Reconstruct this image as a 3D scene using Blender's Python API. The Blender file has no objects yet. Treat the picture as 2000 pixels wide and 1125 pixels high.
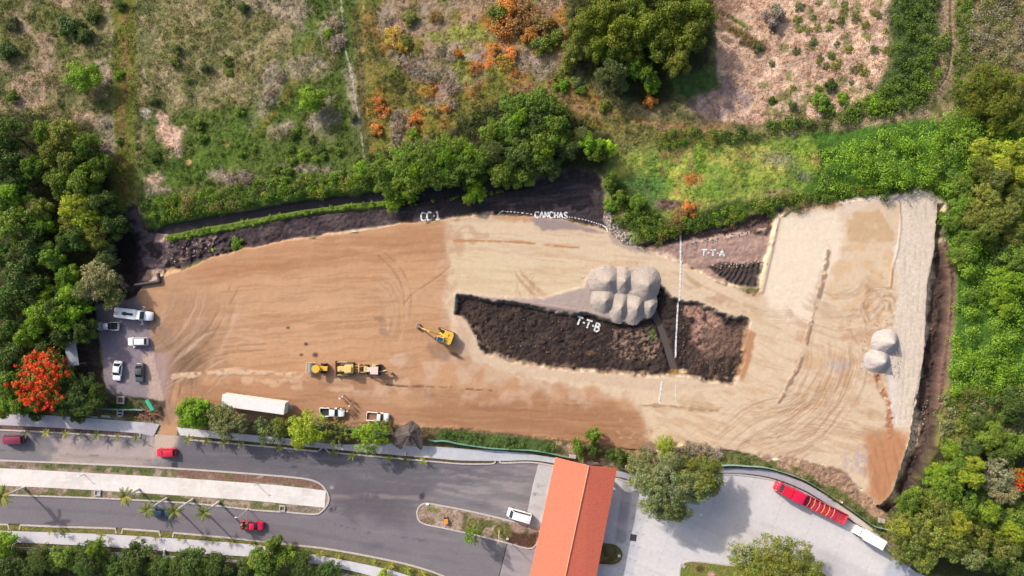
import bpy, bmesh, math, random
import numpy as np
from mathutils import Vector, Matrix, geometry
rad = math.radians
scene = bpy.context.scene
COL = scene.collection

# ------------------------------------------------------------------ camera
PXM = 0.115          # metres per photograph pixel on the ground
CAMH = 150.0
cam_d = bpy.data.cameras.new('camera'); cam = bpy.data.objects.new('camera', cam_d)
COL.objects.link(cam); scene.camera = cam
cam.location = (0, 0, CAMH); cam.rotation_euler = (0, 0, 0)
cam_d.sensor_width = 36.0
cam_d.lens = 18.0 / (1000 * PXM / CAMH)
cam_d.clip_start = 1.0; cam_d.clip_end = 4000.0

# ------------------------------------------------------------------ world, sun, exposure
SUN_EL = rad(32)
world = bpy.data.worlds.new('World'); scene.world = world; world.use_nodes = True
wn = world.node_tree; bg = wn.nodes['Background']
sky = wn.nodes.new('ShaderNodeTexSky'); sky.sky_type = 'NISHITA'; sky.sun_disc = False
sky.sun_elevation = SUN_EL; sky.sun_rotation = rad(-45); sky.dust_density = 4.0; sky.ozone_density = 0.6
wn.links.new(sky.outputs[0], bg.inputs[0]); bg.inputs[1].default_value = 0.15
sun_d = bpy.data.lights.new('sun', 'SUN'); sun_d.energy = 3.6; sun_d.angle = rad(1.2); sun_d.color = (1.0, 0.94, 0.86)
sun = bpy.data.objects.new('sun', sun_d); COL.objects.link(sun)
sd = Vector((-math.cos(SUN_EL) * .7071, math.cos(SUN_EL) * .7071, math.sin(SUN_EL)))
sun.rotation_euler = sd.to_track_quat('Z', 'Y').to_euler(); sun.location = (-80, 80, 90)
vs = scene.view_settings
vs.view_transform = 'Standard'; vs.look = 'None'; vs.gamma = 1.0; vs.use_curve_mapping = False
vs.exposure = 0.39
KLIT = np.array([1.48, 1.45, 1.43])   # display-linear value of a sunlit horizontal surface of albedo 1

random.seed(7)
RNG = np.random.default_rng(7)

# ------------------------------------------------------------------ colour / coordinates
def lin(c):
    c = np.asarray(c, float) / 255.0
    return np.where(c < .04045, c / 12.92, ((c + .055) / 1.055) ** 2.4)
def A(r, g, b):
    """albedo of a surface that photographs as this sRGB colour in full sun on flat ground"""
    return np.clip(lin((r, g, b)) / KLIT, .004, .9)
def W(px, py, z=0.0):
    """photo pixel -> world point at height z"""
    f = (CAMH - z) / CAMH
    return Vector(((px - 1000) * PXM * f, (562.5 - py) * PXM * f, z))

# ------------------------------------------------------------------ numpy noise
_T = RNG.random((8, 256, 256)).astype(np.float32)
def vnoise(x, y, k):
    xi = np.floor(x).astype(np.int32); yi = np.floor(y).astype(np.int32)
    fx = (x - xi).astype(np.float32); fy = (y - yi).astype(np.float32)
    fx = fx * fx * (3 - 2 * fx); fy = fy * fy * (3 - 2 * fy)
    t = _T[k % 8]; x0 = (xi + 37 * k) & 255; y0 = (yi + 91 * k) & 255; x1 = (x0 + 1) & 255; y1 = (y0 + 1) & 255
    a = t[y0, x0]; b = t[y0, x1]; c = t[y1, x0]; d = t[y1, x1]
    return (a + (b - a) * fx) * (1 - fy) + (c + (d - c) * fx) * fy
def fbm(x, y, scale, k=0, octs=3, rot=0.6):
    """0..1 noise, scale in photo pixels"""
    s = 0.0; a = 0.5; n = 0.0; X = x / scale; Y = y / scale
    c, q = math.cos(rot), math.sin(rot)
    for o in range(octs):
        s = s + a * vnoise(X, Y, k + o * 3); n += a; a *= .5
        X, Y = (X * c - Y * q) * 2.03 + 11.3, (X * q + Y * c) * 2.03 + 5.7
    return s / n
def sstep(a, b, x):
    t = np.clip((x - a) / (b - a), 0, 1); return t * t * (3 - 2 * t)
def sdist(px, py, poly, closed=True):
    """signed distance to a polygon (negative inside), or distance to a polyline"""
    P = np.asarray(poly, np.float32); n = len(P)
    d2 = np.full(px.shape, 1e12, np.float32); ins = np.zeros(px.shape, bool)
    rng = range(n) if closed else range(n - 1)
    for i in rng:
        ax, ay = P[i]; bx, by = P[(i + 1) % n]
        ex, ey = bx - ax, by - ay; l2 = ex * ex + ey * ey + 1e-9
        t = np.clip(((px - ax) * ex + (py - ay) * ey) / l2, 0, 1)
        dx = px - ax - t * ex; dy = py - ay - t * ey
        d2 = np.minimum(d2, dx * dx + dy * dy)
        if closed and ay != by:
            c = ((ay > py) != (by > py)) & (px < (bx - ax) * (py - ay) / (by - ay) + ax)
            ins ^= c
    d = np.sqrt(d2)
    return np.where(ins, -d, d) if closed else d
def smooth_line(pts, sub=6, closed=False):
    """Catmull-Rom through the points"""
    P = [np.array(p, float) for p in pts]; n = len(P); out = []
    for i in range(n if closed else n - 1):
        p0 = P[(i - 1) % n] if closed or i > 0 else P[i]
        p1 = P[i]; p2 = P[(i + 1) % n]
        p3 = P[(i + 2) % n] if closed or i + 2 < n else P[(i + 1) % n]
        for s in range(sub):
            t = s / sub
            out.append(tuple(.5 * ((2 * p1) + (-p0 + p2) * t + (2 * p0 - 5 * p1 + 4 * p2 - p3) * t * t + (-p0 + 3 * p1 - 3 * p2 + p3) * t ** 3)))
    if not closed: out.append(tuple(P[-1]))
    return out

class PS:
    """a set of surface points (photo-pixel coordinates) that gets painted with soil colours, heights and classes"""
    def __init__(s, px, py):
        s.x = np.asarray(px, np.float32); s.y = np.asarray(py, np.float32)
        n = len(s.x); s.c = np.zeros((n, 3), np.float32); s.z = np.zeros(n, np.float32)
        s.cls = np.zeros(n, np.int8); s.rough = np.zeros(n, np.float32)
        s.wx = fbm(s.x, s.y, 34, 1, 4) - .5; s.wf = fbm(s.x, s.y, 9, 2, 3) - .5
    def _sel(s, x0, y0, x1, y1):
        return np.nonzero((s.x > x0) & (s.x < x1) & (s.y > y0) & (s.y < y1))[0]
    def _apply(s, i, m, col=None, amt=1, z=None, zadd=None, cls=None, rough=None):
        if col is not None:
            mm = (m * amt)[:, None]; s.c[i] = s.c[i] * (1 - mm) + np.asarray(col, np.float32) * mm
        if z is not None: s.z[i] = s.z[i] * (1 - m) + z * m
        if zadd is not None: s.z[i] += zadd * m
        if cls is not None: s.cls[i[m > .5]] = cls
        if rough is not None: s.rough[i] = s.rough[i] * (1 - m) + rough * m
    def poly(s, pts, col=None, soft=3, warp=8, fine=3, noise=None, **k):
        P = np.asarray(pts); g = soft + warp + fine + 2
        i = s._sel(P[:, 0].min() - g, P[:, 1].min() - g, P[:, 0].max() + g, P[:, 1].max() + g)
        if not len(i): return
        d = sdist(s.x[i], s.y[i], P) + s.wx[i] * 2 * warp + s.wf[i] * 2 * fine
        m = 1 - sstep(-soft, soft, d)
        if noise:                                   # (scale, low, high, k)
            m = m * sstep(noise[1], noise[2], fbm(s.x[i], s.y[i], noise[0], noise[3]))
        s._apply(i, m, col, **k)
    def line(s, pts, w, col=None, soft=None, warp=2, fine=1, noise=None, **k):
        P = np.asarray(pts); soft = w * .5 if soft is None else soft; g = w + soft + warp + 3
        i = s._sel(P[:, 0].min() - g, P[:, 1].min() - g, P[:, 0].max() + g, P[:, 1].max() + g)
        if not len(i): return
        d = sdist(s.x[i], s.y[i], P, False) + s.wx[i] * 2 * warp + s.wf[i] * 2 * fine
        m = 1 - sstep(w * .5 - soft * .5, w * .5 + soft * .5, d)
        if noise: m = m * sstep(noise[1], noise[2], fbm(s.x[i], s.y[i], noise[0], noise[3]))
        s._apply(i, m, col, **k)
    def blob(s, x, y, rx, ry, col=None, rot=0, soft=.5, warp=.5, noise=None, **k):
        g = max(rx, ry) * 1.9
        i = s._sel(x - g, y - g, x + g, y + g)
        if not len(i): return
        c, q = math.cos(rad(rot)), math.sin(rad(rot)); dx = s.x[i] - x; dy = s.y[i] - y
        d = np.sqrt(((dx * c + dy * q) / rx) ** 2 + ((-dx * q + dy * c) / ry) ** 2) + s.wx[i] * 2 * warp + s.wf[i] * warp
        m = 1 - sstep(1 - soft, 1 + soft, d)
        if noise: m = m * sstep(noise[1], noise[2], fbm(s.x[i], s.y[i], noise[0], noise[3]))
        s._apply(i, m, col, **k)
    def streak(s, pts, col, ang, L, T, lo, hi, k=0, soft=6, warp=8, amt=1, zadd=None):
        amt *= .5; T = T * 1.5
        """elongated streaks at an angle inside a polygon"""
        P = np.asarray(pts); g = soft + warp + 2
        i = s._sel(P[:, 0].min() - g, P[:, 1].min() - g, P[:, 0].max() + g, P[:, 1].max() + g)
        if not len(i): return
        m = 1 - sstep(-soft, soft, sdist(s.x[i], s.y[i], P) + s.wx[i] * 2 * warp)
        c, q = math.cos(rad(ang)), math.sin(rad(ang)); X = s.x[i] + s.wx[i] * 14; Y = s.y[i] + s.wx[i] * 9
        u = (X * c + Y * q) / L; v = (-X * q + Y * c) / T
        n = .6 * vnoise(u, v, k) + .4 * vnoise(u * 2.3 + 7, v * 2.1 + 3, k + 1)
        m = m * sstep(lo, hi, n)
        s._apply(i, m, col, amt, zadd=zadd)

def swirl(s, cx, cy, r0, r1, a0, a1, col, T=4, L=40, lo=.5, hi=.72, amt=.6, k=0, zadd=0, ecc=1.0):
    i = s._sel(cx - r1 - 5, cy - r1 - 5, cx + r1 + 5, cy + r1 + 5)
    if not len(i): return
    dx = s.x[i] - cx; dy = (s.y[i] - cy) * ecc; r = np.sqrt(dx * dx + dy * dy) + s.wx[i] * 10; an = np.degrees(np.arctan2(dy, dx)); an = (an - a0) % 360
    m = sstep(r0, r0 + 12, r) * (1 - sstep(r1 - 16, r1, r)) * sstep(0, 18, an) * (1 - sstep(a1 - a0 - 18, a1 - a0, an))
    n = .6 * vnoise(np.radians(an) * 90 / L, r / T, k) + .4 * vnoise(np.radians(an) * 220 / L, r * 2 / T, k + 1)
    s._apply(i, m * sstep(lo, hi, n), col, amt, zadd=zadd)

# ------------------------------------------------------------------ the lie of the land
LOT = [(262, 585), (272, 562), (300, 545), (355, 528), (405, 505), (470, 487), (560, 470), (640, 458), (700, 452), (780, 437), (840, 434), (870, 428), (960, 420), (1030, 421),
       (1100, 428), (1190, 452), (1215, 470), (1260, 490), (1330, 515), (1400, 550), (1470, 575), (1484, 560), (1500, 500), (1518, 425), (1560, 408), (1640, 395),
       (1720, 388), (1800, 379), (1834, 395), (1828, 480), (1812, 560), (1805, 700), (1790, 775), (1778, 834), (1780, 850), (1765, 900), (1745, 965), (1720, 990), (1695, 970),
       (1650, 925), (1600, 908), (1440, 884), (1340, 868), (1280, 880), (1230, 878), (1100, 858), (980, 848), (900, 835), (800, 832), (700, 826), (640, 838), (520, 832), (420, 822), (350, 812),
       (345, 850), (310, 850), (318, 800), (298, 770), (296, 700), (290, 630)]
PIT = [(893, 577), (1000, 592), (1130, 614), (1225, 632), (1270, 618), (1284, 562), (1330, 585), (1400, 606), (1460, 628), (1453, 700), (1432, 747), (1350, 737), (1240, 730), (1060, 716),
       (1000, 701), (955, 688), (930, 645), (893, 612)]
WATER = [(300, 452), (318, 440), (420, 420), (480, 412), (560, 395), (650, 384), (735, 374), (800, 368), (905, 355), (1010, 345), (1040, 352), (1010, 366), (905, 377), (800, 394), (760, 392), (690, 396), (560, 415), (500, 423), (400, 442), (330, 456)]
BANK = [(225, 420), (262, 398), (285, 445), (330, 456), (500, 423), (700, 396), (905, 377), (1010, 360), (1060, 345), (1120, 325), (1165, 338), (1180, 380), (1188, 450), (1100, 428), (960, 420), (780, 438), (560, 471), (400, 506), (300, 545), (262, 580), (228, 590), (215, 500)]
TTA = [(1250, 478), (1330, 460), (1440, 440), (1535, 405), (1520, 430), (1500, 505), (1484, 562), (1430, 556), (1400, 548), (1330, 513), (1260, 490)]
TRENCH = [(1826, 396), (1842, 400), (1848, 460), (1862, 520), (1860, 600), (1853, 680), (1840, 760), (1835, 830), (1825, 880), (1800, 930), (1770, 985), (1745, 1010), (1715, 990), (1745, 960), (1768, 895), (1782, 840), (1795, 770), (1807, 700), (1814, 560), (1829, 480)]
GRAVEL_LOT = [(184, 590), (215, 600), (268, 578), (288, 620), (300, 690), (312, 745), (322, 790), (280, 778), (205, 770), (198, 690), (186, 640)]
TRACK = [(1758, 384), (1800, 378), (1834, 392), (1829, 480), (1812, 560), (1806, 700), (1791, 775), (1776, 834), (1748, 834), (1738, 770), (1728, 700), (1745, 640), (1752, 560), (1742, 500), (1758, 440)]
ROADZONE = [(-400, 780), (0, 806), (270, 822), (345, 832), (560, 862), (640, 872), (760, 866), (900, 876), (1083, 892), (1210, 918), (1350, 914), (1500, 914), (1600, 957), (1700, 1024), (1760, 1075), (1830, 1096), (2400, 1180), (2400, 1700), (-400, 1700)]

def paint(p):
    x, y = p.x, p.y
    big = fbm(x, y, 110, 3, 3); med = fbm(x, y, 26, 5, 4); fin = fbm(x, y, 7, 6, 3)
    def field(i0, c): p.c[:] = c
    # the whole vegetated ground
    base = A(96, 98, 58)[None] * (1 - sstep(.35, .62, med))[:, None] + A(140, 126, 88)[None] * sstep(.35, .62, med)[:, None]
    p.c[:] = base
    p.z += (big - .5) * 1.2 + (med - .5) * .45 + (fin - .5) * .3
    # left fields
    p.poly([(-200, -200), (225, -200), (222, 120), (225, 240), (120, 240), (60, 215), (-200, 200)], A(168, 142, 118), noise=(40, .42, .62, 2), amt=.9)
    p.poly([(-200, -200), (225, -200), (225, 130), (-200, 90)], A(112, 114, 62), noise=(30, .45, .6, 4), amt=.8)
    p.poly([(262, -200), (590, -200), (585, 60), (540, 190), (420, 260), (330, 200), (270, 230)], A(138, 128, 84), soft=10, amt=.9)
    p.poly([(262, -200), (590, -200), (560, 180), (420, 250), (270, 220)], A(166, 148, 114), noise=(34, .46, .64, 5), amt=.8)
    p.poly([(262, -200), (590, -200), (560, 180), (420, 250), (270, 220)], A(104, 108, 64), noise=(22, .48, .64, 6), amt=.75)
    p.blob(440, 170, 120, 40, A(160, 142, 108), 10, noise=(14, .4, .6, 1), amt=.6)
    p.line(smooth_line([(243, -120), (243, 60), (247, 150), (240, 230), (242, 300), (240, 380)]), 46, A(104, 108, 44), warp=6)
    p.line(smooth_line([(240, -120), (242, 60), (248, 150), (238, 230), (236, 300), (240, 380)]), 20, A(126, 106, 60), warp=5, noise=(14, .4, .62, 3))
    p.line([(210, 20), (220, 60), (214, 130)], 7, A(165, 150, 130), noise=(16, .45, .6, 3), amt=.6)
    p.line([(282, 30), (275, 110), (290, 170)], 6, A(170, 154, 134), noise=(16, .45, .6, 1), amt=.6)
    p.poly([(290, 230), (380, 210), (560, 200), (660, 130), (640, -200), (690, -200), (712, 330), (620, 370), (470, 400), (290, 430), (268, 330)], A(88, 104, 44), soft=14, warp=16, amt=.95)
    p.line(smooth_line([(640, -100), (610, 60), (590, 150), (520, 220), (430, 300), (350, 340)]), 60, A(82, 108, 38), soft=40, amt=.7)
    p.line(smooth_line([(620, 60), (590, 130), (530, 230), (430, 290)]), 16, A(134, 116, 62), soft=16, noise=(20, .4, .6, 1), amt=.8)
    p.blob(330, 262, 22, 28, A(222, 182, 160), 20, warp=.9); p.blob(322, 236, 8, 14, A(205, 172, 150), -30, warp=.9)
    p.blob(303, 348, 16, 11, A(214, 180, 160)); p.blob(345, 290, 7, 16, A(198, 170, 150), -15, warp=.8)
    p.blob(285, 222, 9, 10, A(186, 175, 160)); p.blob(368, 316, 5, 6, A(215, 175, 125))
    for bx, by, rx, ry, r in [(650, 60, 22, 30, 0), (520, 190, 16, 42, 25), (530, 150, 14, 20, 0), (560, 20, 60, 18, 8), (585, 45, 10, 24, -20), (450, 350, 34, 12, 8), (545, 255, 20, 12, -20), (640, 230, 26, 36, 0),
                              (690, 190, 12, 60, -5), (610, 240, 12, 10, 0), (600, 330, 40, 9, 5), (205, 240, 14, 10, 0), (205, 285, 16, 34, 10), (320, 370, 26, 9, 10), (480, 345, 26, 14, 0), (300, 395, 18, 8, 0), (600, 130, 30, 20, 0), (200, 130, 12, 24, 0)]:
        p.blob(bx, by, rx, ry, A(166, 148, 128), r, warp=1.0, soft=.6, amt=.8)
    # right of the stone line
    R2 = [(690, -200), (1120, -200), (1100, 130), (1230, 230), (1400, 250), (1400, 300), (1230, 280), (1000, 240), (900, 250), (720, 300)]
    p.poly(R2, A(136, 122, 62), soft=8, warp=10)
    p.poly(R2, A(152, 112, 62), noise=(40, .45, .62, 2), amt=.75)
    p.poly(R2, A(110, 118, 48), noise=(30, .5, .64, 4), amt=.7)
    p.poly([(740, -200), (1110, -200), (1100, 120), (960, 150), (880, 190), (800, 140), (735, 60)], A(160, 134, 112), noise=(28, .4, .6, 7), amt=.85)
    p.poly([(830, 60), (960, 40), (990, 140), (900, 170), (840, 130)], A(142, 146, 66), noise=(30, .35, .6, 1), amt=.8)
    p.line(smooth_line([(708, -100), (712, 60), (735, 130), (790, 190), (860, 225)]), 5, A(180, 150, 96), noise=(18, .35, .55, 2), amt=.8)
    p.line(smooth_line([(722, -100), (722, 60), (748, 130), (800, 185), (870, 222)]), 26, A(92, 88, 52), noise=(12, .38, .6, 4), amt=.8, warp=3)
    p.line(smooth_line([(690, 20), (700, 90), (705, 180), (712, 250)]), 12, A(104, 88, 52), amt=.6)
    p.line(smooth_line([(664, -40), (668, 30), (674, 90), (688, 150), (697, 210), (705, 260), (712, 320)]), 3.2, A(190, 180, 160), warp=1.2, noise=(16, .22, .38, 3), amt=.9)
    p.line(smooth_line([(900, 235), (960, 215), (1020, 190), (1090, 185), (1150, 210), (1210, 240), (1290, 262)]), 26, A(98, 104, 60), noise=(12, .38, .58, 4), amt=.85)
    p.line(smooth_line([(1000, 165), (1070, 180), (1130, 210), (1190, 228), (1260, 245), (1360, 250), (1420, 240)]), 24, A(152, 122, 86), soft=16, noise=(20, .3, .5, 6), amt=.9)
    p.line(smooth_line([(1040, 180), (1110, 215), (1170, 243), (1240, 258)]), 5, A(100, 82, 56), amt=.6)
    p.poly([(1150, 250), (1260, 258), (1290, 290), (1230, 330), (1190, 320)], A(128, 124, 72), amt=.8)
    for bx, by, rx, ry, r in [(775, 245, 20, 36, 0), (800, 120, 34, 26, 30), (870, 165, 28, 30, 0), (885, 205, 14, 12, 0), (755, 35, 14, 18, 0), (880, 100, 26, 16, 0), (840, 20, 36, 20, 0), (1010, 110, 30, 26, 0), (1060, 130, 30, 18, 0), (1150, 130, 18, 8, -20), (925, 110, 24, 12, 0)]:
        p.blob(bx, by, rx, ry, A(160, 140, 126), r, warp=1.0, soft=.6, amt=.85)
    for bx, by, rx, ry in [(740, 200, 26, 20), (738, 252, 18, 18), (808, 236, 18, 24), (835, 172, 20, 14), (870, 210, 14, 8), (985, 60, 40, 50), (930, 130, 20, 12), (1000, 20, 40, 24), (960, 100, 18, 22), (1080, 60, 30, 40), (900, 105, 14, 12)]:
        p.blob(bx, by, rx, ry, A(196, 122, 58), 0, warp=1.0, soft=.6, noise=(9, .35, .6, 2), amt=.85)
    # dry pale field, top right
    DRY = [(1385, -200), (1745, -200), (1738, 110), (1722, 170), (1660, 215), (1560, 235), (1440, 240), (1370, 225), (1350, 190), (1392, 150), (1400, 80)]
    p.poly(DRY, A(206, 172, 146), soft=5, warp=10, cls=0)
    p.poly(DRY, A(184, 146, 124), noise=(18, .42, .62, 3), amt=.8)
    p.poly(DRY, A(226, 192, 166), noise=(24, .5, .66, 5), amt=.7)
    p.poly([(1350, 150), (1440, 130), (1470, 200), (1400, 230), (1350, 215)], A(150, 128, 124), noise=(16, .35, .6, 2), amt=.8)
    p.blob(1450, 70, 50, 9, A(120, 100, 62), 30, warp=.4); p.blob(1470, 90, 34, 7, A(96, 78, 56), 12); p.blob(1435, 40, 40, 4, A(112, 124, 50), 32, warp=.3)
    p.blob(1410, 10, 26, 40, A(120, 92, 76), 0, amt=.8)
    for k in range(26):
        bx = RNG.uniform(1490, 1735); by = RNG.uniform(0, 200)
        p.blob(bx, by, RNG.uniform(4, 10), RNG.uniform(5, 11), A(120, 124, 66), 0, warp=.8, amt=.8)
    p.poly([(1500, 170), (1690, 165), (1690, 215), (1560, 250), (1490, 225)], A(126, 120, 72), noise=(16, .4, .6, 6), amt=.9)
    # lime meadow
    LIME = [(1190, 310), (1290, 290), (1420, 280), (1570, 268), (1620, 275), (1650, 320), (1590, 368), (1420, 392), (1330, 420), (1230, 420), (1190, 370)]
    p.poly(LIME, A(132, 154, 58), soft=22, warp=14)
    p.poly(LIME, A(178, 172, 84), noise=(34, .46, .62, 1), amt=.8)
    p.poly(LIME, A(112, 134, 60), noise=(26, .5, .64, 7), amt=.8)
    p.poly(LIME, A(160, 140, 84), noise=(34, .60, .72, 4), amt=.8); p.blob(1515, 312, 34, 16, A(140, 132, 104), 10, soft=.8, amt=.8); p.blob(1570, 345, 16, 9, A(120, 118, 98), 0, soft=.8, amt=.7); p.poly([(1330, 330), (1500, 330), (1560, 372), (1420, 392), (1330, 400)], A(116, 142, 56), soft=20, warp=12, amt=.7)
    p.blob(1250, 370, 50, 40, A(74, 112, 58), 0, amt=.8); p.blob(1310, 400, 34, 12, A(116, 96, 84)); p.blob(1350, 350, 22, 14, A(176, 134, 80), 0, amt=.7)
    p.line([(1345, 260), (1350, 330)], 8, A(176, 150, 96), amt=.7); p.blob(1520, 380, 26, 10, A(140, 128, 90))
    # paths between the hedges
    p.line(smooth_line([(1868, -150), (1856, 0), (1848, 90), (1846, 150), (1822, 195), (1770, 228), (1700, 245), (1640, 250)]), 32, A(166, 142, 114), soft=18, warp=10, noise=(16, .28, .5, 2))
    p.line(smooth_line([(1868, -150), (1858, 30), (1856, 130), (1834, 175)]), 4, A(96, 80, 62), amt=.8, zadd=-.15)
    p.line([(1768, 228), (1775, 270), (1772, 320)], 12, A(150, 128, 92), warp=4)
    p.poly([(1890, -200), (2300, -200), (2300, 140), (1960, 140), (1900, 110)], A(158, 138, 96), noise=(20, .3, .55, 2))
    p.poly([(1730, -200), (1832, -200), (1828, 60), (1808, 190), (1720, 220), (1690, 200), (1738, 120)], A(78, 96, 50), soft=14, warp=16)
    p.poly([(1590, 262), (1760, 236), (1900, 230), (2300, 250), (2300, 1000), (1850, 860), (1862, 560), (1836, 392), (1700, 372), (1560, 392), (1600, 330)], A(78, 112, 40), soft=8)
    p.poly([(1840, 760), (2300, 740), (2300, 900), (1990, 880), (1830, 880)], A(124, 120, 60), soft=8)
    p.poly([(1190, 350), (1230, 440), (1300, 468), (1440, 425), (1530, 402), (1830, 374), (1830, 345), (1600, 375), (1420, 395), (1300, 430), (1240, 370)], A(70, 86, 36), soft=5)
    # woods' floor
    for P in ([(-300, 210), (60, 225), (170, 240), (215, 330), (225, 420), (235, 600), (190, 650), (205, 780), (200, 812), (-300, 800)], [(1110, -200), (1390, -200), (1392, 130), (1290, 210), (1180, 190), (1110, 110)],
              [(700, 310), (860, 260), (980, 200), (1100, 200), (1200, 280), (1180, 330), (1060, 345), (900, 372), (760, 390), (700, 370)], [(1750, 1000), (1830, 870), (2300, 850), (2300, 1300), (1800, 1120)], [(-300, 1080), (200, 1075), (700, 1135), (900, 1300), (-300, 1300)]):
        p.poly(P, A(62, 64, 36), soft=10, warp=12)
    p.poly([(1300, 150), (1400, 130), (1410, 170), (1330, 200)], A(84, 104, 52), soft=8)
    # weeds north of the ditch
    p.poly([(262, 395), (340, 375), (480, 370), (620, 345), (712, 345), (735, 374), (560, 395), (420, 420), (300, 447)], A(78, 100, 40), soft=5)
    p.poly([(300, 380), (420, 350), (600, 345), (700, 360), (560, 385), (400, 405)], A(128, 112, 82), noise=(20, .46, .62, 5), amt=.7)
    # ---- ditch bank
    p.poly(BANK, A(66, 55, 58), soft=4, warp=5, z=-.9, cls=1, rough=.28)
    p.poly(BANK, A(98, 84, 84), noise=(16, .5, .66, 3), amt=.6)
    p.poly([(760, 392), (1060, 345), (1175, 350), (1185, 440), (1090, 425), (950, 415), (780, 433)], A(68, 59, 61), warp=6, rough=.22)
    p.streak([(500, 430), (780, 395), (1170, 350), (1180, 440), (1000, 412), (500, 470)], A(104, 90, 88), -6, 60, 4, .48, .75, 2, amt=1.0)
    p.poly([(225, 430), (262, 398), (290, 450), (330, 462), (320, 520), (270, 540), (228, 560)], A(122, 104, 104), noise=(16, .42, .6, 2), amt=.8, warp=10)
    p.poly([(380, 465), (420, 462), (400, 480), (360, 515), (340, 510)], A(136, 112, 100), noise=(9, .4, .6, 2))
    p.poly([(300, 455), (322, 455), (312, 472), (296, 474)], A(190, 160, 146), warp=3)
    p.poly([(330, 470), (450, 462), (460, 490), (350, 525), (300, 520)], None, noise=(8, .4, .7, 5), zadd=.5, warp=3)
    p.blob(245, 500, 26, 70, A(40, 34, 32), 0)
    p.line(smooth_line([(280, 452), (400, 434), (560, 406), (735, 384), (905, 366), (1020, 350)]), 40, None, soft=14, zadd=-.6)
    p.poly(WATER, A(66, 58, 62), soft=3, warp=2, fine=1, z=-3.0)
    p.line(smooth_line([(330, 464), (400, 450), (500, 432), (600, 413), (700, 402), (762, 396)]), 13, A(96, 116, 42), warp=3, z=-.4)
    p.line(smooth_line([(560, 472), (700, 452), (800, 440), (870, 430), (960, 420)]), 12, A(184, 162, 142), warp=4, noise=(40, .3, .5, 3))
    # ---- T-T-A ground
    p.poly(TTA, A(164, 134, 122), soft=3, warp=5, z=-.5, cls=2, rough=.18)
    p.poly([(1245, 478), (1330, 455), (1440, 435), (1535, 402), (1520, 425), (1510, 440), (1440, 452), (1330, 472), (1262, 487)], A(78, 62, 56), soft=4, warp=5, z=-1.0, rough=.5)
    p.poly([(1440, 425), (1530, 405), (1515, 440), (1500, 462), (1440, 448)], A(84, 68, 62), warp=5, rough=.5)
    p.streak(TTA, A(132, 104, 92), -8, 50, 5, .48, .7, 3, amt=.7)
    p.line([(1350, 474), (1420, 462), (1500, 446)], 5, A(188, 162, 148), noise=(12, .3, .5, 3))
    p.poly([(1385, 521), (1410, 514), (1495, 511), (1486, 562), (1432, 556), (1405, 540)], A(68, 58, 55), soft=2.5, warp=3, rough=.2)
    p.poly([(1248, 470), (1215, 440), (1190, 420), (1175, 425), (1195, 458), (1250, 482)], A(156, 142, 132), noise=(6, .3, .55, 3), rough=.7)
    # ---- east trench
    p.poly(TRENCH, A(86, 68, 62), soft=4, warp=5, z=-2.6, cls=3, rough=.45)
    p.poly(TRENCH, A(58, 46, 45), noise=(20, .42, .6, 3), amt=.85)
    p.streak(TRENCH, A(120, 96, 84), 80, 30, 4, .55, .75, 3, amt=.7)
    p.line(smooth_line([(1846, 470), (1862, 540), (1860, 620), (1850, 700), (1842, 760), (1838, 800)]), 12, A(118, 92, 80), warp=3, z=-.6)
    p.line([(1822, 820), (1800, 880), (1770, 940), (1750, 985)], 24, A(104, 84, 72), soft=16, noise=(14, .4, .6, 3), amt=.8)
    # ---- the earth lot
    p.poly(LOT, A(210, 165, 123), soft=2.2, warp=4.5, fine=3.5, z=0.0, cls=4, rough=0.03)
    lot = p.cls == 4
    CREAM = [(864, 432), (960, 425), (1100, 432), (1200, 458), (1330, 518), (1480, 578), (1520, 420), (1800, 370), (1850, 395), (1800, 850), (1760, 985), (1700, 1000), (1600, 915), (1340, 880), (1250, 890), (1262, 830), (1230, 790), (1180, 765), (1060, 752), (960, 720), (900, 690), (868, 600), (874, 520)]
    p.poly(CREAM, A(231, 207, 172), soft=7, warp=14, fine=4)
    p.poly([(880, 460), (1000, 500), (1140, 500), (1140, 590), (1000, 580), (885, 570)], A(230, 208, 168), soft=12)
    p.poly([(1525, 425), (1640, 405), (1650, 480), (1610, 560), (1590, 640), (1500, 620), (1492, 560)], A(248, 230, 200), soft=10, warp=10)
    p.poly([(1655, 415), (1720, 405), (1750, 470), (1690, 475), (1655, 470)], A(212, 178, 132), noise=(30, .35, .55, 2), amt=.8)
    p.poly([(1640, 480), (1750, 470), (1740, 640), (1640, 640), (1610, 560)], A(226, 190, 146), noise=(20, .4, .6, 1), amt=.7)
    p.poly([(880, 690), (1060, 745), (1160, 770), (1170, 800), (1000, 760), (800, 745), (760, 700), (860, 670)], A(216, 184, 150), noise=(24, .38, .58, 2), amt=.85)
    p.poly([(890, 580), (930, 650), (960, 695), (1080, 722), (1240, 736), (1430, 752), (1300, 765), (1000, 730), (900, 690)], A(222, 196, 164), warp=6, amt=.8)
    p.poly([(850, 436), (905, 440), (900, 520), (880, 600), (850, 560)], A(214, 180, 144), noise=(16, .38, .6, 5), warp=12, soft=8, amt=.8); p.poly([(868, 500), (960, 470), (1010, 440), (930, 440), (876, 450)], A(208, 172, 134), noise=(14, .46, .62, 2), warp=8, amt=.7)
    p.poly([(860, 600), (905, 600), (930, 670), (900, 700), (850, 660)], A(216, 184, 152), noise=(14, .4, .6, 6), warp=10, amt=.8)
    # the darker worked strip along the south
    p.poly([(345, 800), (380, 745), (560, 730), (780, 752), (960, 762), (1130, 775), (1250, 800), (1268, 880), (1100, 862), (900, 838), (640, 838)], A(190, 146, 110), soft=14, warp=20)
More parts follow.
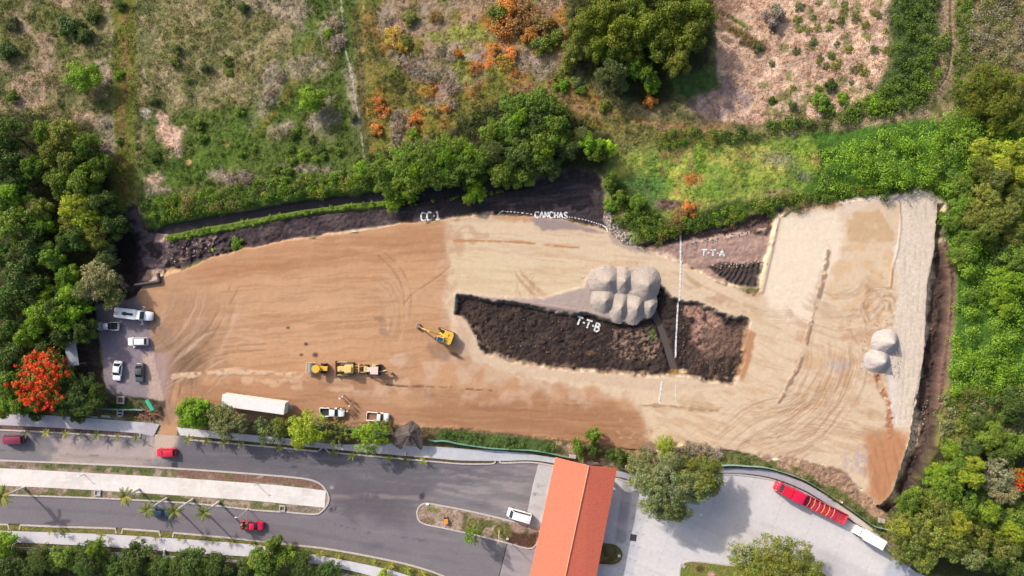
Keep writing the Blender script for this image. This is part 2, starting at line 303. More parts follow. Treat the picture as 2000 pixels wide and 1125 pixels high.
    p.poly([(800, 790), (1000, 775), (1150, 785), (1240, 815), (1250, 880), (1080, 858), (880, 832)], A(176, 130, 94), soft=18, warp=22, amt=.75); p.poly([(640, 740), (1180, 760), (1240, 800), (640, 775)], A(224, 192, 160), noise=(22, .46, .70, 2), soft=16, amt=.55); p.poly([(780, 640), (960, 690), (1200, 745), (1240, 780), (900, 760), (760, 720)], A(190, 146, 112), noise=(26, .46, .70, 6), soft=16, amt=.5)
    for P, c, lo, hi, am in (([(420, 735), (800, 745), (800, 770), (420, 750)], (222, 186, 148), .4, .6, .8),):
        p.poly(P, A(*c), noise=(20, lo, hi, 2), amt=am)
    p.poly([(360, 530), (470, 492), (700, 458), (870, 436), (872, 500), (700, 510), (520, 535), (400, 560)], A(196, 148, 108), soft=12, warp=12, amt=.85)
    p.poly([(370, 580), (620, 560), (860, 545), (860, 600), (700, 660), (440, 680), (350, 640)], A(212, 170, 130), soft=16, amt=.7)
    for ang, L, T, c, lo, hi, k, am in ((-7, 150, 5, (176, 124, 80), .52, .74, 1, .7), (-5, 110, 8, (226, 184, 140), .54, .74, 3, .6), (-3, 60, 2.6, (170, 126, 86), .56, .76, 5, .6)):
        p.streak([(300, 560), (560, 472), (868, 436), (880, 690), (780, 745), (360, 730)], A(*c), ang, L, T, lo, hi, k, amt=am)
    for ang, L, T, c, lo, hi, k, am in ((1, 170, 6, (160, 112, 74), .5, .74, 2, .65), (2, 120, 3, (208, 162, 118), .55, .75, 4, .6), (1, 60, 2.4, (152, 110, 76), .56, .76, 6, .5)):
        p.streak([(345, 745), (780, 752), (1250, 790), (1262, 880), (900, 838), (345, 812)], A(*c), ang, L, T, lo, hi, k, amt=am)
    for ang, L, T, c, lo, hi, k, am in ((2, 110, 8, (214, 178, 136), .5, .72, 2, .7), (6, 80, 3, (202, 168, 130), .55, .76, 4, .6)):
        p.streak([(870, 430), (1100, 430), (1330, 515), (1330, 560), (1150, 540), (1000, 580), (880, 560)], A(*c), ang, L, T, lo, hi, k, amt=am)
    p.streak([(1290, 530), (1340, 520), (1480, 578), (1520, 640), (1470, 640), (1300, 560)], A(206, 174, 134), 24, 80, 4, .48, .7, 2, amt=.7)
    for ang, L, T, c, lo, hi, k, am in ((14, 60, 5, (204, 164, 118), .5, .72, 2, .7), (30, 40, 3.5, (198, 158, 114), .55, .75, 4, .6), (-20, 40, 4, (240, 214, 176), .55, .75, 3, .5)):
        p.streak([(1470, 640), (1700, 600), (1745, 760), (1730, 860), (1640, 900), (1300, 860), (1270, 780), (1440, 760)], A(*c), ang, L, T, lo, hi, k, amt=am)
    p.poly([(1560, 640), (1700, 640), (1730, 760), (1640, 820), (1540, 740)], A(206, 164, 122), noise=(22, .5, .68, 6), amt=.6)
    p.blob(1588, 705, 18, 14, A(212, 170, 120), 0); p.blob(1600, 700, 40, 20, A(236, 210, 174), 30, amt=.5)
    p.blob(1680, 895, 30, 18, A(206, 184, 172), 0, warp=1, noise=(9, .35, .6, 3)); p.blob(1640, 715, 20, 10, A(190, 182, 180), 0, amt=.6)
    p.poly([(1690, 850), (1745, 838), (1782, 848), (1765, 900), (1745, 965), (1722, 992), (1690, 965), (1700, 920)], A(204, 150, 108), soft=10, warp=9, fine=4)
    p.streak([(1690, 850), (1782, 848), (1765, 900), (1722, 992), (1685, 960)], A(176, 120, 82), 80, 40, 5, .48, .7, 3, amt=.7)
    p.line(smooth_line([(1706, 720), (1722, 760), (1738, 800), (1735, 850)]), 13, A(186, 132, 96), noise=(10, .3, .5, 2), warp=3, rough=.3)
    p.poly([(1540, 890), (1640, 915), (1690, 965), (1740, 1010), (1720, 1025), (1620, 960), (1500, 910)], A(164, 132, 108), warp=6, rough=.15)
    p.poly([(1300, 860), (1440, 878), (1560, 895), (1560, 912), (1440, 905), (1300, 900), (1220, 895), (1240, 870)], A(160, 132, 108), noise=(14, .35, .6, 3), warp=6)
    # shadow veil painted into the soil, then the grey-dark wheel-polished patch at the gate
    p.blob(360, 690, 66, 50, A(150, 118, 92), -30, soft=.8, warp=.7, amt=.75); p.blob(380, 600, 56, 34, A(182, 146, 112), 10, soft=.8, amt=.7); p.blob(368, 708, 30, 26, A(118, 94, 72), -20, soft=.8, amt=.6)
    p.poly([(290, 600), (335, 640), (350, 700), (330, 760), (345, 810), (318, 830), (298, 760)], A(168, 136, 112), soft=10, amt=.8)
    for q in ([(300, 650), (350, 690), (400, 650), (430, 600), (450, 560)], [(312, 660), (356, 704), (412, 660), (444, 604), (466, 562)], [(330, 790), (345, 740), (380, 700), (430, 680), (520, 672)], [(342, 800), (356, 752), (392, 712), (440, 692), (520, 684)],
              [(296, 620), (330, 668), (352, 720), (350, 800)], [(318, 640), (350, 690), (376, 740), (368, 800)], [(740, 500), (770, 530), (788, 570), (790, 620)], [(752, 494), (784, 526), (802, 570), (802, 622)], [(780, 620), (800, 580), (850, 545), (880, 520)], [(330, 830), (322, 780), (330, 720)]):
        p.line(smooth_line(q), 3.0, A(150, 116, 84), soft=2.4, warp=1, amt=.45, noise=(30, .2, .45, 3), zadd=-.04)
    for q in ([(1010, 540), (1060, 590), (1120, 600)], [(1016, 530), (1068, 580), (1126, 590)], [(1620, 480), (1612, 520), (1600, 570), (1590, 620), (1575, 690), (1545, 740), (1530, 775)],
              [(1700, 530), (1740, 560), (1752, 610), (1738, 650), (1716, 660)], [(1696, 546), (1730, 568), (1740, 610), (1726, 640)], [(1690, 560), (1718, 578), (1726, 606), (1716, 628)], [(1702, 570), (1690, 600), (1706, 620), (1724, 600)],
              [(1740, 600), (1755, 640), (1748, 660), (1716, 655)], [(1680, 600), (1660, 640), (1690, 690)], [(1600, 760), (1540, 800), (1500, 850), (1420, 880)], [(1618, 770), (1560, 812), (1520, 860)],
              [(1320, 790), (1400, 800), (1500, 800)], [(1560, 840), (1640, 830), (1725, 850)], [(1550, 860), (1640, 846), (1722, 866)], [(1560, 820), (1640, 806), (1716, 812)], [(1570, 796), (1640, 786), (1700, 780)], [(1580, 770), (1640, 760), (1690, 740)],
              [(1210, 820), (1250, 846), (1290, 840)], [(1220, 800), (1244, 836), (1276, 846)], [(1340, 540), (1400, 580), (1480, 606), (1560, 610)], [(1330, 556), (1400, 592), (1480, 618), (1560, 622)]):
        for off, wd, am in ((-9, 2, .4), (-4, 2.6, .6), (0, 3, .5), (5, 2.2, .55), (10, 2, .35)):
            p.line(smooth_line([(u + off * .5, v + off) for u, v in q]), wd, A(196, 160, 122), soft=2, warp=1.5, amt=am, noise=(22, .36, .56, 3), zadd=-.035)
    for (cx, cy, r0, r1, a0, a1, T, L, am, k, e) in ((1470, 690, 90, 230, -15, 95, 5, 60, .6, 1, 1.0), (1470, 690, 100, 250, -10, 80, 3, 40, .5, 4, 1.0), (1726, 606, 4, 58, 0, 359, 3.4, 30, .8, 2, 1.0), (1640, 520, 40, 150, 20, 150, 5, 50, .4, 5, 1.0), (1570, 1010, 120, 260, 215, 300, 4, 60, .5, 3, 1.0),
                                             (1075, 560, 20, 75, 90, 230, 4, 40, .6, 2, 1.3), (470, 800, 60, 190, 195, 290, 4.5, 60, .6, 1, 1.0), (250, 560, 80, 230, 0, 80, 4.5, 60, .5, 3, 1.0), (700, 620, 40, 120, 290, 400, 4, 50, .4, 5, 1.0), (1235, 830, 10, 60, 10, 170, 4, 30, .6, 6, 1.3)):
        swirl(p, cx, cy, r0, r1, a0, a1, A(184, 148, 112), T, L, .48, .74, am * .95, k, -.022, e); swirl(p, cx, cy, r0, r1, a0, a1, A(240, 214, 188), T * 1.6, L, .56, .8, am * .5, k + 2, .01, e)
    # long windrow and small berms with real height
    p.line(smooth_line([(1617, 490), (1608, 545), (1592, 600), (1575, 670), (1556, 720), (1538, 755), (1522, 785)]), 8, A(176, 148, 122), warp=3, fine=4, zadd=.13, noise=(14, .34, .5, 3))  # brown windrow with its shadow line painted into the colour
    p.line(smooth_line([(1757, 395), (1759, 440), (1752, 490), (1744, 520), (1740, 560)]), 4, A(196, 150, 106), warp=1, zadd=.12)
    p.line(smooth_line([(1215, 792), (1300, 792), (1370, 800), (1400, 800)]), 5, A(190, 160, 124), warp=2, fine=3, zadd=.07, noise=(20, .3, .45, 3))
    p.line(smooth_line([(340, 736), (430, 728), (500, 728), (590, 734)]), 9, A(224, 192, 156), warp=4, fine=3, zadd=.10, noise=(16, .3, .55, 5))
    p.line(smooth_line([(700, 722), (760, 752), (860, 756), (960, 764)]), 4, A(150, 112, 82), warp=2, zadd=-.08, noise=(16, .4, .5, 5))
    p.line(smooth_line([(1520, 418), (1505, 490), (1487, 568)]), 9, A(232, 206, 170), soft=6, warp=1, zadd=.22)
    p.poly([(1454, 640), (1476, 650), (1470, 700), (1448, 745), (1440, 720)], A(198, 150, 108), warp=4)
    p.blob(860, 690, 26, 14, A(162, 128, 100), 25, amt=.7); p.blob(740, 623, 9, 4, A(150, 122, 96), 10, warp=1, amt=.6); p.blob(750, 650, 8, 5, A(156, 136, 108), 30, warp=1.2, amt=.6); p.blob(563, 640, 4, 3, A(96, 104, 60)); p.blob(598, 672, 4, 3, A(96, 74, 56)); p.blob(588, 693, 4, 3, A(96, 74, 56)); p.blob(616, 693, 6, 5, A(110, 84, 66))
    p.blob(890, 694, 14, 4, A(90, 74, 60), 25); p.blob(825, 775, 26, 8, A(120, 90, 66), 0, amt=.5); p.blob(800, 780, 40, 14, A(222, 178, 134), 0, amt=.5)
    # gravel aprons
    p.poly([(990, 580), (1060, 584), (1140, 560), (1160, 522), (1240, 524), (1284, 540), (1284, 600), (1262, 628), (1220, 630), (1130, 612), (1000, 592)], A(188, 170, 156), soft=4, warp=5, zadd=.25)
    p.line(smooth_line([(893, 577), (1000, 590), (1130, 610), (1225, 630)]), 10, A(178, 160, 146), warp=2, zadd=.1)
    p.poly([(1030, 425), (1095, 428), (1180, 455), (1120, 450), (1060, 448)], A(172, 154, 144), warp=4)
    p.poly([(1190, 450), (1240, 478), (1330, 510), (1300, 500), (1230, 490), (1190, 470)], A(196, 172, 152), warp=5)
    p.poly([(930, 440), (980, 430), (1040, 440), (1040, 452), (960, 456)], A(234, 208, 170), warp=4); p.line(smooth_line([(880, 470), (1000, 472), (1060, 478), (1130, 484)]), 4, A(200, 150, 102), noise=(20, .3, .5, 3))
    p.poly(TRACK, A(228, 209, 190), soft=6, warp=5, cls=5)
    for k in range(6):
        xx = 1762 + k * 10
        p.line(smooth_line([(xx + 8, 385), (xx + 6, 520), (xx - 2, 640), (xx - 8, 760), (xx - 14, 830)]), 2.4, A(196, 172, 154), soft=2, warp=1.5, noise=(26, .36, .6, k), zadd=-.03, amt=.45)
    p.poly([(1726, 700), (1740, 700), (1752, 770), (1750, 830), (1742, 800)], A(228, 214, 202), warp=1.5)
    p.line(smooth_line([(1826, 396), (1829, 480), (1812, 560), (1806, 700), (1791, 775)]), 7, A(198, 174, 160), warp=2, noise=(12, .3, .55, 3))
    p.poly([(1640, 395), (1720, 380), (1800, 378), (1790, 400), (1700, 400), (1650, 420)], A(236, 214, 190), warp=4)
    # dump pad NW corner
    p.poly([(272, 548), (280, 528), (318, 524), (316, 545), (300, 556)], A(190, 160, 142), soft=2, warp=2)
    p.poly([(318, 524), (350, 526), (356, 545), (330, 556), (318, 550)], A(206, 164, 124), soft=4)
    # ---- the pit
    p.poly(PIT, A(56, 46, 43), soft=4, warp=9, fine=3.5, z=-1.1, cls=6, rough=.34)
    p.line([(q[0], q[1]) for q in PIT[:5]], 7, A(120, 98, 84), warp=5, fine=3, noise=(9, .4, .6, 3), amt=.7); p.line([(q[0], q[1]) for q in PIT[7:17]], 9, A(150, 122, 100), warp=6, fine=4, noise=(8, .45, .6, 2), amt=.7)
    p.poly(PIT, A(76, 62, 56), noise=(14, .48, .66, 3), amt=.6)
    p.streak([(893, 577), (1225, 632), (1300, 720), (955, 688)], A(90, 74, 66), -35, 40, 4, .5, .75, 3, amt=.6)
    p.poly([(1200, 645), (1270, 640), (1300, 670), (1290, 700), (1220, 705), (1195, 680)], A(132, 108, 94), noise=(7, .35, .6, 4), rough=.8, warp=6)
    p.poly([(1330, 588), (1400, 610), (1415, 640), (1380, 690), (1352, 670), (1345, 620)], A(164, 126, 110), soft=8, warp=12, noise=(12, .3, .5, 3))
    p.poly([(1370, 640), (1450, 640), (1445, 690), (1380, 700)], A(122, 96, 84), soft=8, warp=10, amt=.8)
    p.streak([(1340, 680), (1450, 650), (1440, 740), (1330, 730)], A(130, 100, 84), -75, 40, 4, .5, .7, 3, amt=.7)
    p.blob(1155, 690, 12, 6, A(112, 84, 56)); p.blob(1275, 655, 6, 12, A(80, 100, 46)); p.blob(1280, 590, 22, 22, A(44, 38, 36))
    p.poly([(905, 600), (940, 610), (950, 640), (1000, 690), (940, 680), (920, 640)], A(74, 60, 54), noise=(10, .4, .6, 1))
    p.line([(1278, 596), (1290, 640), (1305, 680), (1318, 722)], 16, None, soft=8, zadd=-.5, warp=1)
    p.poly([(1268, 600), (1284, 598), (1300, 640), (1326, 720), (1312, 724), (1290, 650)], A(92, 80, 74), soft=1.5, warp=1, fine=.5, z=-1.9, rough=0)
    p.blob(1318, 727, 9, 6, A(150, 112, 56)); p.blob(1336, 726, 9, 5, A(224, 190, 150))
    # ---- gravel parking lot
    p.poly(GRAVEL_LOT, A(140, 126, 132), soft=4, warp=3, z=0.0, cls=7, rough=.04)
    p.poly([(280, 690), (330, 690), (322, 795), (292, 778)], A(186, 158, 146), soft=6, warp=5)
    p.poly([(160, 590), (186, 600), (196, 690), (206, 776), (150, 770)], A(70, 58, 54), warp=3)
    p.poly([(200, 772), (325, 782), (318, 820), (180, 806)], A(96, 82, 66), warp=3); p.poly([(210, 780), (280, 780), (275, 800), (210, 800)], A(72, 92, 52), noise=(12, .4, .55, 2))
    # ---- verge between lot and pavement
    p.poly([(350, 812), (640, 838), (760, 832), (900, 836), (1100, 860), (1240, 890), (1210, 916), (1083, 890), (900, 874), (760, 864), (640, 870), (350, 836)], A(110, 94, 66), soft=3, warp=3)
    p.poly([(860, 838), (1080, 862), (1080, 888), (900, 872), (850, 860)], A(74, 92, 46), warp=4)
    p.poly([(1440, 880), (1560, 912), (1650, 960), (1730, 1030), (1740, 1045), (1600, 957), (1500, 914), (1350, 912), (1340, 880)], A(104, 104, 60), soft=3, warp=4)
    p.poly([(1440, 880), (1560, 912), (1650, 960), (1600, 950), (1500, 905)], A(166, 132, 112), noise=(14, .4, .6, 3))
    p.poly([(1080, 862), (1120, 868), (1130, 890), (1210, 895), (1230, 890), (1215, 918), (1130, 900)], A(168, 144, 118), noise=(12, .4, .55, 3))
    k4 = p.cls == 4; p.c[k4] *= np.array([.94, .905, .955], np.float32); ks = (p.cls != 4) & (p.cls != 5); p.c[ks] *= 1.22
    # micro relief
    cl = fbm(x, y, 5, 4, 2) - .5; cl2 = fbm(x, y, 13, 1, 2) - .5
    p.z += p.rough * (cl * 1.5 + cl2 * 1.2)
    # tool-ribbed black soil in the T-T-A corner
    i = p._sel(1385, 508, 1500, 565)
    if len(i):
        rb = sdist(x[i], y[i], [(1390, 520), (1410, 513), (1495, 511), (1486, 562), (1435, 556), (1405, 540)])
        m = 1 - sstep(-3, 1, rb); ph = (x[i] + 9 * p.wx[i] + .9 * (y[i] - 512) * (1 - (x[i] - 1390) / 110.0)) / 3.4
        p.z[i] += m * .12 * np.sin(ph * 2.6) * (.4 + 1.2 * fbm(x[i], y[i], 9, 3, 2)) + m * .3 * (fbm(x[i], y[i], 6, 1, 2) - .5)
    # flatten under the made ground
    d = sdist(x, y, ROADZONE); m = 1 - sstep(-3, 8, d); p.z = p.z * (1 - m) - .12 * m
    edge = np.maximum(np.maximum(-140 - x, x - 2140), np.maximum(-140 - y, y - 1265))
    p.z *= 1 - sstep(-60, 0, edge)
    v = (fbm(x, y, 3.2, 2, 2) - .5) * .34 + (med - .5) * .16
    v = np.where(k4, v * .35, v)
    p.c *= (1 + v)[:, None]
    p.c[:] = np.clip(p.c, .004, .9)
# ------------------------------------------------------------------ materials
MATS = {}
def nodes_of(name):
    m = bpy.data.materials.new(name); m.use_nodes = True; nt = m.node_tree
    return m, nt, nt.nodes['Principled BSDF']
def N(nt, t, **k):
    n = nt.nodes.new(t)
    for a, v in k.items():
        if a in n.inputs: n.inputs[a].default_value = v
        else: setattr(n, a, v)
    return n
def soil_mat(name, scale=1.6, var=.35, bump=.6, rough=.95, dist=.25):
    m, nt, b = nodes_of(name); L = nt.links.new
    at = N(nt, 'ShaderNodeAttribute', attribute_name='Col'); geo = N(nt, 'ShaderNodeNewGeometry')
    no = N(nt, 'ShaderNodeTexNoise', Scale=scale, Detail=6.0, Roughness=.65); L(geo.outputs['Position'], no.inputs['Vector'])
    mr = N(nt, 'ShaderNodeMapRange'); mr.inputs['From Min'].default_value = .3; mr.inputs['From Max'].default_value = .7
    mr.inputs['To Min'].default_value = 1 - var; mr.inputs['To Max'].default_value = 1 + var
    L(no.outputs['Fac'], mr.inputs['Value'])
    mx = N(nt, 'ShaderNodeVectorMath', operation='SCALE'); L(at.outputs['Color'], mx.inputs[0]); L(mr.outputs[0], mx.inputs['Scale'])
    L(mx.outputs[0], b.inputs['Base Color']); b.inputs['Roughness'].default_value = rough; b.inputs['Specular IOR Level'].default_value = .15
    no2 = N(nt, 'ShaderNodeTexNoise', Scale=scale * 1.7, Detail=5.0, Roughness=.6); L(geo.outputs['Position'], no2.inputs['Vector'])
    bp = N(nt, 'ShaderNodeBump', Strength=bump, Distance=dist); L(no2.outputs['Fac'], bp.inputs['Height']); L(bp.outputs[0], b.inputs['Normal'])
    return m
def plain(name, col, rough=.6, metal=0.0, spec=.4, var=.12, scale=3.0, coat=0.0):
    if name in MATS: return MATS[name]
    m, nt, b = nodes_of(name); L = nt.links.new
    tc = N(nt, 'ShaderNodeTexCoord'); no = N(nt, 'ShaderNodeTexNoise', Scale=scale, Detail=4.0); L(tc.outputs['Object'], no.inputs['Vector'])
    mr = N(nt, 'ShaderNodeMapRange'); mr.inputs['From Min'].default_value = .3; mr.inputs['From Max'].default_value = .7
    mr.inputs['To Min'].default_value = 1 - var; mr.inputs['To Max'].default_value = 1 + var * .5; L(no.outputs['Fac'], mr.inputs['Value'])
    mx = N(nt, 'ShaderNodeVectorMath', operation='SCALE'); mx.inputs[0].default_value = tuple(col[:3]); L(mr.outputs[0], mx.inputs['Scale'])
    L(mx.outputs[0], b.inputs['Base Color']); b.inputs['Roughness'].default_value = rough; b.inputs['Metallic'].default_value = metal
    b.inputs['Specular IOR Level'].default_value = spec; b.inputs['Coat Weight'].default_value = coat
    MATS[name] = m; return m
def leaf_mat(name, trans=.28):
    m, nt, b = nodes_of(name); L = nt.links.new
    at = N(nt, 'ShaderNodeAttribute', attribute_name='Col'); oi = N(nt, 'ShaderNodeObjectInfo')
    mx = N(nt, 'ShaderNodeVectorMath', operation='MULTIPLY'); L(at.outputs['Color'], mx.inputs[0]); L(oi.outputs['Color'], mx.inputs[1])
    L(mx.outputs[0], b.inputs['Base Color']); b.inputs['Roughness'].default_value = .55; b.inputs['Specular IOR Level'].default_value = .25
    tr = N(nt, 'ShaderNodeBsdfTranslucent'); sc = N(nt, 'ShaderNodeVectorMath', operation='MULTIPLY'); sc.inputs[1].default_value = (1.2, 1.3, .5)
    L(mx.outputs[0], sc.inputs[0]); L(sc.outputs[0], tr.inputs['Color'])
    ms = N(nt, 'ShaderNodeMixShader'); ms.inputs[0].default_value = trans; out = nt.nodes['Material Output']
    L(b.outputs[0], ms.inputs[1]); L(tr.outputs[0], ms.inputs[2]); L(ms.outputs[0], out.inputs['Surface'])
    return m
M_SOIL = soil_mat('sandy_earth', .8, .05, .07, dist=.06)
M_FIELD = soil_mat('field_soil', 1.5, .30, .8, dist=.4)
M_CLOD = soil_mat('black_clods', 3.4, .36, .9, dist=.22)
M_GRAVEL = soil_mat('gravel', 4.0, .16, .5, dist=.12)
M_PAVE = soil_mat('worn_concrete', 1.2, .07, .15, rough=.8, dist=.03)
M_ASPH = soil_mat('asphalt_surface', 2.2, .10, .2, rough=.85, dist=.03)
M_LEAF = leaf_mat('leaves')
M_BARK = plain('bark', (.16, .12, .09), .9, scale=6, var=.4)
M_TWIG = plain('dry_twigs', (.24, .20, .16), .9, scale=4, var=.3)

# ------------------------------------------------------------------ object helpers
def put(o, name=None, label=None, cat=None, group=None, kind=None, parent=None):
    if o.name not in COL.objects: COL.objects.link(o)
    if label: o['label'] = label
    if cat: o['category'] = cat
    if group: o['group'] = group
    if kind: o['kind'] = kind
    if parent: o.parent = parent
    return o
def np_mesh(name, V, F, mats, cols=None, smooth=False, nper=4, midx=None):
    """mesh from numpy arrays; F is (n, nper)"""
    me = bpy.data.meshes.new(name); V = np.asarray(V, np.float32); F = np.asarray(F, np.int32)
    me.vertices.add(len(V)); me.vertices.foreach_set('co', V.ravel())
    me.loops.add(F.size); me.loops.foreach_set('vertex_index', F.ravel())
    me.polygons.add(len(F)); me.polygons.foreach_set('loop_start', np.arange(0, F.size, nper, dtype=np.int32))
    me.polygons.foreach_set('use_smooth', np.full(len(F), smooth))
    if midx is not None: me.polygons.foreach_set('material_index', midx.astype(np.int32))
    if cols is not None:
        ca = me.color_attributes.new('Col', 'FLOAT_COLOR', 'POINT')
        c4 = np.ones((len(V), 4), np.float32); c4[:, :3] = cols; ca.data.foreach_set('color', c4.ravel())
    for m in (mats if isinstance(mats, (list, tuple)) else [mats]): me.materials.append(m)
    me.update(calc_edges=True); return me
def empty(name, loc, rz=0, **k):
    o = bpy.data.objects.new(name, None); o.location = loc; o.rotation_euler = (0, 0, rz); o.empty_display_size = .5
    return put(o, **k)

class MB:
    """collects simple solids into one mesh"""
    def __init__(s): s.bm = bmesh.new()
    def box(s, cx, cy, cz, sx, sy, sz, bev=0.0, rz=0, ry=0, rx=0, taper=None):
        r = bmesh.ops.create_cube(s.bm, size=1); vs_ = r['verts']
        for v in vs_:
            if taper and v.co.z > 0: v.co.x *= taper[0]; v.co.y *= taper[1]
        M = Matrix.Translation((cx, cy, cz)) @ Matrix.Rotation(rz, 4, 'Z') @ Matrix.Rotation(ry, 4, 'Y') @ Matrix.Rotation(rx, 4, 'X') @ Matrix.Diagonal((sx, sy, sz, 1))
        bmesh.ops.transform(s.bm, matrix=M, verts=vs_)
        if bev > 0:
            ed = list({e for v in vs_ for e in v.link_edges})
            bmesh.ops.bevel(s.bm, geom=ed, offset=min(bev, .45 * min(sx, sy, sz)), segments=2, affect='EDGES', profile=.6)
        return s
    def cyl(s, p0, p1, r0, r1=None, n=12, cap=True):
        p0, p1 = Vector(p0), Vector(p1); d = p1 - p0; r1 = r0 if r1 is None else r1
        r = bmesh.ops.create_cone(s.bm, cap_ends=cap, segments=n, radius1=r0, radius2=r1, depth=d.length)
        M = Matrix.Translation((p0 + p1) / 2) @ d.to_track_quat('Z', 'Y').to_matrix().to_4x4()
        bmesh.ops.transform(s.bm, matrix=M, verts=r['verts']); return s
    def hull(s, pts):
        v = [s.bm.verts.new(p) for p in pts]; bmesh.ops.convex_hull(s.bm, input=v); return s
    def tube(s, pts, rads, n=7):
        rings = []
        for k, p in enumerate(pts):
            p = Vector(p); a = Vector(pts[max(k - 1, 0)]); b = Vector(pts[min(k + 1, len(pts) - 1)])
            q = (b - a).to_track_quat('Z', 'Y')
            rings.append([s.bm.verts.new(p + q @ Vector((math.cos(2 * math.pi * i / n) * rads[k], math.sin(2 * math.pi * i / n) * rads[k], 0))) for i in range(n)])
        for a, b in zip(rings, rings[1:]):
            for i in range(n): s.bm.faces.new((a[i], a[(i + 1) % n], b[(i + 1) % n], b[i]))
        s.bm.faces.new(rings[0][::-1]); s.bm.faces.new(rings[-1]); return s
    def loft(s, secs, cap=True):
        """rings of equal length, closed"""
        R = [[s.bm.verts.new(p) for p in sec] for sec in secs]; n = len(R[0])
        for a, b in zip(R, R[1:]):
            for i in range(n): s.bm.faces.new((a[i], a[(i + 1) % n], b[(i + 1) % n], b[i]))
        if cap: s.bm.faces.new(R[0][::-1]); s.bm.faces.new(R[-1])
        return s
    def build(s, name, mat, parent=None, smooth=False, **k):
        bmesh.ops.recalc_face_normals(s.bm, faces=s.bm.faces)
        me = bpy.data.meshes.new(name); s.bm.to_mesh(me); s.bm.free(); me.materials.append(mat)
        if smooth:
            me.polygons.foreach_set('use_smooth', np.full(len(me.polygons), True))
            try: me.set_sharp_from_angle(angle=rad(40))
            except Exception: pass
        return put(bpy.data.objects.new(name, me), parent=parent, **k)

# ------------------------------------------------------------------ terrain
STEP = 1.8
gx = np.arange(-200, 2200 + STEP, STEP, dtype=np.float32); gy = np.arange(-200, 1325 + STEP, STEP, dtype=np.float32)
NX, NY = len(gx), len(gy)
GX, GY = np.meshgrid(gx, gy)
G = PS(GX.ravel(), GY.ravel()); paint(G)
def GI(px, py):
    ix = np.clip(np.rint((np.asarray(px) - gx[0]) / STEP).astype(int), 0, NX - 1); iy = np.clip(np.rint((np.asarray(py) - gy[0]) / STEP).astype(int), 0, NY - 1)
    return iy * NX + ix
def GZ(px, py): return float(G.z[GI(px, py)])
def build_terrain():
    V = np.stack([(G.x - 1000) * PXM, (562.5 - G.y) * PXM, G.z], 1)
    ii = np.arange(NX * NY).reshape(NY, NX)
    F = np.stack([ii[1:, :-1], ii[1:, 1:], ii[:-1, 1:], ii[:-1, :-1]], -1).reshape(-1, 4)
    fc = G.cls[F[:, 0]]
    names = [('ground', M_FIELD), ('ditch_bank', M_CLOD), ('terrace', M_SOIL), ('trench', M_CLOD), ('earth_lot', M_SOIL), ('gravel_track', M_GRAVEL), ('excavation', M_CLOD), ('gravel_lot', M_GRAVEL)]
    for k, (nm, mt) in enumerate(names):
        f = F[fc == k]
        if not len(f): continue
        used, inv = np.unique(f, return_inverse=True)
        v = V[used]; c = G.c[used]; f2 = inv.reshape(f.shape)
        if k == 0:                                    # carry the same sheet out to the horizon
            b = len(v); x0, x1 = V[:, 0].min(), V[:, 0].max(); y0, y1 = V[:, 1].min(), V[:, 1].max(); R = 1500
            v = np.vstack([v, [[x0, y0, 0], [x1, y0, 0], [x1, y1, 0], [x0, y1, 0], [-R, -R, 0], [R, -R, 0], [R, R, 0], [-R, R, 0]]])
            f2 = np.vstack([f2, [[b, b + 4, b + 5, b + 1], [b + 1, b + 5, b + 6, b + 2], [b + 2, b + 6, b + 7, b + 3], [b + 3, b + 7, b + 4, b]]])
            c = np.vstack([c, np.tile(A(92, 104, 56), (8, 1))])
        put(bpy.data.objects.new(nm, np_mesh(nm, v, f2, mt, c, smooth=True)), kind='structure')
build_terrain()

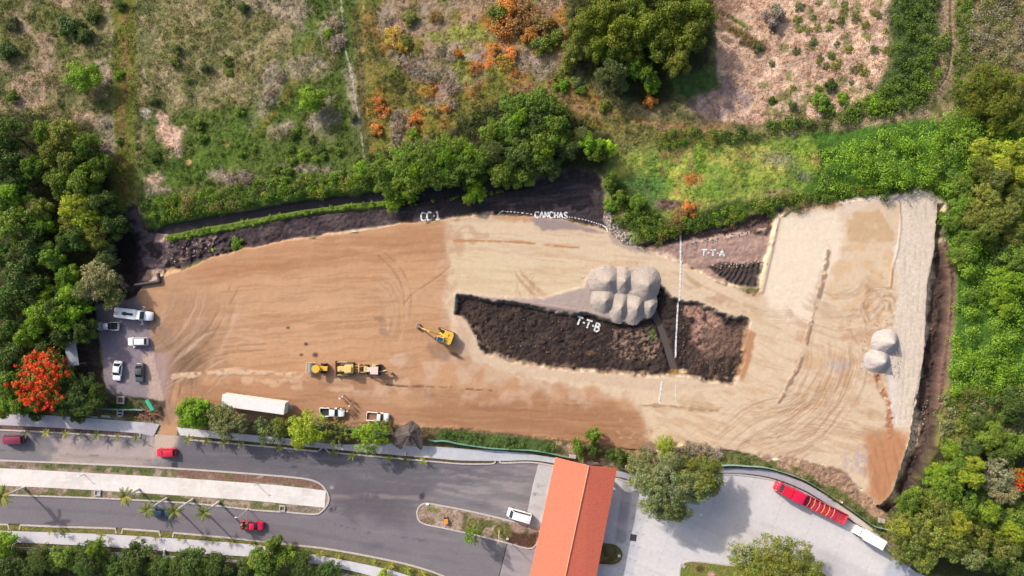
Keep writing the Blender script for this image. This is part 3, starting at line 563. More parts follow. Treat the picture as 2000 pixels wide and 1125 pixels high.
# ------------------------------------------------------------------ made surfaces (roads, pavements) as painted sheets
def sheet(name, outline, z, painter, mat, res=4.0, base=None, holes=()):
    P = [tuple(map(float, p)) for p in outline]
    bp = []
    for i, a in enumerate(P):                        # subdivide the outline
        b = P[(i + 1) % len(P)]; n = max(1, int(math.hypot(b[0] - a[0], b[1] - a[1]) / res))
        bp += [(a[0] + (b[0] - a[0]) * t / n, a[1] + (b[1] - a[1]) * t / n) for t in range(n)]
    arr = np.array(P); X, Y = np.meshgrid(np.arange(arr[:, 0].min(), arr[:, 0].max(), res), np.arange(arr[:, 1].min(), arr[:, 1].max(), res))
    X = X.ravel().astype(np.float32); Y = Y.ravel().astype(np.float32); d = sdist(X, Y, P); k = d < -res * .5
    pts = [Vector(q) for q in bp] + [Vector((float(a), float(b))) for a, b in zip(X[k], Y[k])]
    n = len(bp); ed = [(i, (i + 1) % n) for i in range(n)]
    vo, eo, fo, _, _, _ = geometry.delaunay_2d_cdt(pts, ed, [], 1, 1e-3)
    co = np.array([(v.x, v.y) for v in vo], np.float32)
    s = PS(co[:, 0], co[:, 1]); painter(s)
    s.c *= (1 + (fbm(s.x, s.y, 8, 3, 3) - .5) * .1)[:, None]
    s.c *= 1.05 if mat is M_PAVE else 1.2
    V = np.stack([(s.x - 1000) * PXM, (562.5 - s.y) * PXM, np.full(len(s.x), z, np.float32)], 1)
    F = np.array([f for f in fo if len(f) == 3], np.int32)
    a, b, c = V[F[:, 0]], V[F[:, 1]], V[F[:, 2]]
    cr = (b[:, 0] - a[:, 0]) * (c[:, 1] - a[:, 1]) - (b[:, 1] - a[:, 1]) * (c[:, 0] - a[:, 0])
    F[cr < 0] = F[cr < 0][:, ::-1]
    cols = s.c
    if base is not None:                             # give the sheet a skirt down to the base height
        bi = []
        d = sdist(s.x, s.y, P); on = {(round(float(x), 2), round(float(y), 2)): i for i, (x, y) in enumerate(co)}
        loop = [on.get((round(q[0], 2), round(q[1], 2))) for q in bp]
        if None not in loop:
            lo = len(V); V2 = V[loop].copy(); V2[:, 2] = base; V = np.vstack([V, V2]); cols = np.vstack([cols, cols[loop] * .9])
            m = len(loop); q = np.array([[loop[i], loop[(i + 1) % m], lo + (i + 1) % m] for i in range(m)] + [[loop[i], lo + (i + 1) % m, lo + i] for i in range(m)], np.int32)
            F = np.vstack([F, q])
    return put(bpy.data.objects.new(name, np_mesh(name, V, F, mat, cols, nper=3)), kind='structure')
def ribbon(name, pts, w, z0, z1, mat, parent=None, kind='structure', z=None, closed=False, **k):
    """kerb or low wall following a line; pts in photo pixels, w in metres"""
    P = [W(*p) for p in pts]; n = len(P); L, R = [], []
    for i, p in enumerate(P):
        a = P[i - 1] if i > 0 or closed else P[i]; b = P[(i + 1) % n] if i < n - 1 or closed else P[i]
        t = (b - a).normalized(); q = Vector((-t.y, t.x, 0)) * w / 2; L.append(p + q); R.append(p - q)
    mb = MB()
    secs = [[(l.x, l.y, z0), (l.x, l.y, z1), (r.x, r.y, z1), (r.x, r.y, z0)] for l, r in zip(L, R)]
    if closed: secs.append(secs[0])
    mb.loft(secs, cap=not closed)
    return mb.build(name, mat, parent, kind=kind, **k)

ASPH = smooth_line([(-260, 832), (0, 836), (150, 842), (300, 848), (420, 856), (560, 868), (640, 880), (780, 892), (900, 902), (980, 904), (1052, 903)], 3) + [(1040, 950), (1030, 1000), (1018, 1060), (990, 1062), (975, 1125), (955, 1210)] + \
    smooth_line([(930, 1160), (870, 1125), (810, 1104), (740, 1088), (640, 1070), (560, 1061), (500, 1054), (380, 1042), (240, 1031), (100, 1026), (0, 1022), (-260, 1016)], 3)
CONC = [(1052, 903), (1210, 935), (1240, 942), (1350, 926), (1420, 921), (1500, 932), (1600, 980), (1700, 1047), (1745, 1086), (1790, 1118), (1900, 1160), (2150, 1210), (2150, 1290), (940, 1290), (955, 1210), (975, 1125), (990, 1062), (1018, 1060), (1030, 1000), (1040, 950)]
def p_asph(s):
    x, y = s.x, s.y
    s.c[:] = A(126, 120, 122)
    s.poly([(330, 840), (1000, 880), (1040, 910), (860, 960), (760, 1000), (640, 1010), (640, 950), (330, 915)], A(100, 95, 101), soft=30, warp=20, amt=.8)
    s.streak(ASPH, A(98, 92, 100), 4, 160, 4, .5, .8, 2, amt=.55); s.streak(ASPH, A(146, 138, 142), 4, 120, 3, .55, .8, 4, amt=.5)
    s.poly([(0, 960), (640, 1010), (900, 1060), (980, 1125), (870, 1125), (640, 1070), (0, 1024)], A(122, 114, 120), soft=8, amt=.7)
    s.blob(740, 985, 90, 34, A(96, 88, 94), 8, soft=.7, amt=.7)
    s.line([(640, 970), (720, 968), (860, 975)], 8, A(150, 134, 132), noise=(30, .3, .55, 3), warp=4, amt=.6)
    # dust dragged out of the gate
    s.poly([(300, 845), (350, 845), (350, 870), (320, 900), (240, 915), (100, 905), (80, 880), (200, 870), (270, 875)], A(178, 160, 152), soft=10, warp=14, fine=6, amt=.85)
    s.poly([(300, 845), (348, 845), (340, 880), (300, 890)], A(196, 174, 156), soft=10, warp=8, amt=.8)
    s.poly([(90, 850), (180, 855), (300, 880), (240, 912), (110, 900)], A(176, 158, 152), noise=(26, .42, .6, 3), warp=10, amt=.85)
    s.blob(370, 865, 20, 14, A(108, 102, 112), 20, soft=.6, amt=.8)
    s.streak([(860, 915), (1050, 905), (1030, 1020), (940, 1000), (850, 960)], A(176, 162, 160), 8, 70, 5, .48, .68, 3, amt=.75)
    s.streak([(940, 905), (1050, 905), (1040, 930), (960, 925)], A(140, 130, 136), 3, 60, 6, .4, .6, 1, amt=.6)
    for q in ([(120, 890), (420, 905)], [(20, 990), (500, 1020), (900, 1100)]): s.line(q, 7, A(96, 90, 98), soft=8, amt=.3, warp=2)
    s.line(smooth_line([(560, 985), (660, 1000), (720, 1045)]), 1.6, A(92, 84, 90), soft=1, amt=.3, warp=2)
    s.blob(825, 970, 5, 6, A(70, 64, 70)); s.blob(647, 995, 3, 6, A(70, 62, 66)); s.blob(655, 993, 3, 4, A(76, 66, 70)); s.blob(648, 952, 4, 2, A(180, 164, 160)); s.blob(575, 912, 8, 3, A(78, 74, 84))
    for k in range(26):
        s.blob(RNG.uniform(360, 1000), RNG.uniform(880, 1090), RNG.uniform(6, 26), RNG.uniform(3, 9), A(*((92, 86, 93) if k % 2 else (136, 128, 132))), RNG.uniform(0, 14), soft=.8, warp=.9, amt=.35)
    for q in ([(430, 880), (520, 890), (600, 905), (700, 915)], [(640, 1020), (720, 1040), (820, 1055), (900, 1085)], [(700, 900), (720, 940), (715, 980)], [(0, 880), (160, 888), (300, 900)]): s.line(smooth_line(q), 1.1, A(78, 72, 80), soft=.8, warp=3, fine=2, amt=.5, noise=(14, .3, .5, 2))
    s.line([(300, 855), (306, 912)], 1.5, A(80, 74, 80), amt=.35)
def p_conc(s):
    s.c[:] = A(222, 215, 214)
    s.poly([(1052, 903), (1085, 910), (1045, 1060), (1018, 1060), (1030, 1000)], A(196, 192, 192), amt=.8)
    s.poly([(1010, 1060), (1050, 1070), (1050, 1290), (940, 1290), (975, 1125), (990, 1062)], A(172, 162, 164), soft=3, warp=1, fine=0)
    s.streak([(985, 1060), (1050, 1065), (1030, 1140), (960, 1140)], A(140, 128, 130), 8, 60, 5, .45, .7, 3, amt=.7)
    s.streak([(1052, 905), (1080, 905), (1045, 1040), (1025, 1030)], A(160, 152, 156), 10, 30, 4, .5, .7, 3, amt=.6)
    s.poly([(1205, 935), (1275, 945), (1235, 1125), (1160, 1125)], A(200, 198, 204), soft=2, warp=0, fine=0, amt=.7)
    s.poly([(1218, 930), (1236, 940), (1222, 1060), (1200, 1060)], A(158, 152, 156), soft=3, warp=1, fine=0, amt=.7)  # band of the gatehouse roof's shadow painted into the concrete
    s.streak([(1200, 930), (1760, 1080), (1740, 1290), (1160, 1290)], A(232, 226, 222), 22, 120, 14, .5, .72, 2, amt=.8)
    s.streak([(1200, 960), (1760, 1080), (1740, 1290), (1160, 1290)], A(196, 184, 184), 26, 150, 8, .52, .74, 5, amt=.6)
    s.poly([(1620, 1080), (1680, 1125), (1600, 1125), (1560, 1090)], A(180, 166, 168), soft=20, amt=.5)
    s.poly([(1420, 930), (1500, 940), (1440, 1000), (1380, 1010)], A(206, 196, 194), soft=16, amt=.6)
    s.poly([(1740, 1080), (2150, 1210), (2150, 1290), (1700, 1200)], A(196, 196, 204), soft=6)  # bluish shade under the trees painted into the concrete
    s.blob(1045, 965, 4, 3, A(150, 142, 146)); s.blob(1052, 950, 3, 2, A(150, 142, 146)); s.blob(1240, 1020, 5, 12, A(160, 156, 160), 0, soft=.8, amt=.5)
    # slab joints
    for k in range(7):
        s.line([(1215 - 1 * k + k * 0, 955 + 26 * k), (1275 - 6 * k, 966 + 26 * k)], 1.1, A(150, 146, 150), soft=.8, warp=0, fine=0, amt=.6)
    for k in range(8):
        a = (1290 + 62 * k, 930 + (0 if k < 3 else (k - 3) * 26)); b = (a[0] - 90, a[1] + 230)
        s.line([a, b], 1.1, A(170, 160, 162), soft=.8, warp=.4, fine=0, amt=.4)
sheet('road', ASPH, 0.0, p_asph, M_ASPH, 3.2)
sheet('concrete_road', CONC, 0.004, p_conc, M_PAVE, 3.2)
M_KERB = plain('kerb_paint', A(214, 200, 192), .8, scale=1.5, var=.14)
M_JOINT = plain('expansion_joint', A(70, 64, 72), .9)
ribbon('road_joint', [(1019, 1061), (990, 1063), (975, 1125), (955, 1209)], .22, .008, .012, M_JOINT)
def p_walk(col, spot=(176, 166, 172), joints=()):
    def f(s):
        s.c[:] = A(*col)
        P = [(s.x.min() - 5, s.y.min() - 5), (s.x.max() + 5, s.y.min() - 5), (s.x.max() + 5, s.y.max() + 5), (s.x.min() - 5, s.y.max() + 5)]
        s.poly(P, A(*spot), noise=(30, .48, .72, 3), amt=.45)
        for q in joints: s.line(q, .9, A(*[v * .86 for v in col]), soft=.7, warp=0, fine=0, amt=.5)
    return f
def p_earth(cols, sc=16):
    def f(s):
        s.c[:] = A(*cols[0])
        P = [(s.x.min() - 5, s.y.min() - 5), (s.x.max() + 5, s.y.min() - 5), (s.x.max() + 5, s.y.max() + 5), (s.x.min() - 5, s.y.max() + 5)]
        s.poly(P, A(*cols[1]), noise=(sc, .42, .58, 3), amt=.9)
        if len(cols) > 2: s.poly(P, A(*cols[2]), noise=(sc * .7, .5, .62, 6), amt=.9)
    return f
def band(top, bot, sub=4): return smooth_line(top, sub) + smooth_line(bot, sub)[::-1]
# pavement along the site, west part, with its planting strip
SW1 = [(-260, 800), (0, 806), (140, 814), (272, 824)], [(-260, 822), (0, 830), (140, 837), (274, 846)]
sheet('pavement', smooth_line(SW1[0], 4) + [(300, 826), (312, 829), (300, 852), (286, 849)] + smooth_line(SW1[1], 4)[::-1], .12, p_walk((204, 198, 204)), M_PAVE, 3.2, base=-.15,)
sheet('planting_strip', band([(-260, 822), (0, 830), (140, 837), (272, 845)], [(-260, 831), (0, 838), (140, 845), (272, 852)]), .09, p_earth([(110, 88, 84), (90, 74, 70)]), M_FIELD, 3, base=-.1)
ribbon('kerb', smooth_line([(-260, 832), (0, 839.5), (140, 846.5), (274, 854)], 4) + [(274, 845)], .34, -.1, .16, M_KERB)
# pavement east of the gate
SW2 = [(345, 834), (420, 842), (560, 856), (640, 866), (700, 868), (760, 866), (850, 872), (900, 876), (1000, 882), (1084, 894), (1130, 904), (1210, 920), (1260, 930), (1310, 930), (1350, 920), (1420, 914), (1500, 918), (1560, 938), (1600, 960), (1660, 1000), (1700, 1030), (1740, 1068)], \
      [(352, 850), (420, 856), (560, 869), (640, 876), (700, 882), (780, 889), (850, 895), (900, 899), (980, 900), (1040, 899), (1100, 908), (1150, 918), (1210, 932), (1260, 940), (1310, 940), (1350, 931), (1420, 923), (1500, 931), (1560, 952), (1600, 974), (1660, 1014), (1700, 1043), (1742, 1082)]
def p_sw2(s):
    p_walk((218, 211, 210))(s)
    s.poly([(840, 850), (1090, 870), (1090, 920), (840, 905)], A(196, 198, 204), soft=20, amt=.8)
    s.poly([(1200, 900), (1500, 900), (1640, 980), (1600, 1000), (1200, 960)], A(166, 164, 176), soft=20, amt=.85)
    s.poly([(1640, 975), (1760, 1050), (1740, 1100), (1630, 1010)], A(214, 200, 186), soft=14, amt=.9)
sheet('pavement', band(*SW2), .12, p_sw2, M_PAVE, 3.2, base=-.15)
sheet('planting_strip', band([(366, 851), (560, 869.3), (640, 876.3), (780, 889.3), (850, 895.3), (900, 899.3), (962, 900.5)], [(366, 857), (560, 874), (640, 882), (780, 894), (850, 900), (900, 904), (962, 905)]), .09, p_earth([(96, 80, 62), (84, 84, 46)], 10), M_FIELD, 3, base=-.1)
ribbon('kerb', [(366, 851)] + smooth_line([(366, 858.5), (560, 875.5), (622, 881.5)], 4), .34, -.1, .16, M_KERB)
ribbon('kerb', [(624, 880), (630, 873)], .3, -.1, .17, M_KERB); ribbon('kerb', [(634, 874), (642, 883)] + smooth_line([(642, 883), (780, 895.5), (850, 901.5), (900, 905.5), (960, 905.5), (967, 900)], 4), .3, -.1, .16, M_KERB)
ribbon('kerb', smooth_line([(977, 900), (982, 904), (1040, 903), (1084, 910)], 4), .3, -.1, .16, M_KERB)
ribbon('kerb', smooth_line([(1206, 934), (1240, 943), (1310, 944), (1350, 934), (1420, 926), (1500, 935), (1560, 957), (1600, 979), (1660, 1019), (1700, 1049), (1742, 1088)], 4), .3, -.1, .16, M_KERB)
sheet('planting_strip', band([(1380, 929 - 4), (1420, 923.4), (1500, 931.4), (1560, 952.4), (1600, 974.4), (1660, 1014.4), (1700, 1043.4)], [(1380, 929), (1420, 925.6), (1500, 934), (1560, 955.5), (1600, 977.8), (1660, 1017.6), (1700, 1047)]), .122, p_earth([(92, 74, 64), (74, 62, 54)], 9), M_FIELD, 3, base=-.1)
# central island with the footpath
def nose(top, r, bot): return smooth_line(top, 4) + r + smooth_line(bot, 4)
MED = smooth_line([(-260, 888), (0, 899), (150, 905), (330, 914), (500, 926), (570, 932), (606, 937), (628, 947), (641, 966), (641, 982), (630, 997), (614, 1004), (560, 1000), (500, 996), (400, 985), (300, 978), (150, 971), (0, 966), (-260, 956)], 4)
def p_med(s):
    p_earth([(170, 148, 132), (146, 122, 104), (104, 108, 64)], 20)(s)
    s.poly([(345, 912), (600, 930), (640, 955), (560, 948), (345, 930)], A(134, 104, 90), soft=3, noise=(22, .3, .5, 2)); s.poly([(10, 899), (66, 902), (66, 912), (10, 911)], A(134, 112, 100), soft=3)
    s.poly([(70, 902), (340, 915), (300, 926), (70, 912)], A(96, 104, 62), noise=(14, .36, .56, 5)); s.poly([(560, 990), (630, 990), (620, 1004), (560, 1000)], A(136, 124, 112), soft=4)
    s.poly([(0, 950), (180, 958), (180, 972), (0, 966)], A(98, 102, 58), noise=(18, .38, .55, 2)); s.poly([(215, 960), (470, 975), (470, 996), (215, 976)], A(96, 100, 58), noise=(16, .36, .55, 5))
sheet('median', MED, .10, p_med, M_FIELD, 3, base=-.1)
ribbon('kerb', MED, .34, -.1, .17, M_KERB)
PATHC = (238, 229, 223)
def p_path(s):
    p_walk(PATHC, (214, 202, 194))(s)
    s.line(smooth_line([(-260, 920), (0, 930), (300, 948), (500, 962), (640, 973)]), 1.6, A(250, 238, 228), soft=1, warp=0, fine=0, amt=.7)
    for k in range(40): s.line([(-200 + k * 22, 890 + k * 1.0), (-201 + k * 22, 990 + k)], .8, A(212, 198, 188), soft=.6, warp=0, fine=0, amt=.35)
sheet('footpath', band([(-260, 904), (0, 914), (150, 922), (330, 932), (500, 944), (560, 949), (637, 958)], [(-260, 938), (0, 948), (150, 955), (330, 966), (500, 978), (560, 984), (634, 991)]), .13, p_path, M_PAVE, 3, base=.05)
# eastern island
MED2 = smooth_line([(832, 983), (870, 989), (930, 1001), (1000, 1018), (1052, 1032), (1040, 1070), (990, 1060), (930, 1045), (870, 1032), (826, 1022), (815, 1008), (817, 992)], 4, True)
def p_med2(s):
    p_earth([(184, 158, 144), (168, 142, 126), (152, 132, 112)], 12)(s)
    s.poly([(905, 1000), (1000, 1020), (1050, 1040), (1040, 1070), (900, 1040)], A(104, 102, 60), noise=(14, .34, .52, 3))
    s.poly([(1000, 1040), (1050, 1040), (1042, 1072), (985, 1060)], A(92, 66, 54), soft=4, warp=4); s.blob(845, 995, 14, 5, A(126, 122, 74), 10); s.blob(1010, 1030, 16, 8, A(178, 144, 128), 20)
    s.blob(835, 1018, 18, 7, A(130, 112, 88), 12)
    for k in range(34): s.blob(RNG.uniform(870, 960), RNG.uniform(1000, 1036), 1.6, 1.8, A(110, 82, 70), 0, warp=.3)
    for cx, cy in ((923, 1023), (975, 1035)):
        s.blob(cx, cy, 12, 13, A(150, 138, 96), 0, warp=.1, soft=.15); s.blob(cx, cy, 10, 11, A(88, 84, 46), 0, warp=.1, soft=.15); s.blob(cx, cy, 7, 8, A(128, 124, 66), 0, warp=.5, soft=.3)
sheet('median', MED2, .10, p_med2, M_FIELD, 2, base=-.1)
ribbon('kerb', MED2, .3, -.1, .17, M_KERB, closed=True)
# nose east of the gatehouse roof and the green island
MED3 = smooth_line([(1140, 1055), (1190, 1060), (1208, 1066), (1217, 1080), (1213, 1096), (1200, 1103), (1180, 1103), (1135, 1098)], 4)
sheet('median', MED3, .10, p_earth([(88, 78, 52), (110, 106, 66)], 10), M_FIELD, 2.5, base=-.1); ribbon('kerb', MED3, .3, -.1, .17, M_KERB)
MED4 = smooth_line([(1326, 1180), (1327, 1120), (1331, 1104), (1345, 1096), (1380, 1098), (1420, 1103), (1470, 1104), (1560, 1098), (1600, 1112), (1640, 1146), (1700, 1200)], 4)
def p_med4(s):
    p_earth([(118, 128, 58), (132, 124, 66)], 14)(s); s.blob(1367, 1110, 9, 7, A(92, 72, 50), 0, soft=.3); s.blob(1388, 1122, 7, 5, A(196, 150, 136), 0, soft=.3)
sheet('median', MED4, .10, p_med4, M_FIELD, 3, base=-.1); ribbon('kerb', MED4, .34, -.1, .17, M_KERB)
# southern pavement
sheet('pavement', band([(-260, 1028), (0, 1036), (120, 1040), (230, 1044), (380, 1054), (500, 1064), (600, 1080), (700, 1099), (780, 1118), (860, 1150), (900, 1190)], [(-260, 1050), (0, 1058), (120, 1063), (230, 1069), (380, 1080), (500, 1088), (600, 1099), (680, 1113), (740, 1130), (800, 1160), (830, 1190)]), .12, p_walk((220, 214, 218), (206, 198, 208)), M_PAVE, 3.2, base=-.15)
KB = [(-260, 1017), (0, 1024), (100, 1028), (240, 1033), (380, 1044), (500, 1056), (560, 1063), (640, 1072), (740, 1090), (810, 1106), (870, 1127), (930, 1162)]
sheet('planting_strip', band([(x, y + 1) for x, y in KB[:-1]], [(-260, 1027.6), (0, 1035.6), (100, 1039), (240, 1044), (380, 1053.6), (500, 1063.6), (560, 1072), (640, 1086), (740, 1107), (800, 1124), (860, 1149)]), .09, p_earth([(112, 112, 58), (134, 120, 74)], 10), M_FIELD, 3, base=-.1)
for a, b in ((-260, 22), (34, 230), (240, 321), (329, 960)):
    q = [p for p in smooth_line(KB, 10) if a <= p[0] <= b]
    ribbon('kerb', ([(q[0][0] - 2, q[0][1] + 9)] if a > 0 else []) + q + ([(q[-1][0] + 2, q[-1][1] + 9)] if b < 900 else []), .34, -.1, .16, M_KERB)
# drains and covers set in the road
M_GRATE = plain('iron_grate', (.03, .03, .035), .7)
for (a, b, w, h, r, lb) in ((341, 909, 1.3, 1.3, 0, 'dark iron drain grate in the road beside the red hatchback'), (1237, 1050, 1.4, 1.5, -8, 'dark square drain grate in the concrete east of the orange roof')):
    o = empty('drain_grate', W(a, b), rad(r), label=lb, cat='drain')
    MB().box(0, 0, .02, w, h, .04, .01).build('frame', M_GRATE, o)
    mb = MB()
    for k in range(6): mb.box(-w / 2 + (k + .5) * w / 6, 0, .05, .06, h * .86, .03)
    mb.build('bars', plain('iron_bars', (.07, .07, .08), .6), o)
# water in the ditch and the pit
def water(name, P, z, col):
    m, nt, b = nodes_of('murky_water_' + name); L = nt.links.new
    b.inputs['Base Color'].default_value = (*col, 1); b.inputs['Roughness'].default_value = .35; b.inputs['Specular IOR Level'].default_value = .2
    geo = N(nt, 'ShaderNodeNewGeometry'); no = N(nt, 'ShaderNodeTexNoise', Scale=1.2, Detail=3.0); L(geo.outputs['Position'], no.inputs['Vector'])
    bp = N(nt, 'ShaderNodeBump', Strength=.15, Distance=.1); L(no.outputs['Fac'], bp.inputs['Height']); L(bp.outputs[0], b.inputs['Normal'])
    mb = MB(); vsx = [mb.bm.verts.new((W(*p).x, W(*p).y, z)) for p in P]; f = mb.bm.faces.new(vsx); bmesh.ops.triangulate(mb.bm, faces=[f])
    return mb.build(name, m, kind='structure')
water('ditch_water', [(288, 456), (300, 432), (420, 412), (480, 404), (560, 387), (650, 376), (735, 366), (800, 360), (905, 347), (1010, 338), (1046, 350), (1010, 374), (905, 384), (800, 402), (760, 400), (690, 404), (560, 423), (500, 431), (400, 450), (330, 462)], -1.85, (.030, .024, .028))
water('pit_water', [(1264, 596), (1288, 594), (1305, 640), (1332, 722), (1310, 728), (1284, 650)], -1.75, (.085, .068, .060))
# ------------------------------------------------------------------ foliage
def leaves(C, Rc, colr, per, size, flat=1.0, jitter=.55, lower=.25, rng=RNG, rad_pow=.35):
    """leaf-sized quads on and in rounded clumps. C (n,3) centres, Rc (n,) radii, colr (n,3), per (n,) leaves"""
    per = np.asarray(per, int); idx = np.repeat(np.arange(len(C)), per); n = len(idx)
    d = rng.normal(size=(n, 3)); d /= np.linalg.norm(d, axis=1)[:, None] + 1e-9
    dn = d[:, 2] < -lower; d[dn, 2] *= -1
    r = Rc[idx] * (rng.random(n) ** rad_pow) * rng.uniform(.85, 1.12, n)
    pos = C[idx] + d * r[:, None] * np.array([1, 1, flat])
    nr = d + rng.normal(size=(n, 3)) * jitter; nr[:, 2] += .25; nr /= np.linalg.norm(nr, axis=1)[:, None] + 1e-9
    t = np.cross(nr, rng.normal(size=(n, 3))); t /= np.linalg.norm(t, axis=1)[:, None] + 1e-9
    b = np.cross(nr, t)
    s = (size if np.isscalar(size) else size[idx]) * rng.uniform(.6, 1.3, n); s = s[:, None]
    V = np.stack([pos - t * s * .5, pos - b * s * .32, pos + t * s * .5, pos + b * s * .32], 1).reshape(-1, 3)
    F = np.arange(4 * n, dtype=np.int32).reshape(n, 4)
    cl = colr[idx] * rng.uniform(.78, 1.25, n)[:, None]
    return V, F, np.repeat(cl, 4, axis=0)
def crown(seed, n=46, cr=.26, per=95, size=.085, zc=.55, zs=.55, spread=1.0, lumps=6, kind='broad'):
    """unit crown, radius 1: several domed lobes of different height, each covered in leaf clumps"""
    r = np.random.default_rng(seed); C, H = [], []
    lob = [(r.uniform(-.1, .1), r.uniform(-.1, .1), r.uniform(.5, .62), 1.0, r.uniform(.9, 1.1))]
    a0 = r.uniform(0, 6.28)
    for k in range(lumps):
        a = a0 + k * 6.28 / lumps + r.uniform(-.35, .35); rl = r.uniform(.26, .46); q = (1.0 - rl) * r.uniform(.82, 1.06)
        lob.append((q * math.cos(a), q * math.sin(a), rl, r.uniform(.45, .85), r.uniform(.78, 1.25)))
    tot = sum(l[2] ** 2 for l in lob)
    for lx, ly, rl, hz, hu in lob:
        m = max(3, int(n * l_area(rl, tot)))
        for i in range(m):
            a = i * 2.39996 + r.uniform(-.4, .4); q = math.sqrt((i + .5) / m); rr = q * max(.02, rl - cr * .45) * spread
            z = zc * .75 + zs * (hz * .62 + .62 * rl * math.sqrt(max(0, 1 - (q * .95) ** 2)) / .55 * .9) * r.uniform(.9, 1.08)
            C.append((lx + rr * math.cos(a), ly + rr * math.sin(a), z)); H.append(hu)
            if i % 4 == 0: C.append((lx + rr * math.cos(a + 1), ly + rr * math.sin(a + 1), zc * .75 + .08 * r.random())); H.append(hu * .9)
    C = np.array(C); H = np.array(H); Rc = cr * r.uniform(.6, 1.2, len(C)); hue = H * r.uniform(.82, 1.2, len(C))
    cc = np.stack([hue * r.uniform(.88, 1.16, len(C)), hue, hue * r.uniform(.75, 1.1, len(C))], 1)
    pr = (per * (Rc / cr) ** 2).astype(int)
    return leaves(C, Rc, cc, pr, size, rng=r), C, Rc
def l_area(rl, tot): return rl * rl / tot
def limbs(seed, C, h0, tr=.06, n=9, twigs=0):
    """trunk with limbs running out to some of the clumps, in the crown's unit space (z=0 is the ground)"""
    r = random.Random(seed); mb = MB(); top = (r.uniform(-.05, .05), r.uniform(-.05, .05), h0)
    mb.tube([(0, 0, -.05), (r.uniform(-.02, .02), r.uniform(-.02, .02), h0 * .5), top], [tr * 1.35, tr, tr * .8], 8)
    ks = list(range(len(C))); r.shuffle(ks)
    for k in ks[:n]:
        c = C[k]; mid = (top[0] * .5 + c[0] * .5 + r.uniform(-.05, .05), top[1] * .5 + c[1] * .5 + r.uniform(-.05, .05), top[2] * .45 + c[2] * .55)
        mb.tube([top, mid, tuple(c)], [tr * .6, tr * .35, tr * .12], 5)
    for k in range(twigs):
        c = C[r.randrange(len(C))]
        e = [(c[0] + r.uniform(-.2, .2), c[1] + r.uniform(-.2, .2), c[2] + r.uniform(0, .28)) for _ in range(2)]
        mb.tube([tuple(c * .9), e[0]], [tr * .16, tr * .05], 3)
    return mb
PROTO = {}
def proto(key, i):
    """(crown mesh, trunk mesh, optional flower mesh) shared by the copies of one kind"""
    if (key, i) in PROTO: return PROTO[(key, i)]
    s = 100 * i + sum(map(ord, key)); fl = None; tw = M_BARK
    if key == 'broad': (V, F, c), C, R = crown(s, 66, .21, 105, .085, .75, .75); L = limbs(s, C, .5)
    elif key == 'clumpy': (V, F, c), C, R = crown(s, 44, .26, 170, .075, .8, .8, lumps=5); L = limbs(s, C, .5)
    elif key == 'feather': (V, F, c), C, R = crown(s, 110, .15, 52, .065, .7, .7, lumps=7); L = limbs(s, C, .45, .045, 22, 24); tw = M_TWIG
    elif key == 'open': (V, F, c), C, R = crown(s, 42, .17, 42, .085, .6, .6, lumps=8); L = limbs(s, C, .4, .05, 20, 30)
    elif key == 'shrub': (V, F, c), C, R = crown(s, 30, .30, 80, .14, .16, .55, lumps=4); L = limbs(s, C, .15, .05, 8)
    elif key == 'dry':
        (V, F, c), C, R = crown(s, 22, .3, 34, .12, .12, .4, lumps=7); L = limbs(s, C, .1, .05, 16, 160); tw = M_TWIG
    elif key == 'mango': (V, F, c), C, R = crown(s, 110, .15, 70, .055, .75, .7, lumps=6); L = limbs(s, C, .5, .05, 16, 0)
    elif key == 'grand': (V, F, c), C, R = crown(s, 240, .105, 92, .036, .75, .7, lumps=8); L = limbs(s, C, .45, .04, 26, 60)
    elif key == 'tuft': (V, F, c), C, R = crown(s, 14, .34, 22, .20, .10, .35, lumps=5); L = limbs(s, C, .08, .03, 5)
    elif key == 'flame':
        (V, F, c), C, R = crown(s, 60, .2, 90, .075, .7, .55); L = limbs(s, C, .45)
        r = np.random.default_rng(s + 1); k = r.random(len(C)) < 1.1; Cf = np.repeat(C[k], 7, axis=0) + r.normal(size=(k.sum() * 7, 3)) * .11; Cf[:, 2] += .11
        Cf = Cf[(Cf[:, 0] * .8 - Cf[:, 1] * .1 + r.normal(size=len(Cf)) * .25) < .36]
        hue = r.uniform(.75, 1.2, len(Cf)); cf = np.stack([hue * .72, hue * r.uniform(.04, .12, len(Cf)), hue * .02], 1)
        fl = leaves(Cf, np.full(len(Cf), .075), cf, np.full(len(Cf), 22), .055, rng=r)
    cm = np_mesh(key + '_crown', V, F, M_LEAF, c)
    bm = L.bm; bmesh.ops.recalc_face_normals(bm, faces=bm.faces); tm = bpy.data.meshes.new(key + '_trunk'); bm.to_mesh(tm); bm.free(); tm.materials.append(tw)
    fm = np_mesh(key + '_flowers', *fl[:2], M_LEAF, fl[2]) if fl else None
    PROTO[(key, i)] = (cm, tm, fm); return PROTO[(key, i)]
GREENS = {'mid': (.115, .180, .024), 'dark': (.066, .108, .022), 'bright': (.155, .255, .020), 'olive': (.165, .190, .038), 'yellow': (.235, .280, .030), 'lime': (.30, .44, .035), 'grey': (.175, .205, .080),
          'pale': (.25, .25, .14), 'dull': (.105, .135, .050), 'orange': (.46, .20, .05), 'amber': (.40, .28, .05), 'dry': (.29, .235, .20), 'gloss': (.120, .150, .018), 'rust': (.27, .17, .07)}
WORDG = {'mid': 'mid green', 'dark': 'dark green', 'bright': 'bright green', 'olive': 'olive green', 'yellow': 'yellow green', 'lime': 'lime green', 'grey': 'grey green', 'pale': 'pale buff green', 'dull': 'dull green',
         'orange': 'orange leaved', 'amber': 'amber leaved', 'dry': 'dry grey brown', 'gloss': 'glossy dark olive', 'rust': 'rust brown'}
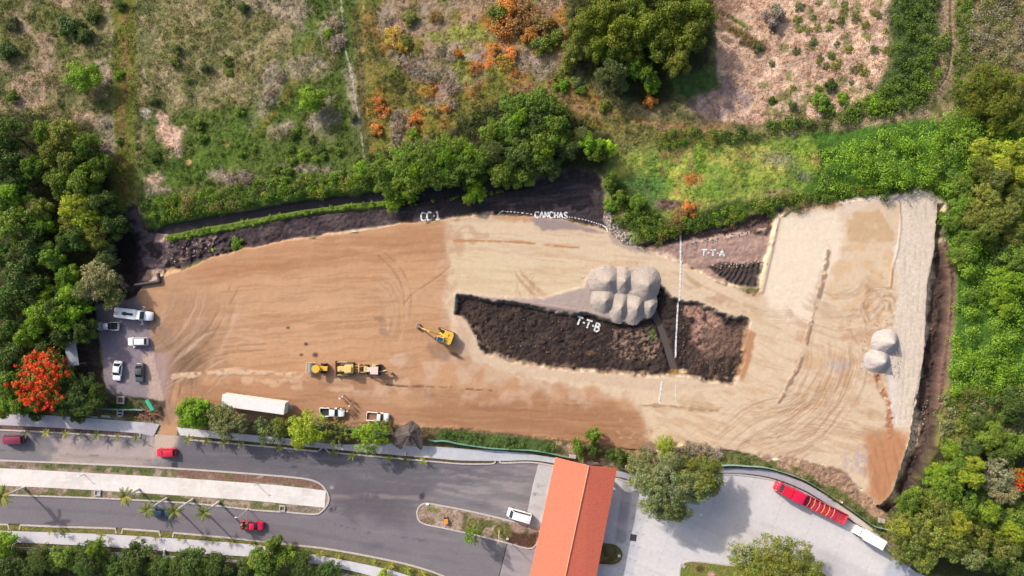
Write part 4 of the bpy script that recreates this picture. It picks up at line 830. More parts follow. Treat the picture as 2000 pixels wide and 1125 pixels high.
FORMW = {'grand': 'wide spreading', 'tuft': 'low tufty', 'broad': 'broad leafy', 'clumpy': 'billowing dense', 'feather': 'feathery fine leaved', 'open': 'thin open crowned', 'shrub': 'bushy', 'dry': 'twiggy', 'mango': 'densely leaved', 'flame': 'red flowered'}
MARKS = [(82, 745, 'the red flowering tree'), (262, 613, 'the white tank truck'), (240, 690, 'the gravel parking lot'), (158, 148, 'the round green tree of the left field'), (245, 120, 'the grassy vehicle lane'), (610, 195, 'the heart shaped green tree'),
         (692, 180, 'the pale stone line'), (330, 265, 'the bare pink soil patch'), (255, 500, 'the west end of the ditch'), (495, 790, 'the white trailer'), (650, 805, 'the silver white pickup with people'), (737, 814, 'the white pickup by the canopy'), (797, 850, 'the scalloped grey canopy'),
         (840, 423, 'the CC-1 lettering'), (1076, 420, 'the CANCHAS lettering'), (1120, 720, 'the black pit'), (1120, 1010, 'the orange roof'), (1320, 930, 'the big tree over the concrete road'), (1250, 60, 'the top middle of the photo'), (1560, 110, 'the pale dry field'),
         (1765, 110, 'the green hedge column'), (1848, 120, 'the pink dirt path'), (1430, 330, 'the lime green meadow'), (1392, 495, 'the T-T-A lettering'), (1834, 385, 'the corner of the gravel track'), (1860, 620, 'the east trench'), (1920, 660, 'the vine field'), (1740, 1000, 'the orange earth ramp'),
         (1695, 1048, 'the white box truck'), (1985, 930, 'the red blossom at the right edge'), (1510, 1110, 'the tree at the bottom edge on the green island'), (25, 858, 'the maroon van'), (315, 1001, 'the dark car under the palms'), (492, 1026, 'the red pickup with riders'), (0, 300, 'the left edge of the photo'),
         (1000, 0, 'the top edge of the photo'), (2000, 300, 'the right edge of the photo'), (735, 215, 'the left orange bushes'), (275, 1110, 'the bottom edge of the photo'), (960, 60, 'the orange leaved thicket'), (1975, 1100, 'the bottom right corner'), (0, 1100, 'the bottom left corner')]
USED = {}
def place_words(x, y, skip=0):
    q = sorted(MARKS, key=lambda m: (m[0] - x) ** 2 + (m[1] - y) ** 2)
    q = [m for m in q if (m[0] - x) ** 2 + (m[1] - y) ** 2 > 60][skip]
    dx, dy = x - q[0], y - q[1]; r = math.hypot(dx, dy); far = 'just ' if r < 45 else ('well ' if r > 130 else '')
    w = []
    if abs(dy) > .4 * r: w.append('above' if dy < 0 else 'below')
    if abs(dx) > .4 * r: w.append('left of' if dx < 0 else 'right of')
    s = ' and '.join(w) if len(w) == 2 else w[0]
    return far + s + ' ' + q[2]
def autolabel(head, x, y):
    for sk in range(4):
        l = head + ' ' + place_words(x, y, sk)
        if len(l.split()) <= 16 and l not in USED: USED[l] = 1; return l
    for sz in ('smaller ', 'rounder ', 'partly hidden ', 'outer ', 'inner ', 'lower ', 'upper '):
        l = sz + head + ' ' + place_words(x, y, 0); l = ' '.join(l.split()[:16])
        if l not in USED: USED[l] = 1; return l
    return l
rt = random.Random(11)
def tree(x, y, r, key='broad', tint='mid', h=None, name=None, label=None, group=None, i=None, ry=None, cat=None, spin=None):
    """x, y, r = crown centre and radius as photographed (pixels)"""
    R = r * PXM * 1.06
    if h is None: h = {'shrub': .8, 'dry': .6, 'tuft': .4}.get(key, None) or 0
    Hh = (R * h) if key in ('shrub', 'dry', 'tuft') else (h or (3.2 + R * .95))
    unit_top = {'broad': 1.5, 'clumpy': 1.65, 'feather': 1.35, 'open': 1.25, 'shrub': .95, 'dry': .75, 'mango': 1.4, 'flame': 1.3, 'grand': 1.4, 'tuft': .6}[key]
    zc = Hh * .72
    g = W(x, y, zc); px, py = 1000 + g.x / PXM, 562.5 - g.y / PXM
    i = rt.randrange(4) if i is None else i
    cm, tm, fm = proto(key, i)
    shrubby = key in ('shrub', 'dry', 'tuft')
    big = 'large ' if r > 36 else ('small ' if r < 18 and not shrubby else '')
    nm = name or ('bush' if shrubby else 'tree')
    o = bpy.data.objects.new(nm, None); o.location = (g.x, g.y, GZ(px, py) - .05); o.rotation_euler = (0, 0, rt.uniform(0, 6.28) if spin is None else spin); o.empty_display_size = .5
    put(o, label=label or autolabel(f'{big}{WORDG[tint]} {FORMW[key]} ' + ('bush' if shrubby else 'tree'), x, y), cat=cat or ('bush' if shrubby else 'tree'), group=group)
    sc = (R, (ry * PXM * 1.06 if ry else R), Hh / unit_top)
    t = np.array(GREENS[tint]) * rt.uniform(.95, 1.3) * (1.02 if x > 1740 else 1.15 if tint in ('bright', 'yellow', 'mid') else 1.08) * (1 if tint in ('orange', 'amber', 'rust', 'dry', 'pale') else 1); t = t * np.array([rt.uniform(.92, 1.1), 1, rt.uniform(.85, 1.15)])
    c = bpy.data.objects.new('crown', cm); c.scale = sc; c.color = (*t, 1); put(c, parent=o)
    tr_ = bpy.data.objects.new('trunk' if not shrubby else 'stems', tm); tr_.scale = sc; put(tr_, parent=o)
    if fm: f = bpy.data.objects.new('flowers', fm); f.scale = sc; put(f, parent=o)
    return o
GW = {'L': 'trees of the wood on the left', 'T': 'trees of the grove at the top middle', 'D': 'trees along the ditch', 'R': 'trees of the wood on the right', 'B': 'trees below the southern pavement', 'S': 'trees along the site fence'}
def trees(grp, key, tint, lst):
    for q in lst: tree(q[0], q[1], q[2], key, tint, group=GW.get(grp, grp), h=(q[3] if len(q) > 3 else None))
# the wood on the left
trees('L', 'broad', 'dark', [(8, 265, 38), (5, 320, 36), (30, 355, 26), (40, 545, 40), (12, 590, 34), (20, 700, 34), (200, 395, 26), (225, 405, 16), (212, 440, 30), (60, 480, 34), (8, 500, 26), (150, 460, 30), (128, 470, 22), (110, 600, 34), (62, 560, 30), (5, 660, 24), (90, 680, 22), (120, 655, 24), (165, 645, 26), (28, 640, 26)])
trees('L', 'broad', 'mid', [(85, 258, 26), (165, 285, 28), (60, 325, 24), (165, 350, 34), (120, 355, 32), (30, 440, 40), (95, 500, 28), (130, 535, 24), (8, 395, 30), (20, 745, 34), (40, 790, 24), (195, 320, 22), (15, 790, 22), (180, 335, 20)])
trees('L', 'broad', 'olive', [(120, 265, 32), (100, 300, 28), (140, 318, 30), (78, 410, 24)])
trees('L', 'broad', 'bright', [(28, 375, 30), (85, 440, 20), (92, 575, 22), (75, 615, 36), (118, 612, 34), (45, 655, 26), (140, 580, 26), (152, 612, 26), (135, 555, 18)])
trees('L', 'feather', 'yellow', [(150, 405, 34), (172, 430, 28)])
trees('L', 'mango', 'olive', [(140, 440, 26), (185, 460, 28)])
trees('L', 'feather', 'dull', [(200, 500, 24), (30, 505, 24), (60, 455, 20)])
trees('L', 'feather', 'pale', [(190, 548, 38, 7)]); trees('L', 'feather', 'grey', [(206, 570, 32, 7), (165, 570, 22, 7)])
tree(82, 742, 56, 'flame', 'mid', h=8, ry=62, i=0, spin=.2, label='flame tree covered in bright red blossom beside the gravel parking lot', name='flame_tree')
trees('L', 'mango', 'dark', [(150, 770, 40, 6), (178, 790, 26, 5), (130, 800, 20, 5), (190, 765, 18, 5)]); trees('L', 'broad', 'dark', [(150, 815, 13, 3.5), (68, 812, 12, 3)])
trees('L', 'broad', 'yellow', [(2, 805, 14, 5)])
# top middle grove
trees('T', 'clumpy', 'gloss', [(1138, 50, 32, 9), (1165, 88, 30, 8), (1175, 28, 38, 10), (1215, 62, 36, 10), (1232, 18, 32, 9), (1262, 48, 38, 11), (1290, 84, 36, 9), (1312, 28, 42, 11), (1345, 64, 38, 10), (1366, 20, 34, 9), (1238, 92, 28, 8), (1200, 98, 28, 8), (1310, -15, 36, 9), (1180, -20, 36, 9), (1250, -22, 36, 9)])
trees('T', 'clumpy', 'olive', [(1340, 88, 22, 10), (1325, 125, 26, 9)])
trees('T', 'mango', 'dull', [(1190, 140, 34, 7), (1210, 165, 20, 5)]); trees('T', 'feather', 'mid', [(1262, 145, 24, 6), (1240, 130, 22, 6)]); trees('T', 'broad', 'bright', [(1275, 165, 17, 4)]); trees('T', 'broad', 'olive', [(1118, 100, 24, 4)])
# along the ditch
trees('D', 'broad', 'mid', [(1008, 210, 34, 6), (1052, 205, 36, 7), (1082, 250, 34, 7), (1000, 250, 30, 6), (1055, 285, 38, 8), (985, 335, 32, 6), (1020, 340, 30, 6), (1090, 215, 22, 5), (1165, 300, 18, 5), (1095, 280, 24, 6), (960, 255, 26, 5)])
trees('D', 'broad', 'dark', [(1038, 242, 36, 7), (1022, 300, 36, 7), (1070, 322, 30, 6), (960, 285, 26, 5), (1045, 262, 30, 8)])
trees('D', 'broad', 'bright', [(1020, 230, 22, 8), (1065, 300, 20, 8), (1150, 280, 22, 6), (1172, 283, 14, 6)]); trees('D', 'broad', 'lime', [(1190, 288, 17, 5)])
trees('D', 'feather', 'dull', [(1108, 290, 26, 6), (962, 300, 26, 6), (1135, 265, 20, 5)])
trees('D', 'feather', 'mid', [(740, 330, 32, 5), (790, 312, 40, 6), (845, 298, 38, 6), (885, 288, 32, 6), (905, 322, 38, 6), (850, 340, 34, 5), (800, 348, 36, 5), (925, 350, 28, 5), (750, 360, 26, 4), (940, 310, 28, 6), (875, 340, 28, 5), (830, 325, 34, 6)])
trees('D', 'feather', 'bright', [(770, 378, 26, 5), (765, 400, 16, 3), (915, 388, 14, 4), (932, 372, 20, 5), (810, 330, 26, 6), (870, 310, 26, 7), (915, 300, 22, 6), (708, 330, 18, 4), (790, 372, 24, 5)])
trees('D', 'broad', 'mid', [(1195, 345, 12, 3), (1190, 360, 13, 3), (1245, 395, 16, 2.4), (1210, 385, 14, 2.4)])
# the wood on the right
trees('R', 'mango', 'gloss', [(1912, 168, 30, 6), (1945, 160, 32, 7), (1962, 200, 36, 7), (1988, 172, 32, 7), (1905, 205, 28, 5), (1942, 225, 28, 6), (1992, 235, 30, 6), (1930, 140, 22, 4), (1888, 180, 20, 4)])
trees('R', 'broad', 'yellow', [(1950, 255, 20, 4), (1915, 290, 22, 5), (1950, 330, 30, 7), (1992, 300, 30, 7), (1990, 350, 28, 7), (1960, 300, 26, 6), (1895, 930, 24, 8), (1905, 905, 14, 8)])
trees('R', 'mango', 'olive', [(1920, 330, 28, 6), (1930, 385, 32, 7), (1958, 420, 36, 8), (1990, 390, 30, 7), (1905, 420, 26, 6), (1935, 445, 30, 7), (1985, 450, 28, 7), (1780, 1042, 46, 8), (1822, 1050, 42, 8), (1862, 1060, 40, 8), (1765, 1080, 26, 6), (1805, 1085, 34, 7), (1840, 1010, 38, 7), (1905, 1045, 34, 8), (1972, 1060, 38, 8)])
trees('R', 'broad', 'mid', [(1880, 400, 26, 4), (1865, 430, 22, 3.5), (1900, 460, 28, 4), (1880, 500, 26, 3.5), (1855, 425, 16, 3), (1850, 960, 34, 6), (1815, 965, 30, 5), (1790, 990, 26, 5), (1870, 905, 28, 5), (1880, 990, 36, 7), (1985, 500, 30, 6), (1940, 850, 30, 5), (1985, 1010, 32, 7), (1880, 360, 24, 3.5), (1990, 870, 30, 6)])
trees('R', 'broad', 'bright', [(1985, 555, 34, 5), (1960, 580, 26, 4), (1930, 1000, 26, 7), (1860, 880, 20, 4), (1832, 930, 26, 4), (1965, 540, 20, 5), (1880, 260, 22, 3), (1965, 600, 24, 3.5)])
trees('R', 'broad', 'dark', [(1960, 490, 28, 4), (1940, 1000, 36, 6), (1900, 880, 26, 4), (1960, 890, 30, 5), (1915, 960, 28, 5), (1945, 1090, 34, 7), (1990, 1105, 30, 7), (1970, 790, 36, 4), (1920, 820, 26, 3)])
trees('R', 'feather', 'pale', [(1945, 930, 34, 8), (1960, 960, 30, 8)]); trees('R', 'feather', 'grey', [(1900, 1085, 30, 7), (1950, 345, 22, 8)]); trees('R', 'mango', 'yellow', [(1870, 1020, 26, 9), (1975, 1040, 26, 9), (1760, 1030, 20, 8)])
tree(1996, 940, 24, 'flame', 'mid', h=8, i=1, label='red blossoming flame tree cut by the right edge of the photo', name='flame_tree')
# below the southern pavement
trees('B', 'broad', 'bright', [(6, 1065, 26, 5)]); trees('B', 'mango', 'dark', [(85, 1098, 36, 4), (175, 1094, 40, 5), (590, 1108, 34, 4), (60, 1100, 20, 3)]); trees('B', 'broad', 'mid', [(125, 1092, 30, 4), (185, 1075, 20, 5), (520, 1094, 38, 6), (535, 1064, 16, 6), (555, 1088, 26, 5)])
trees('B', 'broad', 'dark', [(15, 1105, 34, 5), (265, 1098, 38, 5), (310, 1115, 30, 4), (370, 1106, 38, 5), (225, 1110, 28, 4), (420, 1112, 32, 4), (482, 1112, 26, 4), (640, 1122, 26, 4), (60, 1118, 28, 4), (345, 1118, 26, 4)])
trees('B', 'broad', 'yellow', [(750, 1128, 16, 3)])
# along the site fence
tree(378, 808, 34, 'broad', 'bright', h=6, group=GW['S']); tree(400, 812, 24, 'broad', 'mid', h=5, group=GW['S']); tree(446, 826, 38, 'feather', 'grey', h=6.5, ry=32, group=GW['S']); tree(428, 812, 26, 'feather', 'grey', h=6, group=GW['S'])
tree(522, 845, 32, 'open', 'dull', h=5.5, ry=36, group=GW['S']); tree(548, 835, 20, 'feather', 'olive', h=5, group=GW['S'])
tree(598, 835, 36, 'feather', 'yellow', h=6.5, ry=40, group=GW['S']); tree(590, 858, 24, 'feather', 'yellow', h=5.5, group=GW['S'])
tree(655, 848, 30, 'open', 'olive', h=5, ry=30, group=GW['S']); tree(640, 835, 18, 'open', 'dull', h=4.5, group=GW['S']); tree(724, 855, 34, 'feather', 'bright', h=6, ry=38, group=GW['S']); tree(752, 832, 14, 'open', 'olive', h=3.5, group=GW['S'])
tree(1160, 850, 20, 'broad', 'mid', h=4, ry=15, group=GW['S']); tree(1130, 876, 12, 'broad', 'mid', h=3.4, ry=22, group=GW['S']); tree(1160, 880, 16, 'broad', 'dark', h=3, group=GW['S']); tree(1212, 895, 20, 'broad', 'dark', h=3.4, ry=15, group=GW['S'])
tree(1195, 890, 13, 'broad', 'dark', h=2.8, group=GW['S'])
tree(1310, 955, 72, 'grand', 'grey', h=11.5, ry=66, i=2, label='big spreading grey green tree reaching over the concrete road', group=None)
tree(1366, 935, 50, 'grand', 'olive', h=10.5, ry=44, group=GW['S']); tree(1262, 925, 42, 'mango', 'grey', h=9.5, group=GW['S']); tree(1308, 990, 44, 'mango', 'dull', h=11, ry=34, group=GW['S'])
tree(1300, 872, 26, 'feather', 'yellow', h=6, ry=20, group=GW['S']); tree(1385, 935, 30, 'feather', 'olive', h=9, group=GW['S'])
tree(1518, 1116, 88, 'grand', 'olive', h=8.5, ry=68, i=3, label='rounded yellow green tree on the green island at the bottom edge'); tree(1450, 1085, 28, 'feather', 'pale', h=7, group=GW['S'])
# single trees and shrubs of the fields
tree(158, 148, 38, 'clumpy', 'bright', h=5, ry=31, i=3, spin=0, label='round bright green tree standing alone in the left field')
tree(608, 192, 27, 'broad', 'bright', h=5, ry=30, label='heart shaped bright green tree standing in the meadow')
FG = 'scattered bushes of the fields'
for q in [(133, 50, 24, 'dark'), (165, 68, 18, 'dark'), (180, 32, 16, 'dark'), (12, 98, 20, 'dark'), (22, 188, 13, 'mid'), (232, 145, 10, 'bright'), (365, 156, 8, 'mid'), (475, 14, 12, 'dark'), (641, 65, 12, 'bright'), (233, 8, 12, 'dark'), (20, 45, 16, 'dull'), (445, 140, 9, 'mid'), (300, 195, 12, 'dull'), (230, 275, 9, 'mid'),
          (390, 268, 13, 'mid'), (465, 215, 11, 'mid'), (300, 305, 13, 'dark'), (265, 285, 8, 'mid'), (385, 240, 14, 'mid'), (470, 300, 9, 'bright'), (495, 290, 9, 'mid'), (340, 120, 12, 'olive'), (345, 95, 11, 'dull'), (400, 130, 12, 'dull'), (440, 115, 12, 'olive'),
          (572, 262, 12, 'dark'), (567, 290, 9, 'mid'), (590, 302, 12, 'bright'), (626, 292, 10, 'dark'), (632, 304, 8, 'mid'), (616, 310, 7, 'bright'), (570, 315, 10, 'mid'), (540, 330, 10, 'mid'), (577, 255, 9, 'mid'), (605, 270, 9, 'dull'), (660, 295, 9, 'mid'), (690, 230, 10, 'dull'), (560, 335, 12, 'mid'),
          (770, 70, 18, 'amber'), (785, 92, 14, 'amber'), (792, 82, 14, 'olive'), (800, 35, 15, 'olive'), (925, 132, 13, 'orange'), (965, 95, 12, 'orange'), (990, 118, 16, 'amber'), (1000, 105, 14, 'orange'), (975, 22, 24, 'olive'), (995, 12, 24, 'orange'), (985, 50, 22, 'orange'), (1010, 45, 22, 'rust'), (1030, 20, 24, 'rust'), (1060, 45, 24, 'rust'), (1060, 85, 22, 'olive'), (1035, 65, 20, 'orange'), (1085, 70, 18, 'olive'),
          (740, 200, 15, 'orange'), (748, 215, 13, 'orange'), (736, 252, 14, 'orange'), (724, 218, 8, 'amber'), (808, 233, 13, 'orange'), (805, 248, 12, 'rust'), (806, 260, 13, 'bright'), (835, 175, 12, 'amber'), (873, 212, 9, 'orange'), (845, 170, 8, 'orange'), (1270, 198, 15, 'orange'), (1005, 140, 8, 'orange'), (895, 105, 9, 'orange'), (850, 30, 12, 'rust'),
          (1100, 165, 14, 'bright'), (1128, 160, 14, 'dull'), (1090, 148, 10, 'olive'), (1135, 175, 11, 'mid'), (1085, 170, 9, 'bright'), (1180, 205, 14, 'olive'), (1110, 130, 16, 'olive'),
          (1515, 28, 24, 'dry'), (1480, 92, 12, 'dull'), (1605, 195, 20, 'mid'), (1625, 165, 14, 'dark'), (1648, 190, 14, 'bright'), (1548, 207, 9, 'dark'), (1508, 195, 9, 'dark'), (1620, 210, 13, 'mid'), (1710, 205, 18, 'bright'),
          (1345, 405, 14, 'orange'), (1330, 418, 12, 'rust'), (1320, 430, 12, 'rust'), (1352, 348, 9, 'orange'), (1355, 420, 8, 'orange'), (1190, 400, 14, 'bright'), (458, 475, 14, 'mid'), (412, 488, 4, 'lime')]:
    FK = globals().get('FK', 0) + 1
    tree(q[0], q[1], q[2] * (1.25 if q[3] in ('orange', 'rust', 'amber') and FK % 2 else 1), 'dry' if q[3] in ('orange', 'rust', 'amber') and FK % 2 else 'shrub', q[3], group=FG)
for q in [(650, 48, 16), (655, 85, 18), (668, 76, 13), (755, 36, 13), (785, 118, 14), (800, 128, 15), (815, 140, 14), (835, 152, 14), (775, 228, 14), (776, 248, 15), (772, 268, 12), (880, 172, 14), (873, 160, 12), (885, 203, 12), (860, 100, 12), (520, 195, 14), (525, 180, 12), (545, 148, 12), (880, 115, 10), (205, 240, 10), (200, 285, 14), (480, 345, 14), (450, 350, 14), (1300, 905, 14), (1370, 880, 20), (1345, 875, 18), (1265, 885, 16), (1400, 890, 16), (1350, 200, 10), (1550, 262, 8)]:
    tree(q[0], q[1], q[2], 'dry', 'dry', group='dry grey bushes')
# green tufts in the dry field
tufts = [(1590, 35), (1597, 53), (1643, 40), (1580, 60), (1625, 40), (1620, 53), (1672, 35), (1690, 48), (1636, 85), (1697, 75), (1708, 95), (1735, 98), (1627, 108), (1600, 120), (1615, 128), (1632, 128), (1670, 135), (1690, 140), (1508, 125), (1558, 36), (1562, 12), (1600, 5), (1650, 6), (1650, 15), (1590, 80), (1660, 95), (1555, 100), (1680, 128), (1603, 112), (1640, 120), (1510, 60), (1560, 60), (1700, 165), (1598, 172), (1665, 160), (1548, 170), (1715, 30), (1730, 60)]
for k, (a, b) in enumerate(tufts):
    tree(a, b, rt.uniform(6, 11), 'tuft', 'olive' if k % 2 else 'dull', group='green tufts in the dry field', name='grass_tuft', label='small green tuft growing in the pale dry field at top right', cat='grass tuft')
# ------------------------------------------------------------------ palms
def palm_crown(seed, n=15, L=1.0, droop=.45):
    r = random.Random(seed); V, F, c = [], [], []
    for k in range(n):
        a = k * 2.39996 + r.uniform(-.25, .25); el = r.uniform(.0, .9); ln = L * r.uniform(.8, 1.05); pts = []
        for s in range(9):
            t = s / 8; pts.append(Vector((ln * t * math.cos(el * (1 - t)), 0, ln * (math.sin(el) * t - droop * (.6 + .6 * (1 - el)) * t * t))))
        M = Matrix.Rotation(a, 3, 'Z'); col = np.array([1, 1, 1]) * r.uniform(.75, 1.25)
        if r.random() < .2: col = np.array([1.9, 1.3, 1.2])
        side = M @ Vector((0, 1, 0))
        for s in range(8):
            p, q = M @ pts[s], M @ pts[s + 1]; w = .04 * L
            i = len(V); V += [p - side * .012 * L, q - side * .012 * L, q + side * .012 * L, p + side * .012 * L]; F.append((i, i + 1, i + 2, i + 3)); c += [col * 1.1] * 4
            for u in range(3):
                m0 = p.lerp(q, u / 3); m1 = p.lerp(q, (u + .72) / 3); tt = (s + u / 3) / 8
                wl = L * .15 * math.sin(math.pi * min(1, .16 + tt * .86)) ** .7
                d = (q - p).normalized()
                for sg in (-1, 1):
                    e = side * sg * wl + d * wl * .55 + Vector((0, 0, -wl * .35))
                    i = len(V); V += [m0, m1, m1 + e * 1.0, m0 + e * .9]; F.append((i, i + 1, i + 2, i + 3)); c += [col] * 4
    return np_mesh('palm_crown', np.array([tuple(v) for v in V]), np.array(F), M_LEAF, np.array(c))
PALMS = [palm_crown(k) for k in range(3)]
YUCCA = [palm_crown(10 + k, 9, 1.0, .2) for k in range(3)]
M_PTRUNK = plain('palm_trunk', (.60, .57, .54), .85, scale=8, var=.3)
def palm(bx, by, h, R, tint, label, lean=(0, 0), group='palms of the central island', meshes=PALMS, name='palm_tree'):
    g = W(bx, by); o = empty(name, (g.x, g.y, 0.05), label=label, cat='palm' if meshes is PALMS else 'small palm', group=group)
    top = Vector((lean[0], lean[1], h)); mb = MB(); r0 = .24 if meshes is PALMS else .05
    mb.tube([(0, 0, 0), (lean[0] * .25, lean[1] * .25, h * .3), (lean[0] * .6, lean[1] * .6, h * .65), tuple(top)], [r0 * 1.3, r0, r0 * .9, r0 * .8], 9)
    mb.build('trunk', M_PTRUNK, o, smooth=True)
    c = bpy.data.objects.new('fronds', meshes[rt.randrange(3)]); c.location = top; c.scale = (R, R, R); c.rotation_euler = (0, 0, rt.uniform(0, 6)); c.color = (*GREENS[tint], 1); put(c, parent=o)
    return o
palm(48, 952, 6.5, 2.7, 'olive', 'coconut palm over the central island near the left edge'); palm(272, 955, 5.5, 2.3, 'olive', 'yellowish palm on the island left of the white palm trunks')
palm(326, 973, 8.0, 2.1, 'olive', 'palm with white trunk left of the dark car on the island kerb'); palm(377, 975, 8, 2.1, 'olive', 'palm with white trunk just right of the dark car'); palm(428, 980, 7.2, 2.1, 'olive', 'rightmost of the palms with white trunks')
for (x, y, R, tn, h) in [(57, 844, 1.2, 'dull', 1.0), (98, 843, 1.3, 'yellow', 1.2), (134, 845, 1.2, 'yellow', 1.1), (162, 848, 1.0, 'dull', .9), (197, 848, 1.5, 'olive', 1.3), (236, 851, 1.2, 'olive', 1.2), (272, 853, 1.2, 'olive', 1.1), (374, 855, 1.5, 'olive', 1.3), (408, 858, 1.2, 'olive', 1.1), (443, 862, 1.3, 'olive', 1.2), (475, 865, 1.2, 'olive', 1.1), (548, 872, 1.2, 'olive', 1.1),
                      (655, 882, 1.2, 'olive', 1.1), (690, 888, 1.1, 'yellow', 1.1), (762, 893, 1.1, 'yellow', 1.1), (795, 897, 1.2, 'dark', 1.1), (828, 898, 1.1, 'yellow', 1.1), (103, 1037, .8, 'yellow', .8), (131, 1040, 1.1, 'dark', 1), (205, 1042, 1.1, 'yellow', 1.1), (275, 1047, .8, 'yellow', .8), (309, 1048, .9, 'olive', .9), (355, 1050, .8, 'yellow', .8), (420, 1055, .7, 'yellow', .7), (455, 1056, .8, 'yellow', .8),
                      (496, 1060, .7, 'yellow', .7), (558, 1070, 1.0, 'olive', .9), (595, 1076, 1.0, 'yellow', .9), (627, 1077, 1.1, 'yellow', 1.1), (662, 1083, .9, 'yellow', .9), (731, 1093, .9, 'yellow', .9), (765, 1100, 1.0, 'yellow', 1), (797, 1108, 1.2, 'yellow', 1.1), (828, 1118, 1.1, 'yellow', 1.1)]:
    palm(x, y, h, R, tn, autolabel('young ' + WORDG[tn] + ' palm in the kerbside planting strip', x, y), group='young palms in the planting strips', meshes=YUCCA, name='young_palm')
# ------------------------------------------------------------------ ground cover nobody could count
def inpoly(P, n, rng=RNG):
    P = np.asarray(P, float); x0, y0 = P.min(0); x1, y1 = P.max(0); out = []; got = 0
    while got < n:
        x = rng.uniform(x0, x1, n); y = rng.uniform(y0, y1, n); k = sdist(x.astype(np.float32), y.astype(np.float32), P) < 0
        out.append(np.stack([x[k], y[k]], 1)); got += k.sum()
    return np.vstack(out)[:n]
def area(P):
    P = np.asarray(P, float); x, y = P[:, 0], P[:, 1]; return abs(np.dot(x, np.roll(y, -1)) - np.dot(y, np.roll(x, -1))) / 2 * PXM * PXM
def cover(name, label, cat, polys, dens, r, h, per, size, palette=None, mask=None, mix=.0, tone=1.0, rng=RNG, flat=1.0, lift=.0, vary=.25, ms=22, ml=.3):
    """mounded leafy cover: dens clumps per m2, clump radius range r (m), height scale h"""
    VV, FF, CC = [], [], []; off = 0
    for P in polys:
        n = int(area(P) * dens); q = inpoly(P, n, rng); x, y = q[:, 0].astype(np.float32), q[:, 1].astype(np.float32)
        if mask: k = fbm(x, y, mask[0], mask[3], 3) > mask[1] + mask[2] * rng.random(len(x)); x, y = x[k], y[k]
        n = len(x); R = rng.uniform(*r, n); gi = GI(x, y); mound = fbm(x, y, ms, 5, 3); mound = mound if ml < .5 else sstep(.25, .75, mound)
        C = np.stack([(x - 1000) * PXM, (562.5 - y) * PXM, G.z[gi] + lift + h * mound * rng.uniform(ml, 1, n)], 1)
        g = G.c[gi]
        if palette is not None:
            a = np.array([GREENS[p] for p in palette]); t = fbm(x, y, 40, 2, 3) * 1.6 - .3 + rng.normal(size=n) * .3 * vary * 1.6
            t = np.clip(t, 0, .999) * (len(a) - 1); i0 = t.astype(int); f = (t - i0)[:, None]; pc = a[i0] * (1 - f) + a[np.minimum(i0 + 1, len(a) - 1)] * f
            g = g * mix + pc * (1 - mix)
        g = g * tone * rng.uniform(1 - vary, 1 + vary, n)[:, None]
        V, F, c = leaves(C, R, g, np.maximum(3, (per * (R / np.mean(r)) ** 2)).astype(int), size, flat=flat, rng=rng)
        VV.append(V); FF.append(F + off); CC.append(c); off += len(V)
    o = bpy.data.objects.new(name, np_mesh(name, np.vstack(VV), np.vstack(FF), M_LEAF, np.vstack(CC))); o.color = (1, 1, 1, 1)
    return put(o, label=label, cat=cat, kind='stuff')
VINE = [(1610, 300), (1760, 245), (1800, 250), (1870, 210), (1900, 250), (2060, 240), (2060, 780), (1990, 790), (1860, 770), (1845, 740), (1858, 660), (1868, 580), (1866, 520), (1850, 450), (1842, 396), (1826, 372), (1700, 366), (1600, 380)]
cover('vine_cover', 'dense green creeping vines blanketing the ground right of the trench', 'vines', [VINE], .55, (.7, 2.0), 3.0, 64, .36, ('dark', 'mid', 'bright', 'bright', 'mid', 'bright', 'mid', 'dark'), flat=.8, tone=1.42, vary=.14, ms=17, ml=.85)
cover('tall_grass', 'leaning tan and green tall grass below the vine field', 'grass', [[(1835, 770), (2060, 750), (2060, 850), (1960, 870), (1900, 840), (1870, 900), (1835, 870)]], 1.2, (.5, 1.0), .9, 26, .42, ('olive', 'pale', 'mid', 'olive'), flat=.6)
HEDGE = [smooth_line([(1276, 262), (1330, 250), (1420, 255), (1500, 238), (1590, 225), (1592, 240), (1510, 262), (1430, 280), (1340, 292), (1280, 290)], 3), [(1738, -40), (1830, -40), (1826, 60), (1806, 180), (1790, 205), (1700, 222), (1684, 205), (1730, 170), (1742, 100)]]
cover('hedge_growth', 'dark green tangled hedge growth beside the dry pale field', 'hedge', HEDGE + [[(1690, 190), (1760, 150), (1850, 60), (1850, 120), (1810, 215), (1700, 235), (1600, 250), (1610, 225)]], 1.2, (.4, 1.2), 1.4, 40, .34, ('dark', 'mid', 'mid', 'bright'), mask=(16, .30, .25, 3))
SCRUB = [[(270, 400), (340, 378), (420, 372), (520, 352), (620, 340), (712, 330), (735, 366), (650, 378), (560, 388), (480, 405), (420, 412), (310, 436), (284, 440)],
         [(1196, 352), (1240, 400), (1300, 428), (1420, 404), (1530, 382), (1600, 372), (1720, 360), (1830, 362), (1832, 376), (1720, 380), (1600, 392), (1530, 402), (1440, 432), (1350, 452), (1290, 468), (1252, 464), (1210, 436), (1188, 400), (1180, 360)]]
cover('bank_scrub', 'bright green scrub edging the ditch and the terrace bank', 'scrub', SCRUB, 1.5, (.45, .9), 1.0, 38, .30, ('mid', 'dark', 'bright', 'bright', 'mid'))
cover('ditch_weeds', 'narrow line of bright weeds between the ditch water and black soil', 'weeds', [[(318, 470), (326, 458), (400, 443), (500, 424), (560, 414), (600, 408), (610, 416), (540, 430), (470, 444), (400, 458), (350, 474)], [(620, 404), (700, 396), (762, 390), (764, 399), (700, 405), (626, 412)], [(800, 394), (905, 378), (1000, 366), (1000, 372), (905, 385), (802, 401)]], 2.2, (.3, .6), .6, 24, .26, ('bright', 'lime', 'mid'), mask=(13, .40, .22, 3))
